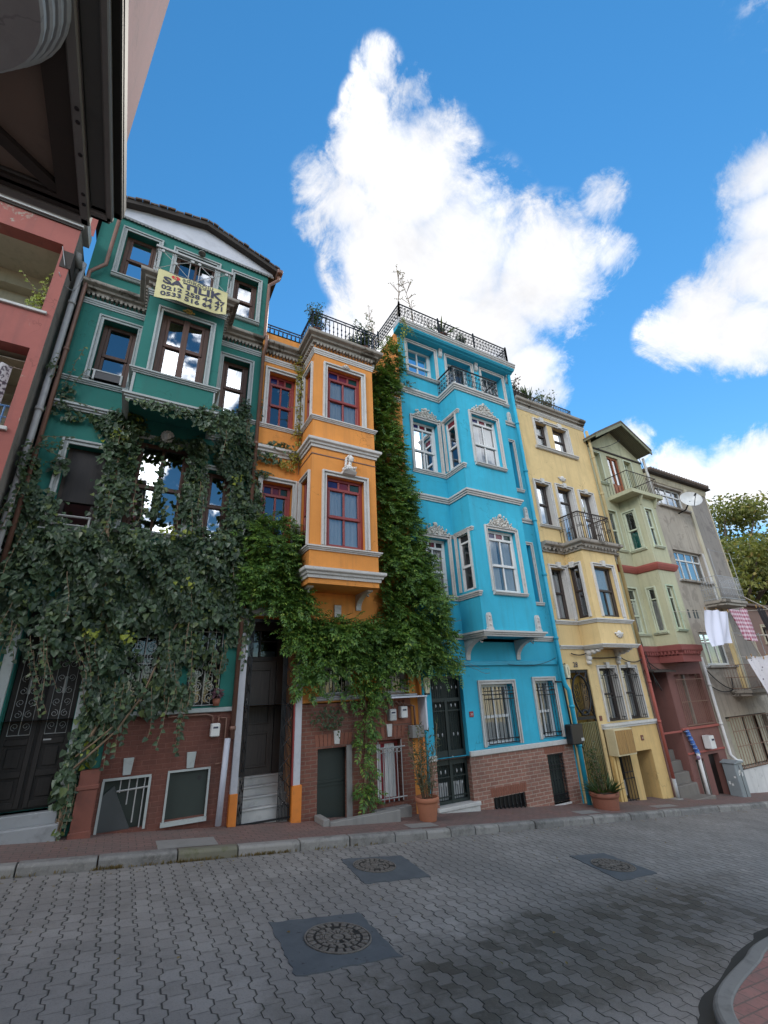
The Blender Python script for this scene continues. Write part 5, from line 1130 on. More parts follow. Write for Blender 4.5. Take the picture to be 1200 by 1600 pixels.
    for q in (g1, g2):
        w_ = window(H, f, *q, w=-0.17, tt=0.10, td=0.05, frame='white', fr=0.07, bar=0.045, pane='glass_clear', meet=0.45, sill_=False, cur=[(0.0, 1.0, 0.0, 0.95)], cur_mat='curtain')
        g = MB(f); grille(g, q[0]+0.04, q[1]-0.03, q[2]+0.05, q[3]-0.16, 0.05, 8 if q is g1 else 6, (0.08, 0.84, 0.93), 0.01, True)
        for i in range(9 if q is g1 else 7): x = q[0]+0.04+(q[1]-q[0]-0.07)*i/(8 if q is g1 else 6); g.blob((x, 0.05, q[3]-0.09), (0.018, 0.014, 0.035), 6, 5)
        g.build('grille', 'iron', w_)
    gr = MB(f); gr.box(7.68, 8.66, -0.1, -0.08, -0.72, -0.38)
    ve = gr.build('basement_vent', 'black_plastic', H); g = MB(f)
    for i in range(8): x = 7.74+0.86*i/7; g.prism([(x-0.018, -0.70), (x+0.018, -0.70), (x+0.018, -0.41), (x, -0.385), (x-0.018, -0.41)], 0.0, 0.02); g.blob((x, 0.025, -0.6), (0.022, 0.014, 0.03), 6, 4)
    g.build('grille', 'iron', ve)
    bd = MB(f); bd.box(9.56, 10.14, -0.15, -0.12, -0.78, 0.29); ba = bd.build('basement_gate', 'board_dgreen', H); g = MB(f)
    for i in range(6): x = 9.60+0.5*i/5; g.bar((x, -0.02, -0.76), (x, -0.02, 0.28), 0.011); g.blob((x, -0.02, 0.12), (0.02, 0.015, 0.04), 6, 4); g.blob((x, -0.02, -0.28), (0.02, 0.015, 0.04), 6, 4)
    for z in (-0.72, -0.6, -0.06, 0.04, 0.27): g.box(9.57, 10.13, -0.03, -0.01, z-0.014, z+0.014)
    for i in range(4): g.tube(spiral(9.66+0.13*i, -0.66, 0.045, 1.2, 0, 1, -0.02), 0.008, 4)
    g.build('gate_bars', 'iron', ba); s = MB(f); s.box(9.55, 10.15, -0.1, 0.03, -0.82, -0.78); s.build('gate_sill', 'trim', ba)
    ar = MB(f)
    for c, zt, hw, n in ((9.85, 0.31, 0.36, 10), (8.17, -0.38, 0.54, 15)):
        for i in range(n): x = c-hw+2*hw*(i+0.5)/n; k_ = (i+0.5)/n-0.5; bw_ = hw/n*0.86; ar.prism([(x-bw_, zt), (x+bw_, zt), (x+bw_+k_*0.05, zt+0.17), (x-bw_+k_*0.05, zt+0.17)], 0.016, 0.022)
    build_each(ar, 'brick_arch', 'terracotta_dark', H)
    vs = MB(f); vs.box(7.6, 8.75, 0.02, 0.16, -0.95, -0.71); vs.build('vent_kerb', 'concrete', H, bevel=0.01)
    pipe('downpipe', 'bluepaint', [(10.5, 8.86, 12.3), (10.5, 8.86, 2.1), (10.53, 8.86, 1.9), (10.62, 8.84, 1.75), (10.62, 8.84, -0.9)], 0.06, H, [(0, .2), (0, .38), (0, .55), (0, .72), (0, .9), (3, .15), (3, .5)])
    pipe('conduit', 'cable', [(10.24, 8.92, 1.98), (10.5, 8.92, 1.97), (10.52, 8.92, 1.8), (10.56, 8.92, 0.9)], 0.022, H)
    pipe('conduit', 'bluepaint', [(5.97, 8.93, 2.55), (5.97, 8.93, 2.2), (6.08, 8.93, 2.2)], 0.018, H); pipe('conduit', 'bluepaint', [(5.93, 8.93, 2.4), (5.93, 8.93, -0.1)], 0.03, H)
    return H
paint('aged_crest', (0.55, 0.53, 0.48), 0.8, 0.8, 16, dirtcol=(0.20, 0.18, 0.15))
blue = blue_house()
def wall_lamp(u, z, label, f=MAIN, w=0.02):
    root = thing('wall_lamp', label, 'wall lamp', f.p(u, w, z), 'lanterns on the house walls')
    m = MB(f); m.prism([(u-0.055, z-0.16), (u+0.055, z-0.16), (u+0.085, z-0.02), (u+0.085, z+0.14), (u+0.04, z+0.20), (u-0.04, z+0.20), (u-0.085, z+0.14), (u-0.085, z-0.02)], w, w+0.12); m.build('glass_case', 'lampglass', root, bevel=0.01)
    c = MB(f); c.box(u-0.05, u+0.05, w, w+0.13, z-0.19, z-0.16); c.bar((u, w+0.122, z-0.08), (u, w+0.122, z+0.12), 0.008); c.bar((u, 0.0, z+0.2), (u, w+0.06, z+0.22), 0.014); c.build('frame', 'iron', root)
    return root
wall_lamp(6.02, 2.0, 'pale lantern on the blue wall left of the barred black door')
wall_lamp(10.76, 2.22, 'white lantern between the blue downpipe and the yellow house gate')
def plaque(name, label, f, u, z, w_, h, mat, lines, tm='plastic_white', size=0.07, cat='number plate'):
    root = thing(name, label, cat, f.p(u, 0.02, z)); m = MB(f); m.box(u-w_/2, u+w_/2, 0.0, 0.018, z-h/2, z+h/2); m.build('plate', mat, root, bevel=0.004)
    for i, s in enumerate(lines): text_mesh(s, size, f, u, 0.021, z-size*0.36+(len(lines)/2-0.5-i)*size, tm, 'lettering', root, 1.0, 'CENTER')
    return root
plaque('number_plate', 'small red number plate beside the barred door of the blue house', MAIN, 7.3, 1.34, 0.12, 0.12, 'plaque_red', ['30'])
def mailbox():
    root = thing('utility_box', 'black box on the downpipe corner between the blue and yellow houses', 'box', (10.5, 8.8, 0.7))
    m = MB(MAIN); m.prism([(10.28, 0.46), (10.68, 0.46), (10.72, 0.5), (10.78, 0.93), (10.30, 0.93)], 0.07, 0.27); m.build('case', 'black_plastic', root, bevel=0.02)
    s = MB(MAIN); s.box(10.62, 10.73, 0.271, 0.275, 0.53, 0.60); s.build('sticker', 'meter_grey', root)
mailbox()
# ------------------------------------------------------------------ yellow house
def yellow_house():
    H = thing('row_house', 'pale yellow house with white window reveals and a black iron balcony', 'house', (12.5, 9, -1.1), 'terraced houses along the street')
    X0, X1, BX0, BX1, BY = 10.66, 14.36, 11.75, 13.34, 8.35; f = MAIN; m = MB()
    t1, t2 = (11.58, 12.20, 9.74, 10.78), (12.47, 13.25, 9.74, 10.78)
    a, b, c = (11.0, 11.66, 6.68, 8.2), (12.06, 12.8, 6.1, 8.24), (13.22, 13.88, 6.25, 8.22)
    ml = (10.97, 11.62, 3.69, 5.26)
    dr = (10.92, 11.78, -1.2, 2.28, 0.35); g1, g2 = (12.25, 12.99, 0.87, 2.30), (13.27, 14.0, 0.87, 2.30)
    wall_face(m, f, X0, X1, 5.9, 11.35, [t1, t2, a, b, c], 0.3)
    wall_face(m, f, X0, BX0, 2.85, 5.9, [ml], 0.3); wall_face(m, f, BX1, X1, 2.85, 5.9)
    wall_face(m, f, X0, 11.9, -2, 2.85, [dr], 0.3); wall_face(m, f, 11.9, X1, 0.75, 2.85, [g1, g2], 0.3)
    wf = (12.13, 13.02, 3.72, 5.26); sw = (0.05, 0.44, 3.72, 5.30)
    bay_box(m, BX0, BX1, BY, 2.86, 5.95, [wf], [sw], 0.12)
    shell_box(m, X0, X1, 9, 17, -2, 11.3)
    m.build('wall', 'yellow', H)
    b_ = MB(); wall_face(b_, Fr(0, 8.97, 1, 0), 11.9, X1, -2, 0.75, [(12.2, 12.8, -1.2, 0.04, 0.3), (13.1, 13.83, -1.3, 0.05, 0.55)]); b_.f = None; b_.build('base_wall', 'ochre_wall', H)
    cornice('cornice', 'aged_stone', [(X0, 9), (X1, 9)], corn_prof(11.2, 0.28, 0.2), H, (0.0, 0.12, 11.28, 11.36, 0.1, 0.055)); cornice('string_course', 'trim', [(X0+0.1, 9), (X1, 9)], band_prof(11.08, 0.11, 0.06), H)
    pl = [(X0+0.05, 9), (BX0, 9), (BX0, BY), (BX1, BY), (BX1, 9), (X1-0.05, 9)]
    cornice('cornice', 'aged_stone', pl, corn_prof(5.74, 0.3, 0.24), H, (0.0, 0.14, 5.80, 5.90, 0.15, 0.07))
    cornice('sill_course', 'trim', pl[:5], band_prof(3.54, 0.11, 0.09), H); cornice('string_course', 'trim', pl[:5]+[(X1-0.3, 9)], band_prof(2.84, 0.1, 0.09), H)
    ld = MB(f); ld.prism_u([(-0.01, 0.70), (0.06, 0.70), (0.06, 0.75), (0.1, 0.76), (0.1, 0.82), (-0.01, 0.83)], 11.86, X1+0.04); build_each(ld, 'ledge', 'trim', H)
    W = dict(frame='darkwood', fr=0.07, bar=0.045, tt=0.10, td=0.06, meet=0.52, cols=1)
    C1 = [(0.0, 1.0, 0.0, 0.9)]
    lin = MB(f)
    def white_reveal(q, d=0.29):
        r = MB(f); r.box(q[1]-0.006, q[1]-0.001, -d, 0.0, q[2], q[3]); r.box(q[0]+0.001, q[0]+0.006, -d, 0.0, q[2], q[3]); build_each(r, 'reveal', 'plaster_white', H)
    for q, kw in ((t1, dict(sill_=False, trim=None)), (t2, dict(sill_=False, trim=None)), (a, dict(sill_ext=0.04)), (c, dict(sill_ext=0.04))):
        window(H, f, *q, w=-0.14, cur=C1 if q in (t1, t2) else [(0, 1, 0.0, 0.6)], pane='glass_clear' if q in (t1, t2) else 'glass', **{**W, **kw}); white_reveal(q)
    tt = MB(f); surround(tt, f, t1[0], t2[1], 9.74, 10.78, 0.11, 0.06); sill(tt, f, 11.38, 13.56, 9.72, 0.12, 0.12); tt.build('surround', 'trim', H, bevel=0.004)
    for x in (11.9, 12.86): lin.prism([(x-0.08, 10.76), (x+0.08, 10.76), (x+0.1, 10.96), (x-0.1, 10.96)], 0.0, 0.09)
    dw = window(H, f, *b, w=-0.14, cur=[(0.1, 0.9, 0.1, 0.7)], pane='glass', sill_=False, transom=0.5, **{**W, 'meet': 0}); white_reveal(b)
    for q in (a, b, c): x = (q[0]+q[1])/2; lin.prism([(x-0.06, q[3]-0.02), (x+0.06, q[3]-0.02), (x+0.08, q[3]+0.16), (x-0.08, q[3]+0.16)], 0.0, 0.09)
    window(H, f, *ml, w=-0.16, cur=C1, pane='glass_clear', sill_=False, **W)
    r = MB(f); r.box(11.61, 11.615, -0.29, 0.0, 3.69, 5.26); r.box(11.64, 11.745, 0.002, 0.012, 3.66, 5.36); build_each(r, 'reveal', 'plaster_white', H)
    window(H, leftside(BX0), *sw, w=-0.07, cur=None, pane='glass_clear', sill_=False, room=False, **W)
    window(H, front(BY), *wf, w=-0.1, cur=[(0, 1, 0.5, 1.0), (0.05, 0.3, 0, 0.5), (0.7, 0.95, 0, 0.5)], pane='glass_clear', sill_=False, **{**W, 'cols': 1, 'lower_cols': 2})
    pr = MB(front(BY)); pr.box(13.04, 13.2, 0.002, 0.012, 3.66, 5.36); build_each(pr, 'reveal', 'plaster_white', H)
    for u, F_ in ((12.57, front(BY)), (0.24, leftside(BX0)), (11.32, f)):
        lin.f = F_; zt = 5.26; lin.prism([(u-0.06, zt), (u+0.06, zt), (u+0.08, zt+0.18), (u-0.08, zt+0.18)], 0.0, 0.10)
    lin.f = f
    for q in (g1, g2): x = (q[0]+q[1])/2; lin.prism([(x-0.06, q[3]), (x+0.06, q[3]), (x+0.08, q[3]+0.17), (x-0.08, q[3]+0.17)], 0.0, 0.09)
    build_each(lin, 'keystone', 'trim', H, bevel=0.006)
    for q in (g1, g2):
        w_ = window(H, f, *q, w=-0.16, frame='darkwood', cols=1, pane='glass_clear', cur=C1, sill_=False, tt=0.09, td=0.05); white_reveal(q, 0.25)
        g = MB(f); grille(g, q[0]+0.03, q[1]-0.03, q[2]+0.03, q[3]-0.2, 0.07, 7, (0.5,), 0.009)
        cx = (q[0]+q[1])/2
        for k in (-1, 1):
            g.tube(spiral(cx+k*0.12, q[3]-0.12, 0.08, 1.2, 0, k, 0.07), 0.009, 4); g.tube(spiral(cx+k*0.27, q[3]-0.17, 0.05, 1.2, 0, -k, 0.07), 0.008, 4); g.bar((cx+k*0.32, 0.07, q[3]-0.2), (cx, 0.07, q[3]+0.02), 0.009)
        g.build('grille', 'iron', w_)
    cb = MB(f)
    for x in (11.84, 13.2):
        for (p, q, r_) in ((0.1, 2.74, 0.12), (0.27, 2.76, 0.10), (0.42, 2.78, 0.075), (0.07, 2.58, 0.10), (0.05, 2.46, 0.075)): cb.blob((x, p, q), (0.075, r_, r_*0.8), 10, 7)
        cb.box(x-0.06, x+0.06, 0.0, 0.56, 2.79, 2.86); cb.box(x-0.05, x+0.05, 0.0, 0.06, 2.42, 2.85)
    build_each(cb, 'corbel', 'plaster_white', H)
    sh = MB()
    for F_, u, z in ((f, 12.43, 8.6), (front(BY), 12.62, 3.22)):
        sh.f = F_; sh.blob((u, 0.03, z+0.02), (0.09, 0.05, 0.08), 10, 7)
        for i in range(7): a_ = pi+pi*i/6; sh.tube([(u+0.03*cos(a_), 0.04, z), (u+0.16*cos(a_), 0.02, z+0.13*sin(a_)+0.02)], 0.022, 5, r1=0.03)
        for k in (-1, 1): sh.blob((u+k*0.15, 0.02, z+0.02), (0.06, 0.03, 0.03), 6, 5)
    build_each(sh, 'shell_ornament', 'plaster_white', H)
    r = MB(); z0, z1 = 6.07, 6.98; bp = [(BX0+0.02, 9.0), (BX0+0.02, BY-0.12), (BX1-0.04, BY-0.12), (BX1-0.04, 9.0)]
    for (p, q) in zip(bp, bp[1:]):
        dx, dy = q[0]-p[0], q[1]-p[1]; L_ = sqrt(dx*dx+dy*dy); r.f = Fr(p[0], p[1], dx/L_, dy/L_); r.box(0, L_, -0.018, 0.018, z1-0.02, z1+0.015); r.box(0, L_, -0.01, 0.01, z0+0.02, z0+0.04); r.box(0, L_, -0.008, 0.008, z1-0.14, z1-0.125)
        baluster_panel(r, 0, L_, z0, z1, 0, 0.105, 0.010, False)
        n = int(L_/0.105)
        for i in range(n): r.tube(spiral((i+.5)*L_/n, z1-0.075, 0.032, 1.0, 0, 1, 0), 0.006, 4)
        for i in range(0, n, 3):
            for k in (-1, 1): r.tube(spiral((i+1)*L_/n+k*0.05, z0+0.45, 0.05, 1.2, 0, k, 0.015), 0.008, 4)
    r.build('balcony_railing', 'iron_brown', H)
    tr = MB(); rr = [(X0+0.1, 9.05), (13.9, 9.05), (13.9, 9.9)]
    for (p, q) in zip(rr, rr[1:]):
        dx, dy = q[0]-p[0], q[1]-p[1]; L_ = sqrt(dx*dx+dy*dy); tr.f = Fr(p[0], p[1], dx/L_, dy/L_); tr.box(0, L_, -0.014, 0.014, 11.90, 11.93); tr.box(0, L_, -0.01, 0.01, 11.55, 11.57); scroll_panel(tr, 0, L_, 11.57, 11.90, 0, 0.007, 0.13)
    tr.build('roof_railing', 'iron_brown', H)
    # gate with a wheel-shaped top and upright bars
    g = MB(f); w = -0.04
    g.box(10.92, 10.98, w-0.03, w, -1.0, 2.28); g.box(11.72, 11.78, w-0.03, w, -1.0, 2.28); g.box(10.98, 11.72, w-0.03, w, 2.2, 2.28); g.box(10.98, 11.72, w-0.03, w, 0.98, 1.06)
    cx, cz = 11.35, 1.62
    g.tube([(cx+0.34*cos(2*pi*i/32), w, cz+0.52*sin(2*pi*i/32)) for i in range(32)], 0.03, 6, True)
    g.tube([(cx+0.13*cos(pi*i/12), w, 1.08+0.14*sin(pi*i/12)) for i in range(13)], 0.035, 6)
    for i in range(9): a_ = pi*(0.1+0.8*i/8); g.bar((cx+0.13*cos(a_), w, 1.1+0.14*sin(a_)), (cx+0.33*cos(a_)*0.95, w, cz-0.08+0.4*sin(a_)), 0.009)
    for k in (-1, 1):
        g.bar((cx+k*0.05, w, 2.14), (cx+k*0.07, w, 2.25), 0.02); g.bar((cx+k*0.25, w, 2.0), (cx+k*0.37, w, 2.22), 0.02); g.bar((cx+k*0.24, w, 1.25), (cx+k*0.37, w, 1.04), 0.02)
        for j in range(3): g.tube(spiral(cx+k*0.17, cz+0.22-0.17*j, 0.075, 1.4, 0, k, w), 0.008, 4)
    gt = g.build('gate', 'iron', H)
    p = MB(f)
    for i in range(11): x = 11.0+0.70*i/10; p.tube([(x, w+0.02, -0.95), (x+0.004, w+0.02, 0.92)], 0.014, 6)
    for z in (-0.7, 0.1, 0.9): p.box(10.98, 11.72, w, w+0.012, z-0.012, z+0.012)
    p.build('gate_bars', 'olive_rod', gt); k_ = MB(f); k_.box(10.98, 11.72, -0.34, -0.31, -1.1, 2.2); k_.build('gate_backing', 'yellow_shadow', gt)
    bx = MB(f); bx.box(11.90, 12.70, 0.03, 0.33, 0.05, 0.70); h = bx.build('wooden_cabinet', 'creampaint', H, bevel=0.008); d = MB(f); d.box(11.93, 12.30, 0.331, 0.345, 0.09, 0.67); d.box(12.32, 12.67, 0.331, 0.345, 0.09, 0.67); d.build('cabinet_door', 'boxwood', h, bevel=0.004)
    bs = MB(f); bs.box(13.1, 13.83, -0.55, -0.5, -1.4, 0.05); bs.build('doorway', 'black_plastic', H)
    bg = MB(f); bg.box(12.2, 12.8, -0.3, -0.26, -1.3, 0.04); q = bg.build('basement_gate', 'black_plastic', H); g = MB(f)
    for i in range(5): x = 12.25+0.5*i/4; g.bar((x, 0.04, -1.08), (x, 0.04, 0.03), 0.011)
    for z in (-1.05, -0.55, -0.4, 0.0): g.bar((12.22, 0.04, z), (12.78, 0.04, z), 0.011)
    g.build('gate_bars', 'iron', q); pn = MB(f); pn.box(12.33, 12.68, -0.24, -0.22, -1.0, -0.62); pn.build('gate_panel', 'meter_grey', q)
    pr = MB(f); pr.box(11.92, 12.0, 0.03, 0.12, -1.3, 0.05); pr.box(12.08, 12.2, 0.03, 0.09, -1.3, 0.03); build_each(pr, 'gate_post', 'ochre', H)
    pipe('downpipe', 'mustard_pipe', [(14.33, 8.86, 11.0), (14.36, 8.86, 10.6), (14.36, 8.86, 3.0)], 0.055, H, [(0, .6), (1, .1), (1, .3), (1, .6)]); pipe('downpipe', 'redband', [(14.38, 8.86, 3.0), (14.38, 8.86, -0.75)], 0.045, H, [(0, .3), (0, .6)]); pipe('downpipe', 'greypipe', [(14.37, 8.86, -0.75), (14.37, 8.86, -1.3)], 0.055, H)
    rf = MB(WORLD); rf.add([(13.9, -9.6, 11.2), (15.1, -9.6, 11.15), (15.1, -14, 12.6), (13.9, -14, 12.6)], [(0, 1, 2, 3)]); rf.build('rear_roof', 'roof_red', H)
    ap = MB(f); ap.box(13.0, 14.4, 0.02, 0.3, -1.9, -1.22); ap.build('doorstep', 'concrete', H, bevel=0.03)
    return H
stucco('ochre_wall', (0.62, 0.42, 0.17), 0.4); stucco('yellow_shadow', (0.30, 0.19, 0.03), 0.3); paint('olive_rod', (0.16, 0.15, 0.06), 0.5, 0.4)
yellow = yellow_house()
plaque('house_number', 'house number 28 painted over the wheel topped gate of the yellow house', MAIN, 11.26, 2.42, 0.02, 0.02, 'yellow', ['28'], 'ink', 0.20, 'house number')
plaque('wall_plaque', 'small red square plaque on the yellow wall right of the wheel topped gate', MAIN, 11.9, 0.98, 0.11, 0.13, 'plaque_brown', [], cat='plaque')
plaque('wall_plaque', 'tall dark red plaque above the basement doorway of the yellow house', Fr(0, 8.97, 1, 0), 13.05, 0.57, 0.13, 0.2, 'plaque_brown', ['28'], 'plastic_white', 0.08, 'plaque')
plaque('wall_plaque', 'little brown plaque low on the yellow base near the red house', Fr(0, 8.97, 1, 0), 13.52, 0.37, 0.12, 0.14, 'plaque_brown', ['28'], 'creampaint', 0.07, 'plaque')

# ------------------------------------------------------------------ green house over a red ground floor
def green_house():
    H = thing('row_house', 'pale green gabled house with a balcony above a dark red ground floor', 'house', (16.1, 9, -1.4), 'terraced houses along the street')
    X0, X1, BX0, BX1, BY = 14.4, 17.8, 15.45, 16.45, 8.25; f = MAIN; m = MB()
    t = [(14.58, 15.02, 8.95, 10.25), (15.45, 16.2, 8.3, 10.28), (16.53, 17.02, 8.95, 10.28)]
    m2, m1 = (14.62, 15.12, 6.28, 7.78), (14.62, 15.14, 3.36, 4.88)
    wall_face(m, f, X0, X1, 8.2, 10.5, t, 0.2); wall_face(m, f, X0, BX0, 2.7, 8.2, [m2, m1], 0.22); wall_face(m, f, BX1, X1, 2.7, 8.2)
    m.f = f; m.prism([(X0, 10.5), (X1, 10.5), (16.1, 11.5)], -0.02, 0.0); m.f = None
    s2, s1 = (0.04, 0.50, 6.28, 7.74), (0.2, 0.46, 3.4, 4.86); f2, f1 = (15.70, 16.12, 6.32, 7.74), (15.66, 16.04, 3.45, 4.88)
    bay_box(m, BX0, BX1, BY, 2.95, 8.2, [f2, f1], [s2, s1], 0.08); shell_box(m, X0, X1, 9, 16, -2.5, 10.5)
    m.build('wall', 'green', H)
    W = dict(frame='mintpaint', fr=0.06, bar=0.04, tt=0.05, td=0.025, trim='mintpaint', trim_fine=False, pane='glass_clear', cols=1)
    window(H, f, *t[0], w=-0.15, **W); window(H, f, *t[2], w=-0.15, **W)
    d = MB(f); d.box(15.45, 15.52, -0.12, -0.06, 8.36, 10.26); d.box(16.13, 16.2, -0.12, -0.06, 8.36, 10.26); d.box(15.52, 16.13, -0.12, -0.06, 10.2, 10.26); d.box(15.52, 16.13, -0.12, -0.08, 8.36, 9.1); d.box(15.79, 15.86, -0.12, -0.06, 9.1, 10.2)
    for a in (15.56, 15.88): d.box(a, a+0.2, -0.08, -0.065, 8.46, 9.0)
    dd = d.build('balcony_door', 'orangewood', H, bevel=0.006); p = MB(f); p.quad((15.52, -0.1, 9.1), (16.13, -0.1, 9.1), (16.13, -0.1, 10.2), (15.52, -0.1, 10.2)); p.build('pane', 'glass', dd); cu = MB(); curtain_mesh(cu, f, 15.53, 16.12, 9.1, 9.7, -0.16, 0.015, 5); cu.build('curtain', 'curtain', dd)
    for q in (m2,): window(H, f, *q, w=-0.07, **W)
    window(H, f, *m1, w=-0.07, transom=0.38, **W)
    window(H, leftside(BX0), *s2, w=-0.02, room=False, cur=[(0.15, 1.0, 0.0, 0.45)], cur_mat='curtain_teal', **{**W, 'fr': 0.05}); window(H, leftside(BX0), *s1, w=-0.02, transom=0.38, room=False, cur=[(0.0, 1.0, 0.0, 0.7)], **{**W, 'fr': 0.045, 'meet': 0})
    window(H, front(BY), *f2, w=-0.05, **W); window(H, front(BY), *f1, w=-0.05, transom=0.38, **{**W, 'meet': 0, 'trim': 'mint'})
    pl = [(X0, 9), (BX0, 9), (BX0, BY), (BX1, BY), (BX1, 9)]
    cornice('string_course', 'redband', pl, [(-0.01, 5.42), (0.05, 5.44), (0.10, 5.52), (0.13, 5.60), (0.13, 5.66), (-0.01, 5.70)], H)
    cornice('string_course', 'redfascia', pl, [(-0.01, 2.42), (0.03, 2.42), (0.03, 2.62), (0.05, 2.64), (0.05, 2.70), (0.12, 2.78), (0.12, 2.93), (0.0, 2.96)], H, (0.04, 0.11, 2.66, 2.76, 0.12, 0.06))
    sl_ = MB(); sl_.f = None; sl_.slab([(14.88, 8.05), (16.78, 8.05), (16.78, 9.0), (14.88, 9.0)], 8.2, 8.34); sl_.build('balcony_slab', 'green', H)
    kb = MB()
    for x in (15.5, 16.4): kb.f = Fr(x, 8.25, 1, 0); kb.prism_u([(0.0, 7.85), (0.04, 7.85), (0.18, 8.2), (0.0, 8.2)], -0.03, 0.03)
    build_each(kb, 'slab_bracket', 'green', H)
    r = MB(); bp = [(14.93, 9), (14.93, 8.1), (16.72, 8.1), (16.72, 9)]
    for (p_, q) in zip(bp, bp[1:]):
        dx, dy = q[0]-p_[0], q[1]-p_[1]; L_ = sqrt(dx*dx+dy*dy); r.f = Fr(p_[0], p_[1], dx/L_, dy/L_); r.box(0, L_, -0.012, 0.012, 9.06, 9.085); baluster_panel(r, 0, L_, 8.3, 9.06, 0, 0.115, 0.008, False)
    r.build('balcony_railing', 'iron_brown', H)
    # boarded gable eaves
    A, L_, R_ = (16.1, 11.68), (14.2, 10.62), (17.78, 10.72); ro = MB(WORLD)
    for (p_, q) in ((L_, A), (A, R_)):
        yl = 8.45
        ro.add([(x, -y, z+dz) for (x, z) in (p_, q) for y in (yl, 16.0) for dz in (0.0, -0.06)], [(0, 2, 6, 4), (1, 5, 7, 3), (0, 4, 5, 1), (2, 3, 7, 6), (0, 1, 3, 2), (4, 6, 7, 5)])
    rf = ro.build('roof', 'greywood_green', H)
    tl = MB(WORLD)
    for (p_, q) in ((L_, A), (A, R_)):
        n = 12
        for i in range(n):
            x0, z0, x1, z1 = p_[0]+(q[0]-p_[0])*i/n, p_[1]+(q[1]-p_[1])*i/n, p_[0]+(q[0]-p_[0])*(i+.93)/n, p_[1]+(q[1]-p_[1])*(i+.93)/n
            tl.add([(x0, -8.40, z0+.01), (x1, -8.40, z1+.01), (x1, -8.40, z1+.07), (x0, -8.40, z0+.07), (x0, -16, z0+.01), (x1, -16, z1+.01), (x1, -16, z1+.07), (x0, -16, z0+.07)], [(0, 1, 2, 3), (3, 2, 6, 7), (1, 5, 6, 2), (0, 3, 7, 4)])
    tl.build('roof_tile', 'tile_old', rf)
    bb = MB(WORLD)
    for (p_, q) in ((L_, A), (A, R_)): bb.add([(x, -y, z+dz) for (x, z) in (p_, q) for y in (8.42, 8.46) for dz in (0.015, -0.15)], [(0, 2, 6, 4), (1, 5, 7, 3), (0, 4, 5, 1), (2, 3, 7, 6), (0, 1, 3, 2), (4, 6, 7, 5)])
    bb.build('barge_board', 'greywood_green', rf)
    fa = MB(WORLD)
    for k in range(9):
        y = 8.52+k*0.055
        for (p_, q) in ((L_, A), (A, R_)): fa.bar((p_[0], -y, p_[1]-0.062), (q[0], -y, q[1]-0.062), 0.008)
    fa.build('soffit_board', 'roof_dark', rf); tb = MB(f); tb.box(X0, X1, 0.0, 0.04, 10.40, 10.46); tb.build('eaves_beam', 'roof_dark', H)
    pipe('downpipe', 'whitewash', [(17.8, 8.85, 10.6), (17.82, 8.85, 10.1), (17.82, 8.85, 8.5)], 0.05, H)
    # red ground floor with stair recess, barred window, basement doors
    g = MB(); gr = (16.0, 17.62, 0.52, 2.06); rec = (14.52, 15.60, -1.6, 2.18, 0.9); d1 = (15.95, 16.40, -1.7, -0.44); d2 = (16.72, 17.34, -1.7, -0.36)
    wall_face(g, Fr(0, 8.985, 1, 0), X0, 15.7, -2.4, 2.7, [rec]); wall_face(g, Fr(0, 8.985, 1, 0), 15.7, X1, -2.4, 2.7, [gr, d1, d2], 0.2)
    g.build('ground_floor_wall', 'redfloor', H); g = MB(); g.add([(BX0, BY, 2.56), (BX1, BY, 2.56), (X1, 8.98, 2.50), (BX0, 8.98, 2.50)], [(0, 1, 2, 3)]); g.build('bay_soffit', 'roof_dark', H)
    rc = MB(f); rc.box(14.5, 14.54, -0.9, -0.02, -0.6, 2.2); rc.box(14.54, 15.6, -0.92, -0.9, -1.0, 2.2); rb = rc.build('porch', 'roof_dark', H)
    dl = MB(f); dl.quad((14.62, -0.88, 0.5), (15.5, -0.88, 0.5), (15.5, -0.88, 2.0), (14.62, -0.88, 2.0)); dl.build('pane', 'glass_dark', rb); gl = MB(f)
    for i in range(6): x = 14.64+0.86*i/5; gl.box(x-0.012, x+0.012, -0.88, -0.86, 0.55, 2.0)
    for z in (0.62, 0.72, 1.25): gl.box(14.62, 15.5, -0.88, -0.86, z-0.01, z+0.01)
    gl.build('door_light', 'plastic_white', rb)
    st = MB(f)
    for i in range(6): st.box(14.54, 15.58, -0.85+0.16*i-0.17, -0.85+0.16*i+0.16, -2.2, 0.42-0.28*i)
    st.slab([(14.5, 0.1), (15.6, 0.1), (15.75, 0.45), (14.5, 0.42)], -2.0, -1.28); st.build('stair', 'stair_stone', H, bevel=0.02)
    sr = MB(); sr.f = None; sr.slab([(15.62, 8.98), (15.66, 8.98), (15.66, 9.9), (15.62, 9.9)], -1.6, 2.2); sr.build('porch_side', 'redfloor', H)
    ld = MB(f); ld.box(15.62, X1, 0.016, 0.07, 0.40, 0.47); ld.box(15.62, X1, 0.016, 0.05, -0.28, -0.22); ld.box(14.5, 15.62, 0.016, 0.04, 0.36, 0.42); build_each(ld, 'ledge', 'redband', H, bevel=0.01)
    aw = MB(f); aw.prism_u([(0.0, 2.18), (0.32, 2.14), (0.32, 2.18), (0.0, 2.24)], 14.46, 15.68); aw.build('porch_hood', 'roof_dark', H)
    wi = MB(f); wi.box(gr[0], gr[1], -0.2, -0.17, gr[2], gr[3]); wb = wi.build('barred_window', 'redfloor', H); fr = MB(f)
    for x in (16.02, 16.75): fr.box(x, x+0.10, -0.17, -0.10, 0.52, 2.05); fr.box(x+0.1, x+0.2, -0.19, -0.16, 1.5, 2.05)
    fr.build('frame', 'greywood', wb); gg = MB(f); grille(gg, 16.0, 17.6, 0.52, 1.9, 0.06, 15, (0.5,), 0.007)
    for i in range(3): gg.tube(spiral(16.25+0.5*i, 1.98, 0.08, 1.2, 0, 1, 0.06), 0.008, 4)
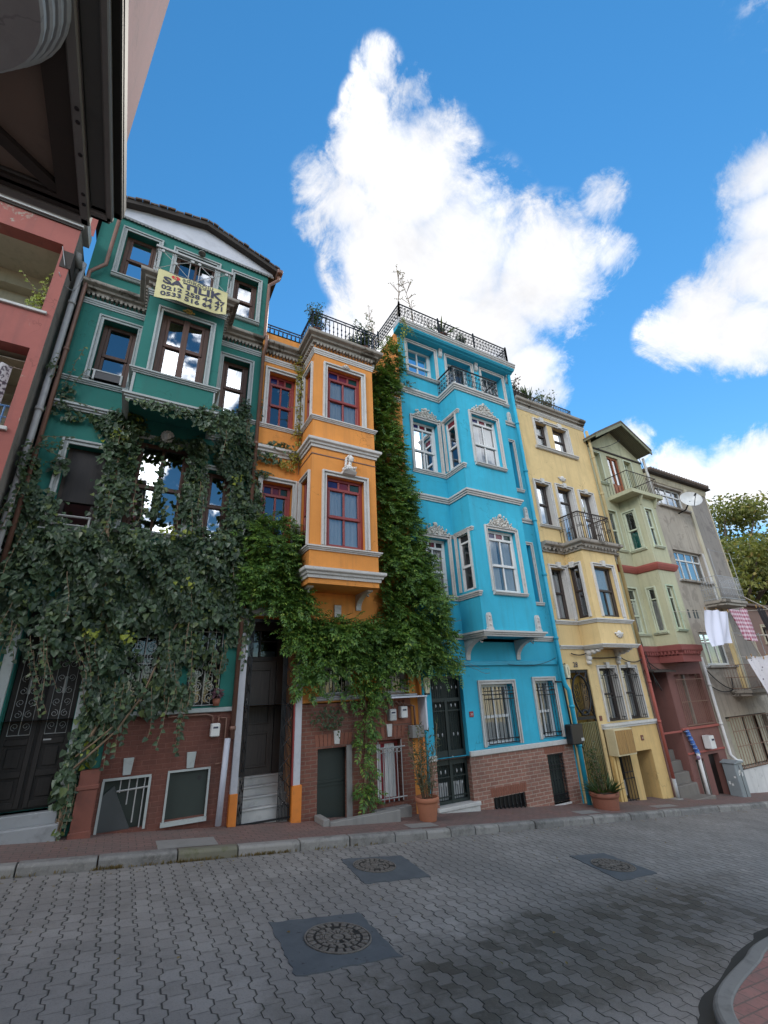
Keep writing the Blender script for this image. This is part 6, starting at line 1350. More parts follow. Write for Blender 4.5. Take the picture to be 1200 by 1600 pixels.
    gg.build('grille', 'rust_iron', wb)
    for q, nm in ((d1, 'basement_gate'), (d2, 'basement_door')):
        b = MB(f); b.box(q[0], q[1], -0.2, -0.16, q[2], q[3]); o = b.build(nm, 'doorwood', H)
        if nm == 'basement_gate':
            k = MB(f)
            for i in range(5): x = q[0]+0.03+(q[1]-q[0]-0.06)*i/4; k.bar((x, 0.0, q[2]), (x, 0.0, q[3]-0.06), 0.014)
            k.build('gate_bars', 'greywood', o)
    pipe('downpipe', 'whitewash', [(17.86, 8.9, 2.6), (17.84, 8.88, -0.45), (17.87, 8.75, -0.62), (18.05, 8.7, -0.64)], 0.05, H, [(0, .3), (0, .7)]); pipe('downpipe', 'whitewash', [(15.95, 8.86, -0.25), (15.84, 8.8, -1.45)], 0.05, H)
    return H
paint('mintpaint', (0.50, 0.54, 0.40), 0.5, 0.35); paint('greywood_green', (0.20, 0.205, 0.13), 0.75, 0.5, 6); paint('rust_iron', (0.22, 0.13, 0.09), 0.7, 0.4, 14)
green = green_house()
meter_box('gas_meter', 'white meter box hung on the dark red wall above the basement doors', MAIN, 16.72, 0.05, 0.02, 'plastic_white', 1.8, False)
def blue_bundle():
    root = thing('plastic_bundle', 'blue plastic sheeting wrapped around the pipe top on the red house corner', 'plastic sheet', (15.9, 8.8, 0.1)); m = MB(MAIN); rn = random.Random(5)
    P = [(15.72+0.026*i+rn.uniform(-.006, .006), 0.12, 0.40-0.062*i) for i in range(12)]
    for p, q in zip(P, P[1:]): m.tube([p, q], rn.uniform(.058, .075), 9, r1=rn.uniform(.055, .072))
    m.m = 2
    for i in range(0, 11, 2): c = P[i]; m.tube([(c[0]+0.076*cos(t), c[1]+0.076*sin(t), c[2]-0.012*t+0.02) for t in [2.0+0.45*k for k in range(10)]], 0.010, 5)
    m.m = 1; m.blob((15.9, 0.15, -0.36), (0.06, 0.06, 0.06), 8, 6); m.build('sheeting', ['blue_bag', 'purple_rag', 'blue_pale'], root)
paint('blue_pale', (0.30, 0.40, 0.58), 0.5, 0.3); paint('purple_rag', (0.22, 0.16, 0.24), 0.7, 0.3)
blue_bundle()

# ------------------------------------------------------------------ grey apartment house
def grey_house():
    H = thing('apartment_house', 'stained grey rendered house with iron balconies and a satellite dish', 'house', (20.1, 9, -1.8), 'terraced houses along the street')
    X0, X1 = 17.8, 22.45; f = MAIN; m = MB()
    w3, w2, w1, g0 = (18.35, 20.45, 8.68, 9.62), (18.30, 20.45, 5.5, 6.72), (18.38, 20.2, 2.34, 3.5), (18.45, 21.4, -0.95, 0.62)
    wall_face(m, f, X0, 20.6, -0.95, 10.0, [w3, w2, w1, (18.45, 20.6, -0.95, 0.62)], 0.22); wall_face(m, f, 20.6, X1, -0.95, 1.5, [(20.6, 21.4, -0.95, 0.62)], 0.22); shell_box(m, X0, X1, 9, 17, -3, 10.0)
    m.build('wall', 'grey', H)
    s = MB(); wall_face(s, f, 20.82, X1, 1.5, 10.0); s.build('rough_wall', 'render_side', H); p = MB(f); p.box(20.6, 20.82, -0.02, 0.06, 1.5, 10.0); p.box(X1-0.05, X1, 0.0, 0.03, 1.5, 10.0); build_each(p, 'pier', 'cream', H)
    pn = MB(f); pn.box(20.3, 20.6, 0.002, 0.02, 1.5, 3.6); pn.build('yellow_panel', 'yellow', H); wp = MB(f); wp.box(20.46, 20.66, 0.002, 0.03, 4.7, 6.75); wp.build('white_panel', 'whitewash', H)
    lo = MB(); wall_face(lo, Fr(0, 8.97, 1, 0), X0, 30, -3.2, -0.98); build_each(lo, 'plinth', 'whitewash', H)
    e = MB(WORLD); e.box(X0, X1+0.12, -17, -8.72, 9.98, 10.05); rf = e.build('roof', 'roof_dark', H); t = MB(WORLD)
    for i in range(24): x = X0+0.1+4.6*i/24; t.tube([(x, -8.68, 10.09), (x, -9.4, 10.2)], 0.085, 6)
    t.build('roof_tile', 'tile_old', rf); cornice('eaves_band', 'cream', [(X0, 9), (X1, 9)], [(-.01, 9.72), (0.03, 9.72), (0.1, 9.86), (0.1, 9.97), (-.01, 9.97)], H)
    W = dict(frame='plastic_white', fr=0.07, bar=0.05, w=-0.14, trim=None, pane='glass', meet=0, sill_ext=0.06)
    window(H, f, *w3, cols=4, transom=0.34, **W); window(H, f, *w2, cols=4, transom=0.38, **W); window(H, f, *w1, cols=3, transom=0.35, **{**W, 'pane': 'glass_clear'}, cur=[(0, 1, 0, 0.9)])
    sl_ = MB(f)
    for q in (w3, w2, w1): sl_.box(q[0]-0.08, q[1]+0.08, 0.0, 0.12, q[2]-0.1, q[2]-0.01)
    build_each(sl_, 'window_ledge', 'aged_stone', H, bevel=0.01)
    sh = MB(f)
    for x in (18.5, 20.0): sh.box(x, x+1.3, -0.16, -0.12, -0.9, 0.55)
    gb = sh.build('shutters', 'shutter_pale', H); g = MB(f); grille(g, 18.46, 21.4, -0.92, 0.6, 0.12, 16, (0.42, 0.72), 0.012); g.build('grille', 'rust_iron', gb)
    for (x0, x1, y, z, h, nm) in ((19.45, 21.15, 8.25, 4.66, 0.92, 'iron_grey'), (19.3, 21.4, 8.3, 1.46, 0.85, 'rust_iron')):
        b = MB(); b.f = None; b.slab([(x0, y), (x1, y), (x1, 9.0), (x0, 9.0)], z-0.1, z); b.slab([(x0+.06, y+.06), (x1-.06, y+.06), (x1-.06, 9.0), (x0+.06, 9.0)], z-0.2, z-0.1); q = b.build('balcony_slab', 'aged_stone', H); r = MB()
        for (p_, q_) in zip([(x0+.04, 9), (x0+.04, y+.04), (x1-.04, y+.04)], [(x0+.04, y+.04), (x1-.04, y+.04), (x1-.04, 9)]):
            dx, dy = q_[0]-p_[0], q_[1]-p_[1]; L_ = sqrt(dx*dx+dy*dy); r.f = Fr(p_[0], p_[1], dx/L_, dy/L_)
            for zz in (h, h*0.5, 0.06): r.box(0, L_, -0.01, 0.01, z+zz-0.01, z+zz+0.01)
            baluster_panel(r, 0, L_, z, z+h, 0, 0.09, 0.008, False)
            if nm == 'iron_grey':
                for i in range(int(L_/0.18)): r.tube(spiral(0.1+0.18*i, z+h*0.72, 0.07, 1.2, 0, 1, 0), 0.007, 4); r.tube(spiral(0.1+0.18*i, z+h*0.28, 0.07, 1.2, pi, 1, 0), 0.007, 4)
        r.build('railing', nm, q)
        w = MB()
        for (x, yy) in ((x0+.04, y+.04), (x1-.04, y+.04)): w.tube([(x, yy, z), (x, yy, z+2.0)], 0.012, 5)
        w.tube([(x0+.04, y+.04, z+1.95), (x1-.04, y+.04, z+1.95)], 0.008, 4); w.build('line_post', 'iron_grey', q)
    hs = MB(f)
    for x in (18.05, 18.42, 18.62): hs.box(x, x+0.11, -0.02, 0.006, 4.0, 4.32)
    build_each(hs, 'vent_slot', 'black_plastic', H)
    return H
paint('shutter_pale', (0.40, 0.37, 0.27), 0.7, 0.6, 6); paint('iron_grey', (0.34, 0.35, 0.36), 0.55, 0.4, 12)
grey = grey_house()
def dish():
    root = thing('satellite_dish', 'big white satellite dish on the top floor of the grey house', 'satellite dish', (19.6, 8.6, 8.6))
    M_ = MB(); c = mathutils.Vector((19.55, 8.35, 8.82)); n = mathutils.Vector((-0.62, -0.72, 0.30)).normalized(); a = n.cross(mathutils.Vector((0, 0, 1))).normalized(); b = a.cross(n) 
    vs = [tuple(c-n*0.1)]; fs = []; K = 28; rings = 6
    for j in range(1, rings+1):
        r = 0.41*j/rings
        for i in range(K): t = 2*pi*i/K; vs.append(tuple(c-n*0.1+n*0.16*(j/rings)**2+a*(r*cos(t))+b*(r*0.92*sin(t))))
    fs = [(0, 1+i, 1+(i+1) % K) for i in range(K)]+[(1+(j-1)*K+i, 1+j*K+i, 1+j*K+(i+1) % K, 1+(j-1)*K+(i+1) % K) for j in range(1, rings) for i in range(K)]
    M_.add(vs, fs, True); M_.build('reflector', 'plastic_white', root); arm = MB(); e = c+n*0.5-b*0.1
    arm.tube([tuple(c-b*0.36), tuple(e)], 0.014, 6); arm.tube([tuple(e), tuple(e-n*0.12)], 0.035, 8); arm.build('feed_arm', 'iron', root); mt = MB(); mt.tube([tuple(c-n*0.1), (19.65, 8.7, 8.5), (19.65, 9.0, 8.45)], 0.03, 8); mt.build('mast', 'iron', root)
dish()
def cabinet():
    root = thing('utility_cabinet', 'scuffed grey utility cabinet on the pavement before the grey house', 'cabinet', (17.3, 8.5, -1.6))
    m = MB(WORLD); m.box(17.12, 17.58, -8.86, -8.50, -1.8, -0.62); m.build('case', 'grey_cabinet', root, bevel=0.015); l = MB(WORLD); l.prism([(17.08, -0.62), (17.62, -0.62), (17.62, -0.59), (17.35, -0.53), (17.08, -0.59)], -8.90, -8.45); l.build('lid', 'grey_cabinet', root, bevel=0.01)
    s = MB(WORLD); rn = random.Random(8)
    for i in range(3): y, z = rn.uniform(8.5, 8.75), rn.uniform(-1.25, -1.0); s.box(17.115, 17.12, -y-0.05, -y, z, z+rn.uniform(.04, .11))
    for i in range(4): x, z = rn.uniform(17.2, 17.45), rn.uniform(-1.0, -0.8); s.prism([(x, z), (x+rn.uniform(.04, .08), z+.02), (x+rn.uniform(.06, .1), z+.1), (x+.02, z+.12)], -8.50, -8.494)
    s.build('torn_sticker', 'plastic_white', root); d = MB(WORLD); d.box(17.34, 17.352, -8.50, -8.492, -1.7, -0.68); d.build('door_seam', 'black_plastic', root)
cabinet()

# ------------------------------------------------------------------ house at the far right, and the red balconied house at the left
def brown_house():
    H = thing('low_house', 'dull pinkish brown wall of a low house past the grey house', 'house', (26, 9.6, -2.3)); m = MB(); f = Fr(0, 9.8, 1, 0)
    wall_face(m, f, 22.46, 34, -3.5, 4.9, [(25.6, 26.3, 3.3, 4.0)], 0.2); m.f = None; m.add([(22.46, 9.8, 4.9), (34, 9.8, 4.9), (34, 15, 4.9), (22.46, 15, 4.9), (22.46, 15, -3), (34, 15, -3)], [(0, 1, 2, 3), (3, 2, 5, 4)]); m.build('wall', 'brownwall', H)
    window(H, f, 25.6, 26.3, 3.3, 4.0, frame='greywood', trim='cream', cols=2, meet=0, pane='glass_dark')
    e = MB(f); e.box(22.46, 34, 0.0, 0.25, 4.9, 5.0); e.build('coping', 'tile_old', H)
brown_house()
def red_house():
    H = thing('apartment_house', 'weathered salmon red house with deep open balconies at the left edge', 'house', (-4, 8.7, 0.3), 'terraced houses along the street')
    X1 = -2.24; FYL = 8.52; f = front(FYL); m = MB(); L_ = -9.0
    o1, o2 = (-7.5, -2.44, 8.84, 10.68), (-7.5, -2.42, 6.28, 7.98)
    wall_face(m, f, L_, X1, -0.5, 11.28, [(*o1, 0.28), (*o2, 0.28)]); m.build('wall', 'salmon', H)
    s = MB(); s.f = None; s.add([(X1, FYL, -0.5), (X1, 17, -0.5), (X1, 17, 11.28), (X1, FYL, 11.28), (L_, 17, -0.5), (L_, 17, 11.28), (L_, FYL, 11.28), (L_, FYL, -0.5)], [(0, 1, 2, 3), (3, 2, 5, 6), (1, 4, 5, 2), (4, 7, 6, 5)]); s.build('side_wall', 'render_side', H)
    for (a, b, c, d) in (o1, o2):
        r = MB(); r.f = f; r.box(a-.1, b+.1, -1.5, -1.45, c-0.9, d+.2); r.box(a-.1, b+.1, -1.5, -0.28, d+.0, d+.02); r.box(a-.1, b+.1, -1.5, -0.28, c-1.0, c-0.98); r.box(b+.04, b+.06, -1.5, -0.28, c-1, d+.02); lo = r.build('loggia', 'cream', H); bm_ = MB(f); bm_.box(a, b+.04, -1.45, -1.2, d-0.35, d); bm_.build('beam', 'cream', lo)
    wn = MB(f); wn.box(-4.6, -2.95, -1.45, -1.40, 8.4, 9.62); wd = wn.build('loggia_window', 'plastic_white', H); p = MB(f); p.quad((-4.5, -1.395, 8.5), (-3.05, -1.395, 8.5), (-3.05, -1.395, 9.25), (-4.5, -1.395, 9.25)); p.quad((-4.5, -1.395, 9.34), (-3.05, -1.395, 9.34), (-3.05, -1.395, 9.55), (-4.5, -1.395, 9.55)); p.build('pane', 'glass_dark', wd)
    c = MB(f); c.box(a-.05, -2.34, -0.3, 0.05, 8.80, 8.86); c.box(a-.05, -2.36, -0.3, 0.05, 6.22, 6.29); build_each(c, 'parapet_coping', 'trim', H, bevel=0.008)
    rail = MB(f); rail.bar((-7.5, -0.05, 6.72), (-2.42, -0.05, 6.72), 0.018); rail.bar((-7.5, -0.05, 6.5), (-2.42, -0.05, 6.5), 0.014)
    for x in (-2.5, -3.2, -4.0): rail.bar((x, -0.05, 6.29), (x, -0.05, 6.72), 0.014)
    rail.build('balcony_rail', 'iron_blue2', H)
    b = MB(f); b.box(L_, X1+0.04, 0.0, 0.06, 11.28, 11.34); b.box(L_, X1+0.1, -0.5, 0.1, 11.34, 11.62); b.build('balcony_front', 'whitewash', H); k = MB(f)
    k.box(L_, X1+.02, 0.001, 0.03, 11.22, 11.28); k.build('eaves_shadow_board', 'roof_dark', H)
    up_ = MB(); wall_face(up_, front(8.9), L_, -2.1, 11.6, 14); up_.f = None; up_.build('upper_wall', 'salmon', H); j = MB(f); j.box(-2.40, -2.215, -0.3, 0.015, 10.08, 10.52); j.build('broken_corner', 'roof_dark', H)
    pipe('downpipe', 'fascia_grey', [(-2.20, 8.62, 10.7), (-2.16, 8.8, 10.45)], 0.07, H)
    return H
paint('iron_blue2', (0.10, 0.22, 0.42), 0.5, 0.3)
red = red_house()
def hung_cloth():
    root = thing('hung_cloth', 'patterned white cloths hung in the lower balcony of the salmon red house', 'laundry', (-3, 8.4, 7.4)); f = front(8.60)
    m = MB(); curtain_mesh(m, f, -4.6, -2.62, 6.7, 7.62, -0.1, 0.05, 5); m.build('patterned_sheet', 'printed', root); l = MB(f); l.bar((-6, -0.1, 7.66), (-2.44, -0.1, 7.60), 0.006); l.build('line', 'rope', root)
hung_cloth()

# ------------------------------------------------------------------ near house: jettied bay that overhangs the camera's side of the street
def near_house():
    H = thing('jettied_house', 'dusty pink house on the near side whose dark timber bay overhangs the street', 'house', (-3, 0, 0)); m = MB(); 
    bx, by, zs = -0.565, 2.50, 5.0; L_ = -9.0
    m.f = None
    m.add([(bx, by, zs), (bx, -6, zs), (bx, -6, 8.65), (bx, by, 8.65), (L_, by, zs), (L_, by, 8.65), (L_, -6, zs), (L_, -6, 8.65)], [(0, 1, 2, 3), (0, 3, 5, 4), (4, 5, 7, 6), (3, 2, 7, 5), (1, 6, 7, 2)]); m.build('bay_wall', 'pinkwall', H)
    g = MB(); g.f = None; g.add([(-1.6, 0.9, -1.0), (-1.6, -6, -1.0), (-1.6, -6, zs), (-1.6, 0.9, zs), (L_, 0.9, -1), (L_, 0.9, zs)], [(0, 1, 2, 3), (0, 3, 5, 4)]); g.build('ground_floor_wall', 'pinkwall', H)
    s = MB(WORLD); s.box(L_, -0.7, -2.72, 6.0, zs-0.02, zs+0.05); so_ = s.build('soffit', 'soffit_wood', H)
    bmz = MB(WORLD); bmz.box(-0.84, -0.72, -2.66, 6, zs-0.07, zs-0.021); bmz.box(L_, -0.84, -2.66, -2.54, zs-0.07, zs-0.021); bmz.build('soffit_beam', 'roof_dark', so_)
    dg = MB(WORLD); dg.f = None; dg.slab([(-1.75, 1.86), (-1.71, 1.80), (-0.84, 2.48), (-0.84, 2.54), (-0.88, 2.54)], zs-0.06, zs-0.021); dg.build('diagonal_strut', 'roof_dark', so_)
    # moulded fascia: inner bead, broad dark board, outer rails
    plan = [(L_, 2.62), (-0.49, 2.62), (-0.49, -6)]
    plan = [(-0.49, 2.62), (-0.49, -6)]
    def prof(pts): return pts
    def strip(name, x0, x1, z0, z1, mat, y1=2.62):
        q = MB(WORLD); q.box(x0, x1, -y1, 6, z0, z1); q.box(L_, x1-0.004, -y1, -y1+(x1-x0), z0, z1-0.002); q.build(name, mat, H, bevel=0.008)
    strip('fascia_bead', -0.72, -0.665, zs-0.09, zs+0.02, 'fascia_grey', 2.68); strip('fascia_board', -0.665, -0.555, zs-0.045, zs+0.06, 'fascia', 2.64); strip('fascia_rail', -0.575, -0.535, zs-0.07, zs+0.08, 'fascia_grey', 2.60); strip('fascia_rail', -0.545, -0.49, zs-0.015, zs+0.12, 'fascia_dark', 2.60); strip('fascia_rail', -0.50, -0.485, zs+0.02, zs+0.13, 'fascia_dark', 2.61)
    bo = MB(WORLD)
    for y in (1.15, 1.95, 2.02, 2.2, 2.45, 2.52): bo.lathe([(0.0, 0), (0.012, -0.003), (0.012, 0.01)], (-0.69, -y, zs-0.09), 8)
    bo.build('bolt', 'black_plastic', H)
    # stepped rounded corbel under the soffit
    c = MB(); c.f = None
    for i in range(4):
        rx, ry = 0.70, 0.56-0.02*i; z1 = zs-0.07-0.06*i; z0 = z1-0.06; P = [(-1.62+(rx+0.24-0.02*i)*cos(t), 1.50+ry*sin(t)) for t in [pi/2*j/14 for j in range(15)]]; c.slab([(-1.62, -1.0), (-1.62+rx+0.24-0.02*i, -1.0)]+P+[(-4.5, 1.50+ry), (-4.5, -1.0)], z0, z1)
    c.build('rounded_corbel', 'concrete_light', H, bevel=0.01)
    e = MB(WORLD); e.box(L_, -0.42, -2.66, 6, 8.62, 8.78); e.box(L_, -0.34, -2.72, 6, 8.78, 8.92); e.build('eaves', 'fascia', H, bevel=0.01); e2 = MB(WORLD); e2.box(-0.555, -0.50, -1.62, -1.18, 7.7, 7.98); e2.build('window_head', 'panelred', H)
    return H
stucco('concrete_light', (0.33, 0.345, 0.35), 0.4)
near_house()
# ------------------------------------------------------------------ plants
V = mathutils.Vector
def leaf(mb, c, d, n, L, Wd, shape='ivy', fold=0.25):
    """one leaf: c stalk end, d direction of the tip, n face normal"""
    s = d.cross(n)
    if s.length < 1e-6: return
    s.normalize(); n2 = s.cross(d).normalized()
    if shape == 'ivy':
        pts = [(0, 0, 0), (-0.5, 0.12, fold), (-0.42, 0.52, fold*.7), (0, 1, -0.12), (0.42, 0.52, fold*.7), (0.5, 0.12, fold)]; fs = [(0, 3, 2, 1), (0, 5, 4, 3)]
    else:
        pts = [(0, 0, 0), (-0.5, 0.45, fold), (0, 1, -0.15), (0.5, 0.45, fold)]; fs = [(0, 2, 1), (0, 3, 2)]
    b = len(mb.v)
    for (x, y, z) in pts: mb.v.append(tuple(c+s*(x*Wd)+d*(y*L)+n2*(z*Wd*0.6)))
    for f in fs: mb.fc.append(tuple(b+i for i in f)); mb.mi.append(0); mb.sm.append(False)
def unit(rn): 
    while True:
        v = V((rn.uniform(-1, 1), rn.uniform(-1, 1), rn.uniform(-1, 1)))
        if 0.05 < v.length < 1: return v.normalized()
def climber_leaf_field(mb, ell, rn, per_m2, L0, L1, base=9.0, shape='ivy', droop=0.9, holes=()):
    for e in ell:
        cx, cz, rx, rz, dep, dens = e[:6]; by = base-(e[6] if len(e) > 6 else 0.0)
        n = int(pi*rx*rz*per_m2*dens)+3
        for _ in range(n):
            r = sqrt(rn.random())*rn.uniform(0.85, 1.16); t = rn.uniform(0, 2*pi); u, q = r*cos(t), r*sin(t)
            x, z = cx+rx*u, cz+rz*q
            if any(h[0] < x < h[1] and h[2] < z < h[3] and rn.random() < h[4] for h in holes): continue
            lump = 0.62+0.38*sin(x*5.1+1.3)*sin(z*4.3+0.4)+0.25*sin(x*11+z*9)
            sh = max(0.0, 1-r*r)**0.5*lump; w = 0.03+dep*sh*rn.random()**0.45+rn.uniform(0, 0.05)
            out = V((u*0.5, -1.0, 0.35+0.3*q)).normalized()
            nrm = (out+unit(rn)*0.55).normalized(); d = (V((rn.uniform(-.6, .6), -0.25, -droop))+unit(rn)*0.35).normalized()
            d = (d-nrm*d.dot(nrm)*0.8).normalized()
            L = L0*0.8+(L1*1.12-L0*0.8)*rn.random()**1.5; leaf(mb, V((x, by-w, z)), d, nrm, L, L*rn.uniform(0.75, 1.0), shape)
def strand(mb, stems, p, rn, n, step, L0, L1, drift=(0, 0, -1), wob=0.5, shape='ivy'):
    """a trailing shoot with leaves both sides"""
    pts = [tuple(p)]; d = V(drift).normalized()
    for i in range(n):
        d = (d+unit(rn)*wob*0.4+V(drift)*0.25).normalized(); p = p+d*step; pts.append(tuple(p)); nn = (V((0, -1, 0.4))+unit(rn)*0.5).normalized(); L = rn.uniform(L0, L1)
        leaf(mb, p, (V((rn.choice((-1, 1))*0.7, -0.2, -0.5))+unit(rn)*0.3).normalized(), nn, L, L*0.85, shape)
    stems.tube(pts, 0.005, 4)
def frond(mb, c, d, n, L, k, lw, rn):
    """pinnate leaf: pairs of slim leaflets along a drooping stalk"""
    s = d.cross(n).normalized(); p = c.copy(); dd = d.copy()
    for i in range(k):
        p = p+dd*(L/k); dd = (dd+V((0, 0, -0.09))).normalized(); ll = lw*(1.0-0.35*abs(i/k-0.45)*2)
        for sg in (-1, 1): leaf(mb, p, (s*sg*0.85+dd*0.5+V((0, 0, -0.2))+unit(rn)*0.12).normalized(), (n+unit(rn)*0.25).normalized(), ll, ll*0.44, 'slim', 0.2)
    leaf(mb, p, dd, n, lw, lw*0.36, 'slim', 0.2)
def frond_field(mb, ell, rn, per_m2, L=(0.2, 0.34), lw=(0.085, 0.13), base=9.0, holes=()):
    for e in ell:
        cx, cz, rx, rz, dep, dens = e[:6]; by = base-(e[6] if len(e) > 6 else 0.0); n = int(pi*rx*rz*per_m2*dens)+2
        for _ in range(n):
            r = sqrt(rn.random())*rn.uniform(0.8, 1.12); t = rn.uniform(0, 2*pi); u, q = r*cos(t), r*sin(t); x, z = cx+rx*u, cz+rz*q
            if any(h[0] < x < h[1] and h[2] < z < h[3] and rn.random() < h[4] for h in holes): continue
            lump = 0.7+0.3*sin(x*4.3+.7)*sin(z*3.7)+0.22*sin(x*9+z*8); w = 0.04+dep*max(0, 1-r*r)**0.5*lump*rn.random()**0.4
            d = (V((u*0.5+rn.uniform(-.8, .8), -0.55, -0.15+rn.uniform(-.5, .5)))).normalized(); n_ = (V((0, -0.7, 0.9))+unit(rn)*0.4).normalized(); n_ = (n_-d*n_.dot(d)).normalized()
            frond(mb, V((x, by-w, z)), d, n_, rn.uniform(*L), 5, rn.uniform(*lw), rn)
IVY = [(-0.78, 6.99, 0.4, 0.4, 0.2, 1), (-0.74, 5.94, 0.32, 1.1, 0.25, 1), (-0.99, 4.35, 0.94, 0.5, 0.35, 1), (-1.73, 4.94, 0.47, 0.5, 0.2, 0.9), (-1.63, 3.85, 0.48, 0.67, 0.25, 0.9), (-0.25, 4.2, 1.03, 0.75, 0.5, 1), (1.19, 4.34, 0.88, 0.82, 0.4, 1), (1.69, 5.21, 0.43, 1.32, 0.22, 1), (1.41, 6.96, 0.43, 0.75, 0.16, 1), (0.86, 7.14, 0.48, 0.33, 0.12, 0.8, 0.83), (0.04, 7.12, 0.76, 0.12, 0.1, 0.55, 0.83), (0.07, 5.57, 0.48, 0.37, 0.28, 1), (-0.01, 5.82, 0.07, 0.67, 0.1, 0.8), (-0.41, 6.01, 0.15, 0.8, 0.2, 0.9), (0.64, 6.1, 0.26, 1.0, 0.22, 1), (-0.57, 3.29, 0.77, 0.47, 0.45, 1), (0.73, 3.46, 0.91, 0.55, 0.4, 1), (-0.16, 2.48, 0.41, 0.55, 0.35, 1), (0.63, 2.58, 0.22, 0.57, 0.3, 1), (-0.19, 1.86, 0.33, 0.42, 0.3, 1), (-0.39, 1.34, 0.21, 0.33, 0.22, 1), (-0.5, 0.86, 0.16, 0.37, 0.2, 1), (-0.49, 0.48, 0.11, 0.19, 0.15, 1), (0.33, 1.98, 0.56, 0.27, 0.28, 1), (1.17, 2.74, 0.41, 0.25, 0.3, 0.9), (0.91, 2.01, 0.22, 0.18, 0.25, 1), (1.79, 3.33, 0.27, 0.46, 0.2, 1), (-1.05, 2.87, 0.45, 0.34, 0.3, 0.45), (-1.2, 2.59, 0.24, 0.19, 0.35, 0.25), (2.09, 7.0, 0.34, 0.13, 0.08, 0.6), (2.39, 7.38, 0.29, 0.1, 0.06, 0.5), (2.04, 6.55, 0.21, 0.09, 0.06, 0.5), (-2.01, 5.54, 0.16, 0.58, 0.18, 0.9), (-1.59, 7.04, 0.45, 0.13, 0.06, 0.4), (-1.81, 7.4, 0.13, 0.31, 0.06, 0.4), (0.49, 6.88, 0.72, 0.15, 0.08, 0.6), (1.51, 7.99, 0.14, 0.43, 0.1, 0.7), (-1.62, 5.94, 0.2, 0.17, 0.08, 0.5), (1.45, 2.91, 0.14, 0.68, 0.2, 0.6), (1.18, 7.72, 0.29, 0.29, 0.12, 0.9), (-1.69, 3.24, 0.17, 0.39, 0.2, 0.7)]
WIS = [(2.33, 4.93, 0.54, 0.64, 0.55, 1), (2.31, 4.18, 0.63, 0.51, 0.55, 1), (2.59, 3.74, 0.48, 0.33, 0.5, 1), (2.94, 3.43, 0.32, 0.44, 0.4, 1), (5.47, 10.98, 0.31, 0.68, 0.3, 1), (5.16, 9.95, 0.42, 0.79, 0.45, 1), (5.07, 8.85, 0.45, 0.84, 0.5, 1), (5.16, 7.68, 0.47, 0.97, 0.5, 1), (5.35, 6.61, 0.54, 0.92, 0.55, 1), (5.42, 5.57, 0.64, 0.94, 0.6, 1), (5.63, 4.62, 0.77, 0.8, 0.65, 1), (5.83, 3.71, 0.81, 0.72, 0.7, 1), (6.07, 2.98, 0.61, 0.49, 0.65, 1), (6.44, 2.49, 0.32, 0.25, 0.45, 0.8), (4.23, 3.08, 1.15, 0.4, 0.6, 1), (3.36, 3.0, 0.58, 0.41, 0.5, 1), (3.65, 2.44, 0.64, 0.32, 0.45, 0.9), (4.84, 2.63, 0.82, 0.39, 0.5, 1), (5.51, 2.97, 0.77, 0.48, 0.6, 1), (4.52, 1.63, 0.17, 0.48, 0.16, 0.4), (4.41, 0.78, 0.16, 0.66, 0.13, 0.28), (4.45, 0.13, 0.12, 0.29, 0.1, 0.25), (3.2, 2.21, 0.19, 0.26, 0.2, 0.6), (4.21, 2.01, 0.43, 0.2, 0.2, 0.7), (5.04, 2.04, 0.4, 0.18, 0.25, 0.7), (5.73, 2.49, 0.34, 0.17, 0.3, 0.8)]
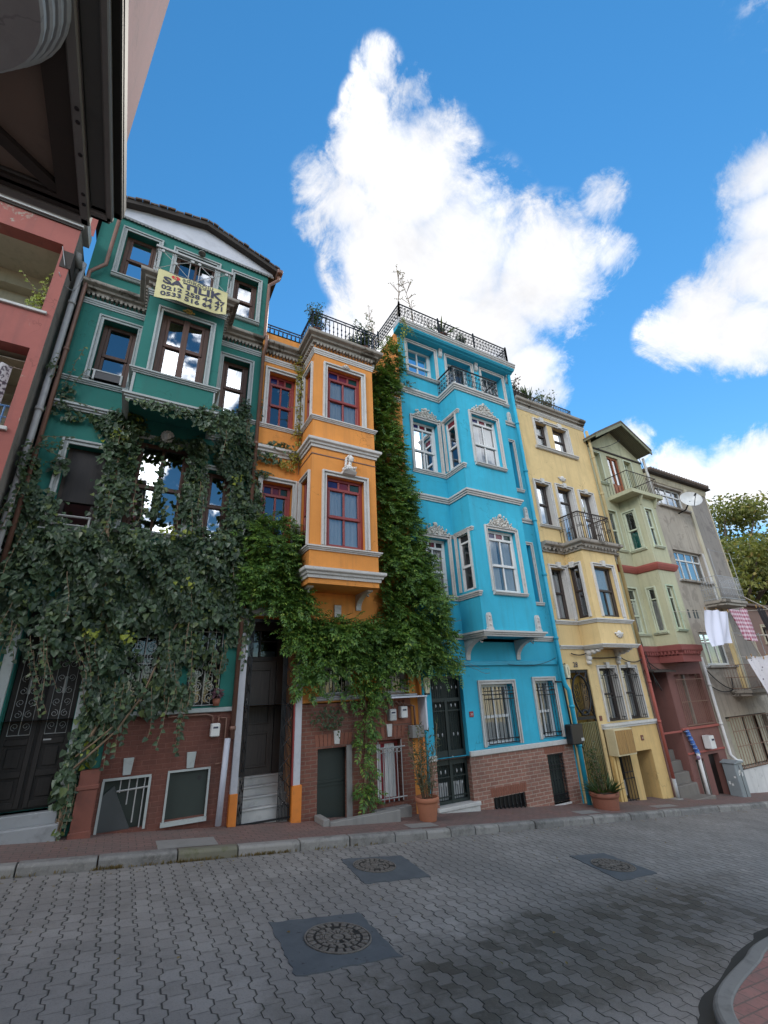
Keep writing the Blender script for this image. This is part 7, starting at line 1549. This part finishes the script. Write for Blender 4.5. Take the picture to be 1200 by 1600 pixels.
def ivy():
    root = thing('ivy', 'dense dark green ivy covering the lower half of the teal house', 'ivy', (-0.4, 8.8, 0.2), 'climbing plants on the houses'); rn = random.Random(11)
    m = MB(); holes = [(-1.45, -0.92, 4.95, 6.4, 0.9), (-0.42, -0.03, 5.3, 6.75, 0.9), (0.06, 0.46, 5.3, 6.75, 0.9), (1.0, 1.34, 5.0, 6.3, 0.75), (-0.02, 0.42, 1.85, 3.05, 0.72), (1.1, 1.55, 1.8, 3.2, 0.75), (-1.5, -0.95, 0.6, 2.8, 0.55)]
    climber_leaf_field(m, IVY, rn, 780, 0.065, 0.125, holes=holes); stems = MB()
    for i in range(70):
        e = rn.choice([q for q in IVY if q[5] > 0.5]); strand(m, stems, V((e[0]+rn.uniform(-1, 1)*e[2], 9-0.1-e[4]*rn.uniform(.3, 1)-(e[6] if len(e) > 6 else 0), e[1]-e[3]*rn.uniform(.0, .95))), rn, rn.randint(4, 9), 0.085, 0.055, 0.1)
    for i in range(14): strand(m, stems, V((rn.uniform(-1.4, -0.5), 8.75, rn.uniform(2.6, 3.1))), rn, rn.randint(5, 11), 0.09, 0.05, 0.085, (0.25, 0, -1))
    for (x, z, dx, dz) in ((1.75, 6.95, 1, 0.15), (1.8, 7.3, 1, 0.05), (1.8, 7.1, 1, 0.25), (1.8, 6.6, 1, 0), (-1.0, 7.0, -1, 0.35), (-1.0, 7.1, -1, 0.2), (-1.9, 7.2, 0.2, 1), (-1.9, 7.6, 0.4, 1), (1.9, 7.9, 0, 1)): strand(m, stems, V((x, 8.93, z)), rn, 11, 0.085, 0.05, 0.09, (dx, 0, dz), 0.6)
    m.build('foliage', 'ivy', root); y = MB(); climber_leaf_field(y, [(-0.55, 3.0, 0.26, 0.13, 0.5, 1), (-0.05, 2.95, 0.12, 0.1, 0.5, .8), (-0.85, 6.75, 0.3, 0.16, 0.25, .5), (-0.6, 7.25, 0.25, 0.12, 0.2, .5), (0.5, 4.9, 0.4, 0.15, 0.4, .35), (1.5, 6.3, 0.15, 0.3, 0.2, .4), (-0.35, 1.25, 0.15, 0.25, 0.3, .6), (0.9, 3.9, 0.5, 0.2, 0.45, .25)], rn, 420, 0.05, 0.095); y.build('young_foliage', 'lime_leaf', root)
    for (pts, r) in (([(-0.5, 8.9, 0.0), (-0.5, 8.88, 0.5), (-0.45, 8.85, 1.0), (-0.3, 8.88, 1.5), (-0.1, 8.9, 2.0), (-0.4, 8.9, 3.2), (-0.7, 8.9, 5), (-0.75, 8.93, 6.6)], 0.035), ([(-0.45, 8.75, 1.05), (-0.2, 8.72, 1.3), (0.0, 8.75, 1.5), (0.3, 8.85, 2.0), (0.6, 8.9, 3.0), (1.3, 8.92, 4.6), (1.55, 8.93, 6.5)], 0.016), ([(-0.46, 8.75, 1.2), (-0.25, 8.7, 1.38), (0.0, 8.72, 1.62)], 0.011)): stems.tube(pts, r, 6)
    stems.build('stem', 'stem_tan', root)
    b = MB(); b.box(0, 0, 0, 0, 0, 0); 
ivy()
def wisteria():
    root = thing('wisteria', 'lush bright green wisteria climbing between the orange and blue houses', 'climbing plant', (4.45, 8.8, -0.2), 'climbing plants on the houses'); rn = random.Random(23); m = MB()
    frond_field(m, WIS, rn, 330, holes=[(3.4, 4.25, 1.8, 2.5, 0.85), (4.95, 5.6, 1.8, 2.45, 0.8), (5.35, 5.95, 1.0, 1.75, 1.0)])
    for i in range(60):
        e = rn.choice(WIS); frond(m, V((e[0]+rn.uniform(-1, 1)*e[2], 9-e[4]*rn.uniform(.5, 1.1), e[1]-e[3]*rn.uniform(.3, 1.1))), V((rn.uniform(-.6, .6), -.3, -.8)).normalized(), V((0, -1, .2)), rn.uniform(.22, .38), 6, rn.uniform(.07, .1), rn)
    m.build('foliage', 'wisteria', root); s = MB()
    for pts, r in (([(4.42, 8.9, -0.3), (4.45, 8.92, 0.6), (4.5, 8.9, 1.4), (4.75, 8.88, 2.0), (5.1, 8.85, 3.0), (5.5, 8.85, 4.5), (5.3, 8.85, 6.5), (5.1, 8.85, 8.5), (5.35, 8.85, 10.8)], 0.03), ([(4.5, 8.9, 1.4), (4.42, 8.88, 1.9), (4.5, 8.85, 2.4), (3.6, 8.85, 2.9), (2.9, 8.85, 3.5), (2.4, 8.85, 4.6)], 0.022)): s.tube(pts, r, 6)
    for i in range(30):
        e = rn.choice(WIS[4:14]); p = V((e[0]+e[2]*rn.uniform(.5, 1.1), 9-e[4]*rn.uniform(.2, .8), e[1]+rn.uniform(-1, 1)*e[3])); s.tube([tuple(p-V((.3, -.1, .1))), tuple(p), tuple(p+V((rn.uniform(.05, .25), -.05, rn.uniform(-.2, .1))))], 0.004, 4)
    for (x0, z0) in ((6.9, 2.35), (7.0, 2.3)):
        p = V((6.6, 8.7, 2.5)); pts = [tuple(p)]
        for i in range(9): p = p+V((0.13, 0, -0.02+rn.uniform(-.05, .04))); pts.append(tuple(p)); frond(m, p, V((.3, -.3, -.6)).normalized(), V((0, -1, .3)), 0.12, 3, 0.05, rn)
        s.tube(pts, 0.004, 4)
    s.build('stem', 'stem_tan', root)
    return root
wisteria()
def gold_vine():
    root = thing('golden_vine', 'thin yellowing vine in the corner beside the orange bay', 'climbing plant', (2.85, 8.9, 7.0), 'climbing plants on the houses'); rn = random.Random(4); m = MB(); s = MB()
    climber_leaf_field(m, [(2.80, 9.85, 0.15, 0.42, 0.2, 1), (2.82, 9.25, 0.10, 0.5, 0.14, 1), (2.82, 8.4, 0.07, 0.6, 0.1, 0.9), (2.80, 7.5, 0.10, 0.5, 0.12, 0.9), (2.78, 7.15, 0.2, 0.2, 0.2, 1), (2.6, 6.9, 0.25, 0.12, 0.12, 0.8)], rn, 620, 0.04, 0.085, 9.0, 'slim')
    for i in range(16): strand(m, s, V((2.82+rn.uniform(-.1, .08), 8.85, rn.uniform(7.2, 10.1))), rn, 5, 0.06, 0.04, 0.07, (rn.uniform(-1, .4), 0, -.6), 0.6, 'slim')
    s.tube([(2.85, 8.93, 6.7), (2.84, 8.93, 8.5), (2.83, 8.92, 10.1)], 0.01, 5); m.build('foliage', 'gold_leaf', root); s.build('stem', 'stem_tan', root)
gold_vine()
def trailing(name, label, cat, ell, mat, per, L, base, seed, strands=(), stem=None, shape='slim', group=None):
    root = thing(name, label, cat, (ell[0][0], base-0.1, ell[0][1]), group); rn = random.Random(seed); m = MB(); s = MB()
    climber_leaf_field(m, ell, rn, per, L*0.6, L, base, shape)
    for (p, d, n) in strands: strand(m, s, V(p), rn, n, L*0.9, L*0.6, L, d, 0.6, shape)
    s.tube(stem or [(ell[0][0], base-0.03, ell[0][1]-ell[0][3]), (ell[0][0], base-0.03, ell[0][1]+ell[0][3])], 0.008, 5); m.build('foliage', mat, root); s.build('stem', 'stem_tan', root)
trailing('creeper', 'yellow green creeper hanging from the corner of the blue roof railing', 'climbing plant', [(5.93, 12.35, 0.1, 0.5, 0.2, 1, 0.25), (5.92, 11.7, 0.09, 0.5, 0.12, 0.9), (6.1, 12.3, 0.16, 0.14, 0.1, 0.7, 0.3), (5.90, 11.2, 0.07, 0.4, 0.1, 0.6)], 'lime_leaf', 600, 0.085, 9.0, 31, [((6.0, 8.65, 12.5), (0.6, 0, -1), 5), ((6.1, 8.65, 12.4), (0.8, 0, -1), 5), ((5.95, 8.9, 11.5), (0.1, 0, -1), 7)], None, 'slim', 'climbing plants on the houses')
trailing('wall_shrub', 'small dark shrub growing out of the orange house brick base', 'shrub', [(3.62, 1.48, 0.34, 0.2, 0.25, 1)], 'dark_leaf', 900, 0.06, 8.98, 32, [((3.8, 8.85, 1.4), (0.1, 0, -1), 5), ((3.4, 8.85, 1.5), (-.4, 0, -.6), 4)])
trailing('balcony_plant', 'bright lime green plant trailing at the end of the salmon red balcony', 'plant', [(-2.56, 9.1, 0.16, 0.3, 0.2, 1), (-2.52, 9.7, 0.07, 0.35, 0.1, 0.5)], 'lime_leaf', 800, 0.085, 8.75, 33, [((-2.5, 8.7, 9.2), (-.3, 0, 1), 9), ((-2.6, 8.7, 9.3), (-.6, 0, 1), 8)])
trailing('ledge_weed', 'tuft of weeds on the blue string course beside the orange wall', 'weed', [(6.08, 10.42, 0.12, 0.13, 0.12, 1)], 'dark_leaf', 700, 0.08, 8.95, 34, [((6.1, 8.85, 10.4), (1, 0, -.3), 5), ((6.1, 8.85, 10.4), (.6, 0, .2), 4)])
trailing('wall_creeper', 'small leafy creeper spreading on the pipes at the left wall corner', 'climbing plant', [(-2.05, 5.9, 0.12, 0.4, 0.15, .8), (-1.75, 6.3, 0.25, 0.12, 0.1, 0.5), (-2.1, 7.9, 0.08, 0.2, 0.1, .5)], 'dark_leaf', 520, 0.10, 8.82, 35, [((-2.0, 8.8, 6.4), (.8, 0, .1), 6), ((-2.0, 8.8, 6.2), (1, 0, -.4), 6), ((-2.05, 8.8, 7.6), (.1, 0, 1), 6)], None, 'slim', 'climbing plants on the houses')

def roof_plant(name, label, x, y, z, kind, seed, s=1.0, mat='dark_leaf'):
    root = thing(name, label, 'plant', (x, y, z), 'plants on the roof terraces'); rn = random.Random(seed); m = MB(); st = MB()
    z0 = z+0.27*s; pot = MB()
    if kind != 'weed': pot.lathe([(0, 0), (0.13*s, 0), (0.17*s, 0.26*s), (0.19*s, 0.26*s), (0.19*s, 0.3*s), (0.15*s, 0.29*s), (0, 0.27*s)], (x, y, z), 14); pot.build('pot', 'terracotta_dark', root)
    if kind == 'spiky':
        for i in range(46):
            a = rn.uniform(0, 2*pi); el = rn.uniform(0.15, 1.45); d = V((cos(a)*cos(el), sin(a)*cos(el), sin(el))); L = rn.uniform(.45, .8)*s; side = d.cross(V((0, 0, 1))).normalized()*0.028*s; p = V((x, y, z0+0.1*rn.random())); q = p+d*L*0.6; e = p+d*L-V((0, 0, L*0.22*cos(el)))
            m.add([tuple(p-side*.6), tuple(p+side*.6), tuple(q+side), tuple(q-side), tuple(e)], [(0, 1, 2, 3), (3, 2, 4)])
        st.tube([(x, y, z0-.05), (x, y, z0+.2*s)], 0.04*s, 6)
    elif kind == 'bush':
        for i in range(7):
            a = rn.uniform(0, 2*pi); tip = V((x+cos(a)*rn.uniform(.05, .4)*s, y+sin(a)*rn.uniform(.05, .35)*s, z0+rn.uniform(.35, 1.0)*s)); st.tube([(x, y, z0-.04), tuple(V((x, y, z0)).lerp(tip, .5)+unit(rn)*.05), tuple(tip)], 0.012*s, 5, r1=0.004)
            for k in range(85):
                p = V((x, y, z0)).lerp(tip, rn.uniform(.3, 1.05))+unit(rn)*0.14*s; leaf(m, p, (unit(rn)+V((0, 0, .1))).normalized(), unit(rn), rn.uniform(.07, .13)*s, rn.uniform(.035, .06)*s, 'slim')
    else:                                    # bare weed stalk with a few twigs and seed heads
        p = V((x, y, z0-.05)); d = V((rn.uniform(-.25, .25), 0, 1)); pts = [tuple(p)]
        for i in range(9):
            d = (d+unit(rn)*.1).normalized(); p = p+d*0.16*s; pts.append(tuple(p))
            if i > 2:
                for k in range(3):
                    dd = (d+unit(rn)*.9).normalized(); e = p+dd*rn.uniform(.1, .3)*s; st.tube([tuple(p), tuple(e)], 0.006*s, 4)
                    for j in range(5): leaf(m, e+unit(rn)*.04, unit(rn), unit(rn), .035*s, .02*s, 'slim')
        st.tube(pts, 0.013*s, 5, r1=0.006)
    m.build('foliage', mat, root); st.build('stem', 'stem_tan', root)
roof_plant('roof_plant', 'bushy plant at the near corner of the orange terrace railing', 2.95, 8.25, 10.3, 'bush', 41, 0.75)
roof_plant('roof_plant', 'tall leafy shrub at the right end of the orange terrace railing', 4.35, 8.3, 10.25, 'bush', 42, 0.9)
roof_plant('roof_plant', 'narrow shrub just left of the tall leafy one on the orange terrace', 3.95, 8.3, 10.25, 'bush', 43, 0.5)
roof_plant('roof_plant', 'spiky low plant in the middle of the blue roof railing', 7.6, 8.85, 12.6, 'spiky', 44, 1.0)
roof_plant('roof_plant', 'low bush right of the spiky plant on the blue roof', 8.5, 8.9, 12.6, 'bush', 45, 0.7)
roof_plant('roof_weed', 'tall bare weed rising from the left corner of the blue roof', 5.95, 9.0, 12.6, 'weed', 46, 1.5, 'dry_leaf')
roof_plant('roof_weed', 'branched dry weed leaning over the blue roof railing, second from its left corner', 6.75, 9.2, 12.5, 'weed', 47, 1.55, 'dry_leaf')
roof_plant('roof_weed', 'short dry twig left of centre behind the blue roof railing', 7.5, 9.2, 12.5, 'weed', 48, 0.95, 'dry_leaf')
roof_plant('roof_weed', 'thin dry weed between the orange terrace and the blue side wall', 5.3, 9.3, 10.9, 'weed', 49, 1.15, 'dry_leaf')
roof_plant('roof_plant', 'purplish bush at the left end of the yellow roof railing', 11.2, 9.3, 11.4, 'bush', 50, 1.0, 'purple_leaf')
roof_plant('roof_plant', 'big spiky plant on the yellow roof', 11.9, 9.35, 11.4, 'spiky', 51, 1.15)
roof_plant('roof_plant', 'loose green bush right of the spiky plant on the yellow roof', 13.0, 9.35, 11.4, 'bush', 52, 1.0, 'olive_leaf')
roof_plant('roof_plant', 'small bush beside the purplish one on the yellow roof', 11.5, 9.2, 11.4, 'bush', 53, 0.7)
# potted plants on the pavement
def pot_mesh(root, x, y, z, r0, r1, h, mat):
    m = MB(); m.lathe([(0.0, 0.0), (r0, 0.0), (r0*1.02, 0.02), (r1*0.93, h*0.74), (r1*0.93, h*0.78), (r1, h*0.80), (r1*1.03, h*0.86), (r1*1.03, h), (r1*0.9, h), (r1*0.86, h*0.86), (0, h*0.85)], (x, y, z), 32); m.build('pot', mat, root); s = MB(); s.lathe([(0.0, h*0.88), (r1*0.87, h*0.86)], (x, y, z), 24); s.build('soil', 'soil', root)
def pot_a():
    x, y, z = 5.52, 8.42, -0.41; root = thing('potted_plant', 'leggy oleander in an orange terracotta pot beside the blue door', 'potted plant', (x, y, z), 'terracotta pots on the pavement'); pot_mesh(root, x, y, z, 0.16, 0.225, 0.40, 'terracotta'); rn = random.Random(61); m = MB(); s = MB()
    for i in range(17):
        a = rn.uniform(0, 2*pi); h = rn.uniform(.55, 1.35); sp = rn.uniform(.05, .42); tip = V((x+cos(a)*sp, y+sin(a)*sp*.6, z+.35+h)); b = V((x+cos(a)*.08, y+sin(a)*.08, z+.34)); mid = b.lerp(tip, .5)+unit(rn)*.06; s.tube([tuple(b), tuple(mid), tuple(tip)], .009, 5, r1=.003)
        for k in range(34): q = rn.uniform(.15, 1.03); p = (b.lerp(mid, q*2) if q < .5 else mid.lerp(tip, q*2-1)); leaf(m, p, (unit(rn)*.8+V((0, 0, -.25+.8*q))).normalized(), unit(rn), rn.uniform(.07, .15), rn.uniform(.014, .026), 'slim')
    m.build('foliage', 'olive_leaf', root); s.build('stem', 'stem_tan', root)
pot_a()
def pot_b():
    x, y, z = 10.6, 8.35, -1.0; root = thing('potted_plant', 'leafy plant in a wide dark terracotta pot before the yellow gate', 'potted plant', (x, y, z), 'terracotta pots on the pavement'); pot_mesh(root, x, y, z, 0.27, 0.33, 0.46, 'terracotta_dark'); rn = random.Random(62); m = MB(); s = MB()
    for i in range(90):
        a = rn.uniform(0, 2*pi); el = rn.uniform(.1, 1.3); d = V((cos(a)*cos(el), sin(a)*cos(el), sin(el))); p = V((x+cos(a)*.15, y+sin(a)*.15, z+.42)); L = rn.uniform(.2, .42); leaf(m, p+d*.05, (d+V((0, 0, -.1))).normalized(), (V((0, 0, 1))+unit(rn)*.4).normalized(), L, .06, 'slim')
    for i in range(9):
        p = V((x+rn.uniform(-.1, .35), y+rn.uniform(-.0, .3), z+.42)); tip = p+V((rn.uniform(.0, .35), rn.uniform(.05, .3), rn.uniform(.6, 1.15))); s.tube([tuple(p), tuple(tip)], .008, 5, r1=.003)
        for k in range(40): q = p.lerp(tip, rn.uniform(.2, 1)); leaf(m, q+unit(rn)*.04, unit(rn), unit(rn), rn.uniform(.05, .1), .035, 'slim')
    m.build('foliage', 'dark_leaf', root); s.build('stem', 'stem_tan', root)
pot_b()
def far_tree(x, y, z, h, r, label, seed, n):
    root = thing('tree', label, 'tree', (x, y, z), 'trees past the grey house'); rn = random.Random(seed); t = MB(); m = MB()
    t.tube([(x, y, z), (x+.2, y, z+h*.22), (x+.1, y+.2, z+h*.45)], r*.075, 9, r1=r*.05); cl = []
    for i in range(11):
        a = 2*pi*i/11+rn.uniform(-.3, .3); st = V((x+.1, y+.1, z+h*rn.uniform(.3, .46))); ln = rn.uniform(.55, 1.0); e = V((x+cos(a)*r*ln, y+sin(a)*r*ln, z+h*rn.uniform(.5, .93))); mid = st.lerp(e, .5)+V((0, 0, .4)); t.tube([tuple(st), tuple(mid), tuple(e)], r*.03, 6, r1=.02)
        for k in range(4):
            b = st.lerp(e, rn.uniform(.45, 1.0)); q = b+V((unit(rn).x*r*.35, unit(rn).y*r*.35, rn.uniform(-.1, .5)*r*.4)); t.tube([tuple(b), tuple(q)], .03, 5, r1=.008); cl.append((q, rn.uniform(.14, .3)*r))
        cl.append((e, rn.uniform(.2, .32)*r))
    tot = sum(c[1]**2 for c in cl)
    for c, cr in cl:
        for _ in range(int(n*cr*cr/tot)):
            d = unit(rn); p = c+V((d.x*cr, d.y*cr, d.z*cr*.55))*rn.random()**.35; leaf(m, p, (unit(rn)+V((0, 0, -.5))).normalized(), (unit(rn)+V((0, 0, .8))).normalized(), rn.uniform(.2, .34), rn.uniform(.13, .2), 'slim')
    m.build('crown', 'tree_leaf', root); t.build('trunk', 'bark', root)
far_tree(31.5, 13.5, -3, 17.0, 6.2, 'broad tree with yellowing leaves rising right beside the grey house', 71, 21000)
far_tree(44, 17, -4, 20, 7.5, 'taller tree at the right edge behind the yellowing one', 72, 14000)

# ------------------------------------------------------------------ laundry, cables, litter
def laundry(name, label, mat, x0, x1, z1, z0, y, lean=0.0, seed=1, extra=None):
    root = thing(name, label, 'laundry', ((x0+x1)/2, y, z1), 'washing on the line'); m = MB(); n, k = 22, 12; rn = random.Random(seed); a, b = rn.uniform(0, 6), rn.uniform(0, 6)
    vs = []
    for j in range(k+1):
        for i in range(n+1): q, r = i/n, j/k; vs.append((x0+(x1-x0)*q+lean*r, y+0.10*r*sin(q*6+a+r*2.5)+0.05*r*sin(q*15+b)+0.03*sin(q*21+3*r), z1+(z0-z1)*r+0.07*r*sin(q*3+b)-0.045*abs(sin(q*2*pi))*(1-r)))
    m.add(vs, [(j*(n+1)+i, j*(n+1)+i+1, (j+1)*(n+1)+i+1, (j+1)*(n+1)+i) for j in range(k) for i in range(n)], True); o = m.build('cloth', mat, root); p = MB()
    for q in (0.03, 0.5, 0.97): x = x0+(x1-x0)*q; p.box(x-0.012, x+0.012, y-0.012, y+0.012, z1-0.05, z1+0.05)
    p.build('peg', 'boxwood', root)
    return root
LY = 7.6
laundry('hung_sheet', 'plain white sheet hanging on the upper washing line', 'sheet_white', 16.3, 17.85, 4.02, 2.88, LY, -0.35, 1)
def trousers():
    root = thing('hung_trousers', 'pink and white checked trousers hanging on the upper washing line', 'laundry', (18.7, LY, 4.1), 'washing on the line'); m = MB(); n, k = 10, 12
    for (x0, x1, b0, b1, ph) in ((17.95, 18.62, 18.35, 18.72, 0), (18.66, 19.25, 18.66, 19.15, 2)):
        vs = []
        for j in range(k+1):
            r = j/k
            for i in range(2*n):
                t = 2*pi*i/(2*n); a = x0+(b0-x0)*r**1.3; b = x1+(b1-x1)*r; c, h = (a+b)/2, (b-a)/2; vs.append((c+h*cos(t), LY+0.07*sin(t)*(0.5+0.5*r)+0.02*sin(3*t+ph+4*r), 4.08+0.03*ph-(1.0+0.05*ph)*r+0.02*sin(t)))
        m.add(vs, [(j*2*n+i, j*2*n+(i+1) % (2*n), (j+1)*2*n+(i+1) % (2*n), (j+1)*2*n+i) for j in range(k) for i in range(2*n)], True)
    m.build('cloth', 'plaid', root); p = MB(); p.box(18.55, 18.9, LY-.05, LY+.03, 3.05, 3.12); p.build('red_tag', 'red_cloth', root)
trousers()
laundry('hung_garment', 'long black garment hanging at the right end of the upper line', 'black_cloth', 20.0, 20.6, 4.28, 2.6, LY, 0.75, 3)
laundry('hung_garment', 'second narrow black garment at the very edge of the upper washing line', 'black_cloth', 21.2, 21.6, 4.3, 3.4, LY, 0.2, 4)
laundry('hung_sheet', 'white sheet with small dark spots nearest on the lower line', 'spotted', 17.3, 18.5, 2.46, 1.0, 7.3, 0.7, 5)
laundry('hung_sheet', 'white spotted sheet hanging behind the nearest one', 'spotted', 18.1, 20.4, 2.55, 0.8, 7.5, 0.5, 6)
def wires(name, label, paths, r, mat='cable', cat='cable'):
    root = thing(name, label, cat, paths[0][0]); m = MB()
    for a, b, sag in paths:
        a, b = V(a), V(b); m.tube([tuple(a.lerp(b, i/14)-V((0, 0, sag*4*(i/14)*(1-i/14)))) for i in range(15)], r, 5)
    m.build('wire', mat, root); return root
wires('washing_line', 'upper washing line carrying the white sheet and checked trousers', [((15.6, 8.24, 4.0), (26, 6.8, 4.7), 0.15)], 0.008, 'rope', 'washing line')
wires('washing_line', 'lower washing line carrying the spotted sheets', [((17.0, 7.4, 2.50), (26, 7.4, 2.75), 0.1)], 0.008, 'rope', 'washing line')
wires('line_pole', 'bare tan poles crossing beside the grey house balconies', [((19.4, 8.2, 3.3), (23.5, 8.6, 3.45), 0), ((22.2, 8.4, 3.4), (23.3, 8.4, 1.2), 0), ((22.7, 9.2, 5.3), (26.5, 8.6, 3.9), 0), ((20.2, 8.2, 3.2), (20.9, 8.2, 2.0), 0)], 0.03, 'rope', 'poles')
wires('cable', 'slack black cable bundle tied from the yellow house to the red house', [((11.1, 8.93, 2.72), (11.75, 8.93, 2.72), 0.05), ((11.8, 8.93, 2.6), (13.3, 8.93, 2.62), 0.02), ((13.3, 8.93, 2.62), (14.35, 8.9, 2.55), 0.12), ((14.35, 8.9, 2.58), (14.9, 8.85, 1.6), -0.05), ((14.6, 8.9, 2.5), (15.5, 8.9, 2.2), 0.1)], 0.016)
wires('cable', 'black cable running down the green house beside the yellow one', [((14.45, 8.9, 3.6), (14.75, 8.88, 1.7), 0.0), ((14.4, 8.93, 10.3), (16.0, 8.6, 10.9), 0.12)], 0.014)
wires('cable', 'black cables looped across the grey wall below its lower window', [((18.0, 8.93, 2.2), (19.4, 8.9, 1.5), 0.15), ((18.1, 8.93, 1.6), (19.4, 8.9, 1.5), 0.12), ((19.4, 8.9, 1.5), (19.5, 8.9, 1.9), 0)], 0.018)
wires('cable', 'thin cable over the blue house ledge and windows', [((8.6, 8.93, 2.45), (10.45, 8.93, 2.6), 0.12), ((10.24, 8.93, 2.0), (10.45, 8.9, 1.98), 0)], 0.007)
wires('cable', 'thin grey cables draped between the salmon house corner and the pipe', [((-2.36, 8.48, 9.9), (-2.12, 8.8, 9.85), 0.12), ((-2.12, 8.8, 9.85), (-1.95, 8.85, 10.6), -0.03), ((-2.44, 8.5, 10.6), (-2.3, 8.48, 10.1), 0)], 0.008, 'greypipe')
wires('antenna', 'thin aerial rod between the green roof and the grey roof', [((17.95, 9.0, 10.1), (17.75, 9.0, 11.1), 0)], 0.012, 'iron', 'aerial')
def doorstep_pots():
    root = thing('sill_plant', 'red leaved potted plant on the right barred sill of the teal house', 'plant', (1.5, 8.95, 1.85)); rn = random.Random(81); m = MB()
    for i in range(60): leaf(m, V((1.5, 8.9, 2.0))+unit(rn)*.08, unit(rn), unit(rn), .07, .05, 'slim')
    m.build('foliage', 'purple_leaf', root); p = MB(); p.lathe([(0, 0), (.05, 0), (.07, .12), (0, .11)], (1.5, 8.92, 1.80), 12); p.build('pot', 'terracotta_dark', root)
doorstep_pots()
def litter():
    m = MB(); rn = random.Random(91)
    for i in range(330):
        x = rn.uniform(-2, 18); y = rn.choice((rn.uniform(7.4, 7.68), rn.uniform(7.4, 7.68), rn.uniform(7.9, 8.9), rn.uniform(3.5, 7.4))); z = gz(x)+(PAVE if y > 7.86 else 0.004)+0.008; a = rn.uniform(0, 6.28)
        leaf(m, V((x, y, z)), V((cos(a), sin(a), rn.uniform(0, .25))).normalized(), V((0, 0, 1)), rn.uniform(.02, .06), rn.uniform(.015, .035), 'slim')
    for i in range(150):
        x = rn.choice((rn.gauss(1.3, .25), rn.uniform(-1, 4), rn.gauss(0.2, .1), rn.gauss(2.2, .2))); 
        for k in range(4): leaf(m, V((x+rn.uniform(-.03, .03), 7.685, gz(x)+.0)), V((rn.uniform(-.5, .5), -.4, 1)).normalized(), unit(rn), rn.uniform(.02, .07), .012, 'slim')
    stuff(m.build('leaf_litter', 'dry_leaf'))
litter()
# ------------------------------------------------------------------ tidy up: drop the helpers that were never linked to anything
for o in list(C.objects):
    if o.type == 'MESH' and len(o.data.vertices) == 0: bpy.data.objects.remove(o)
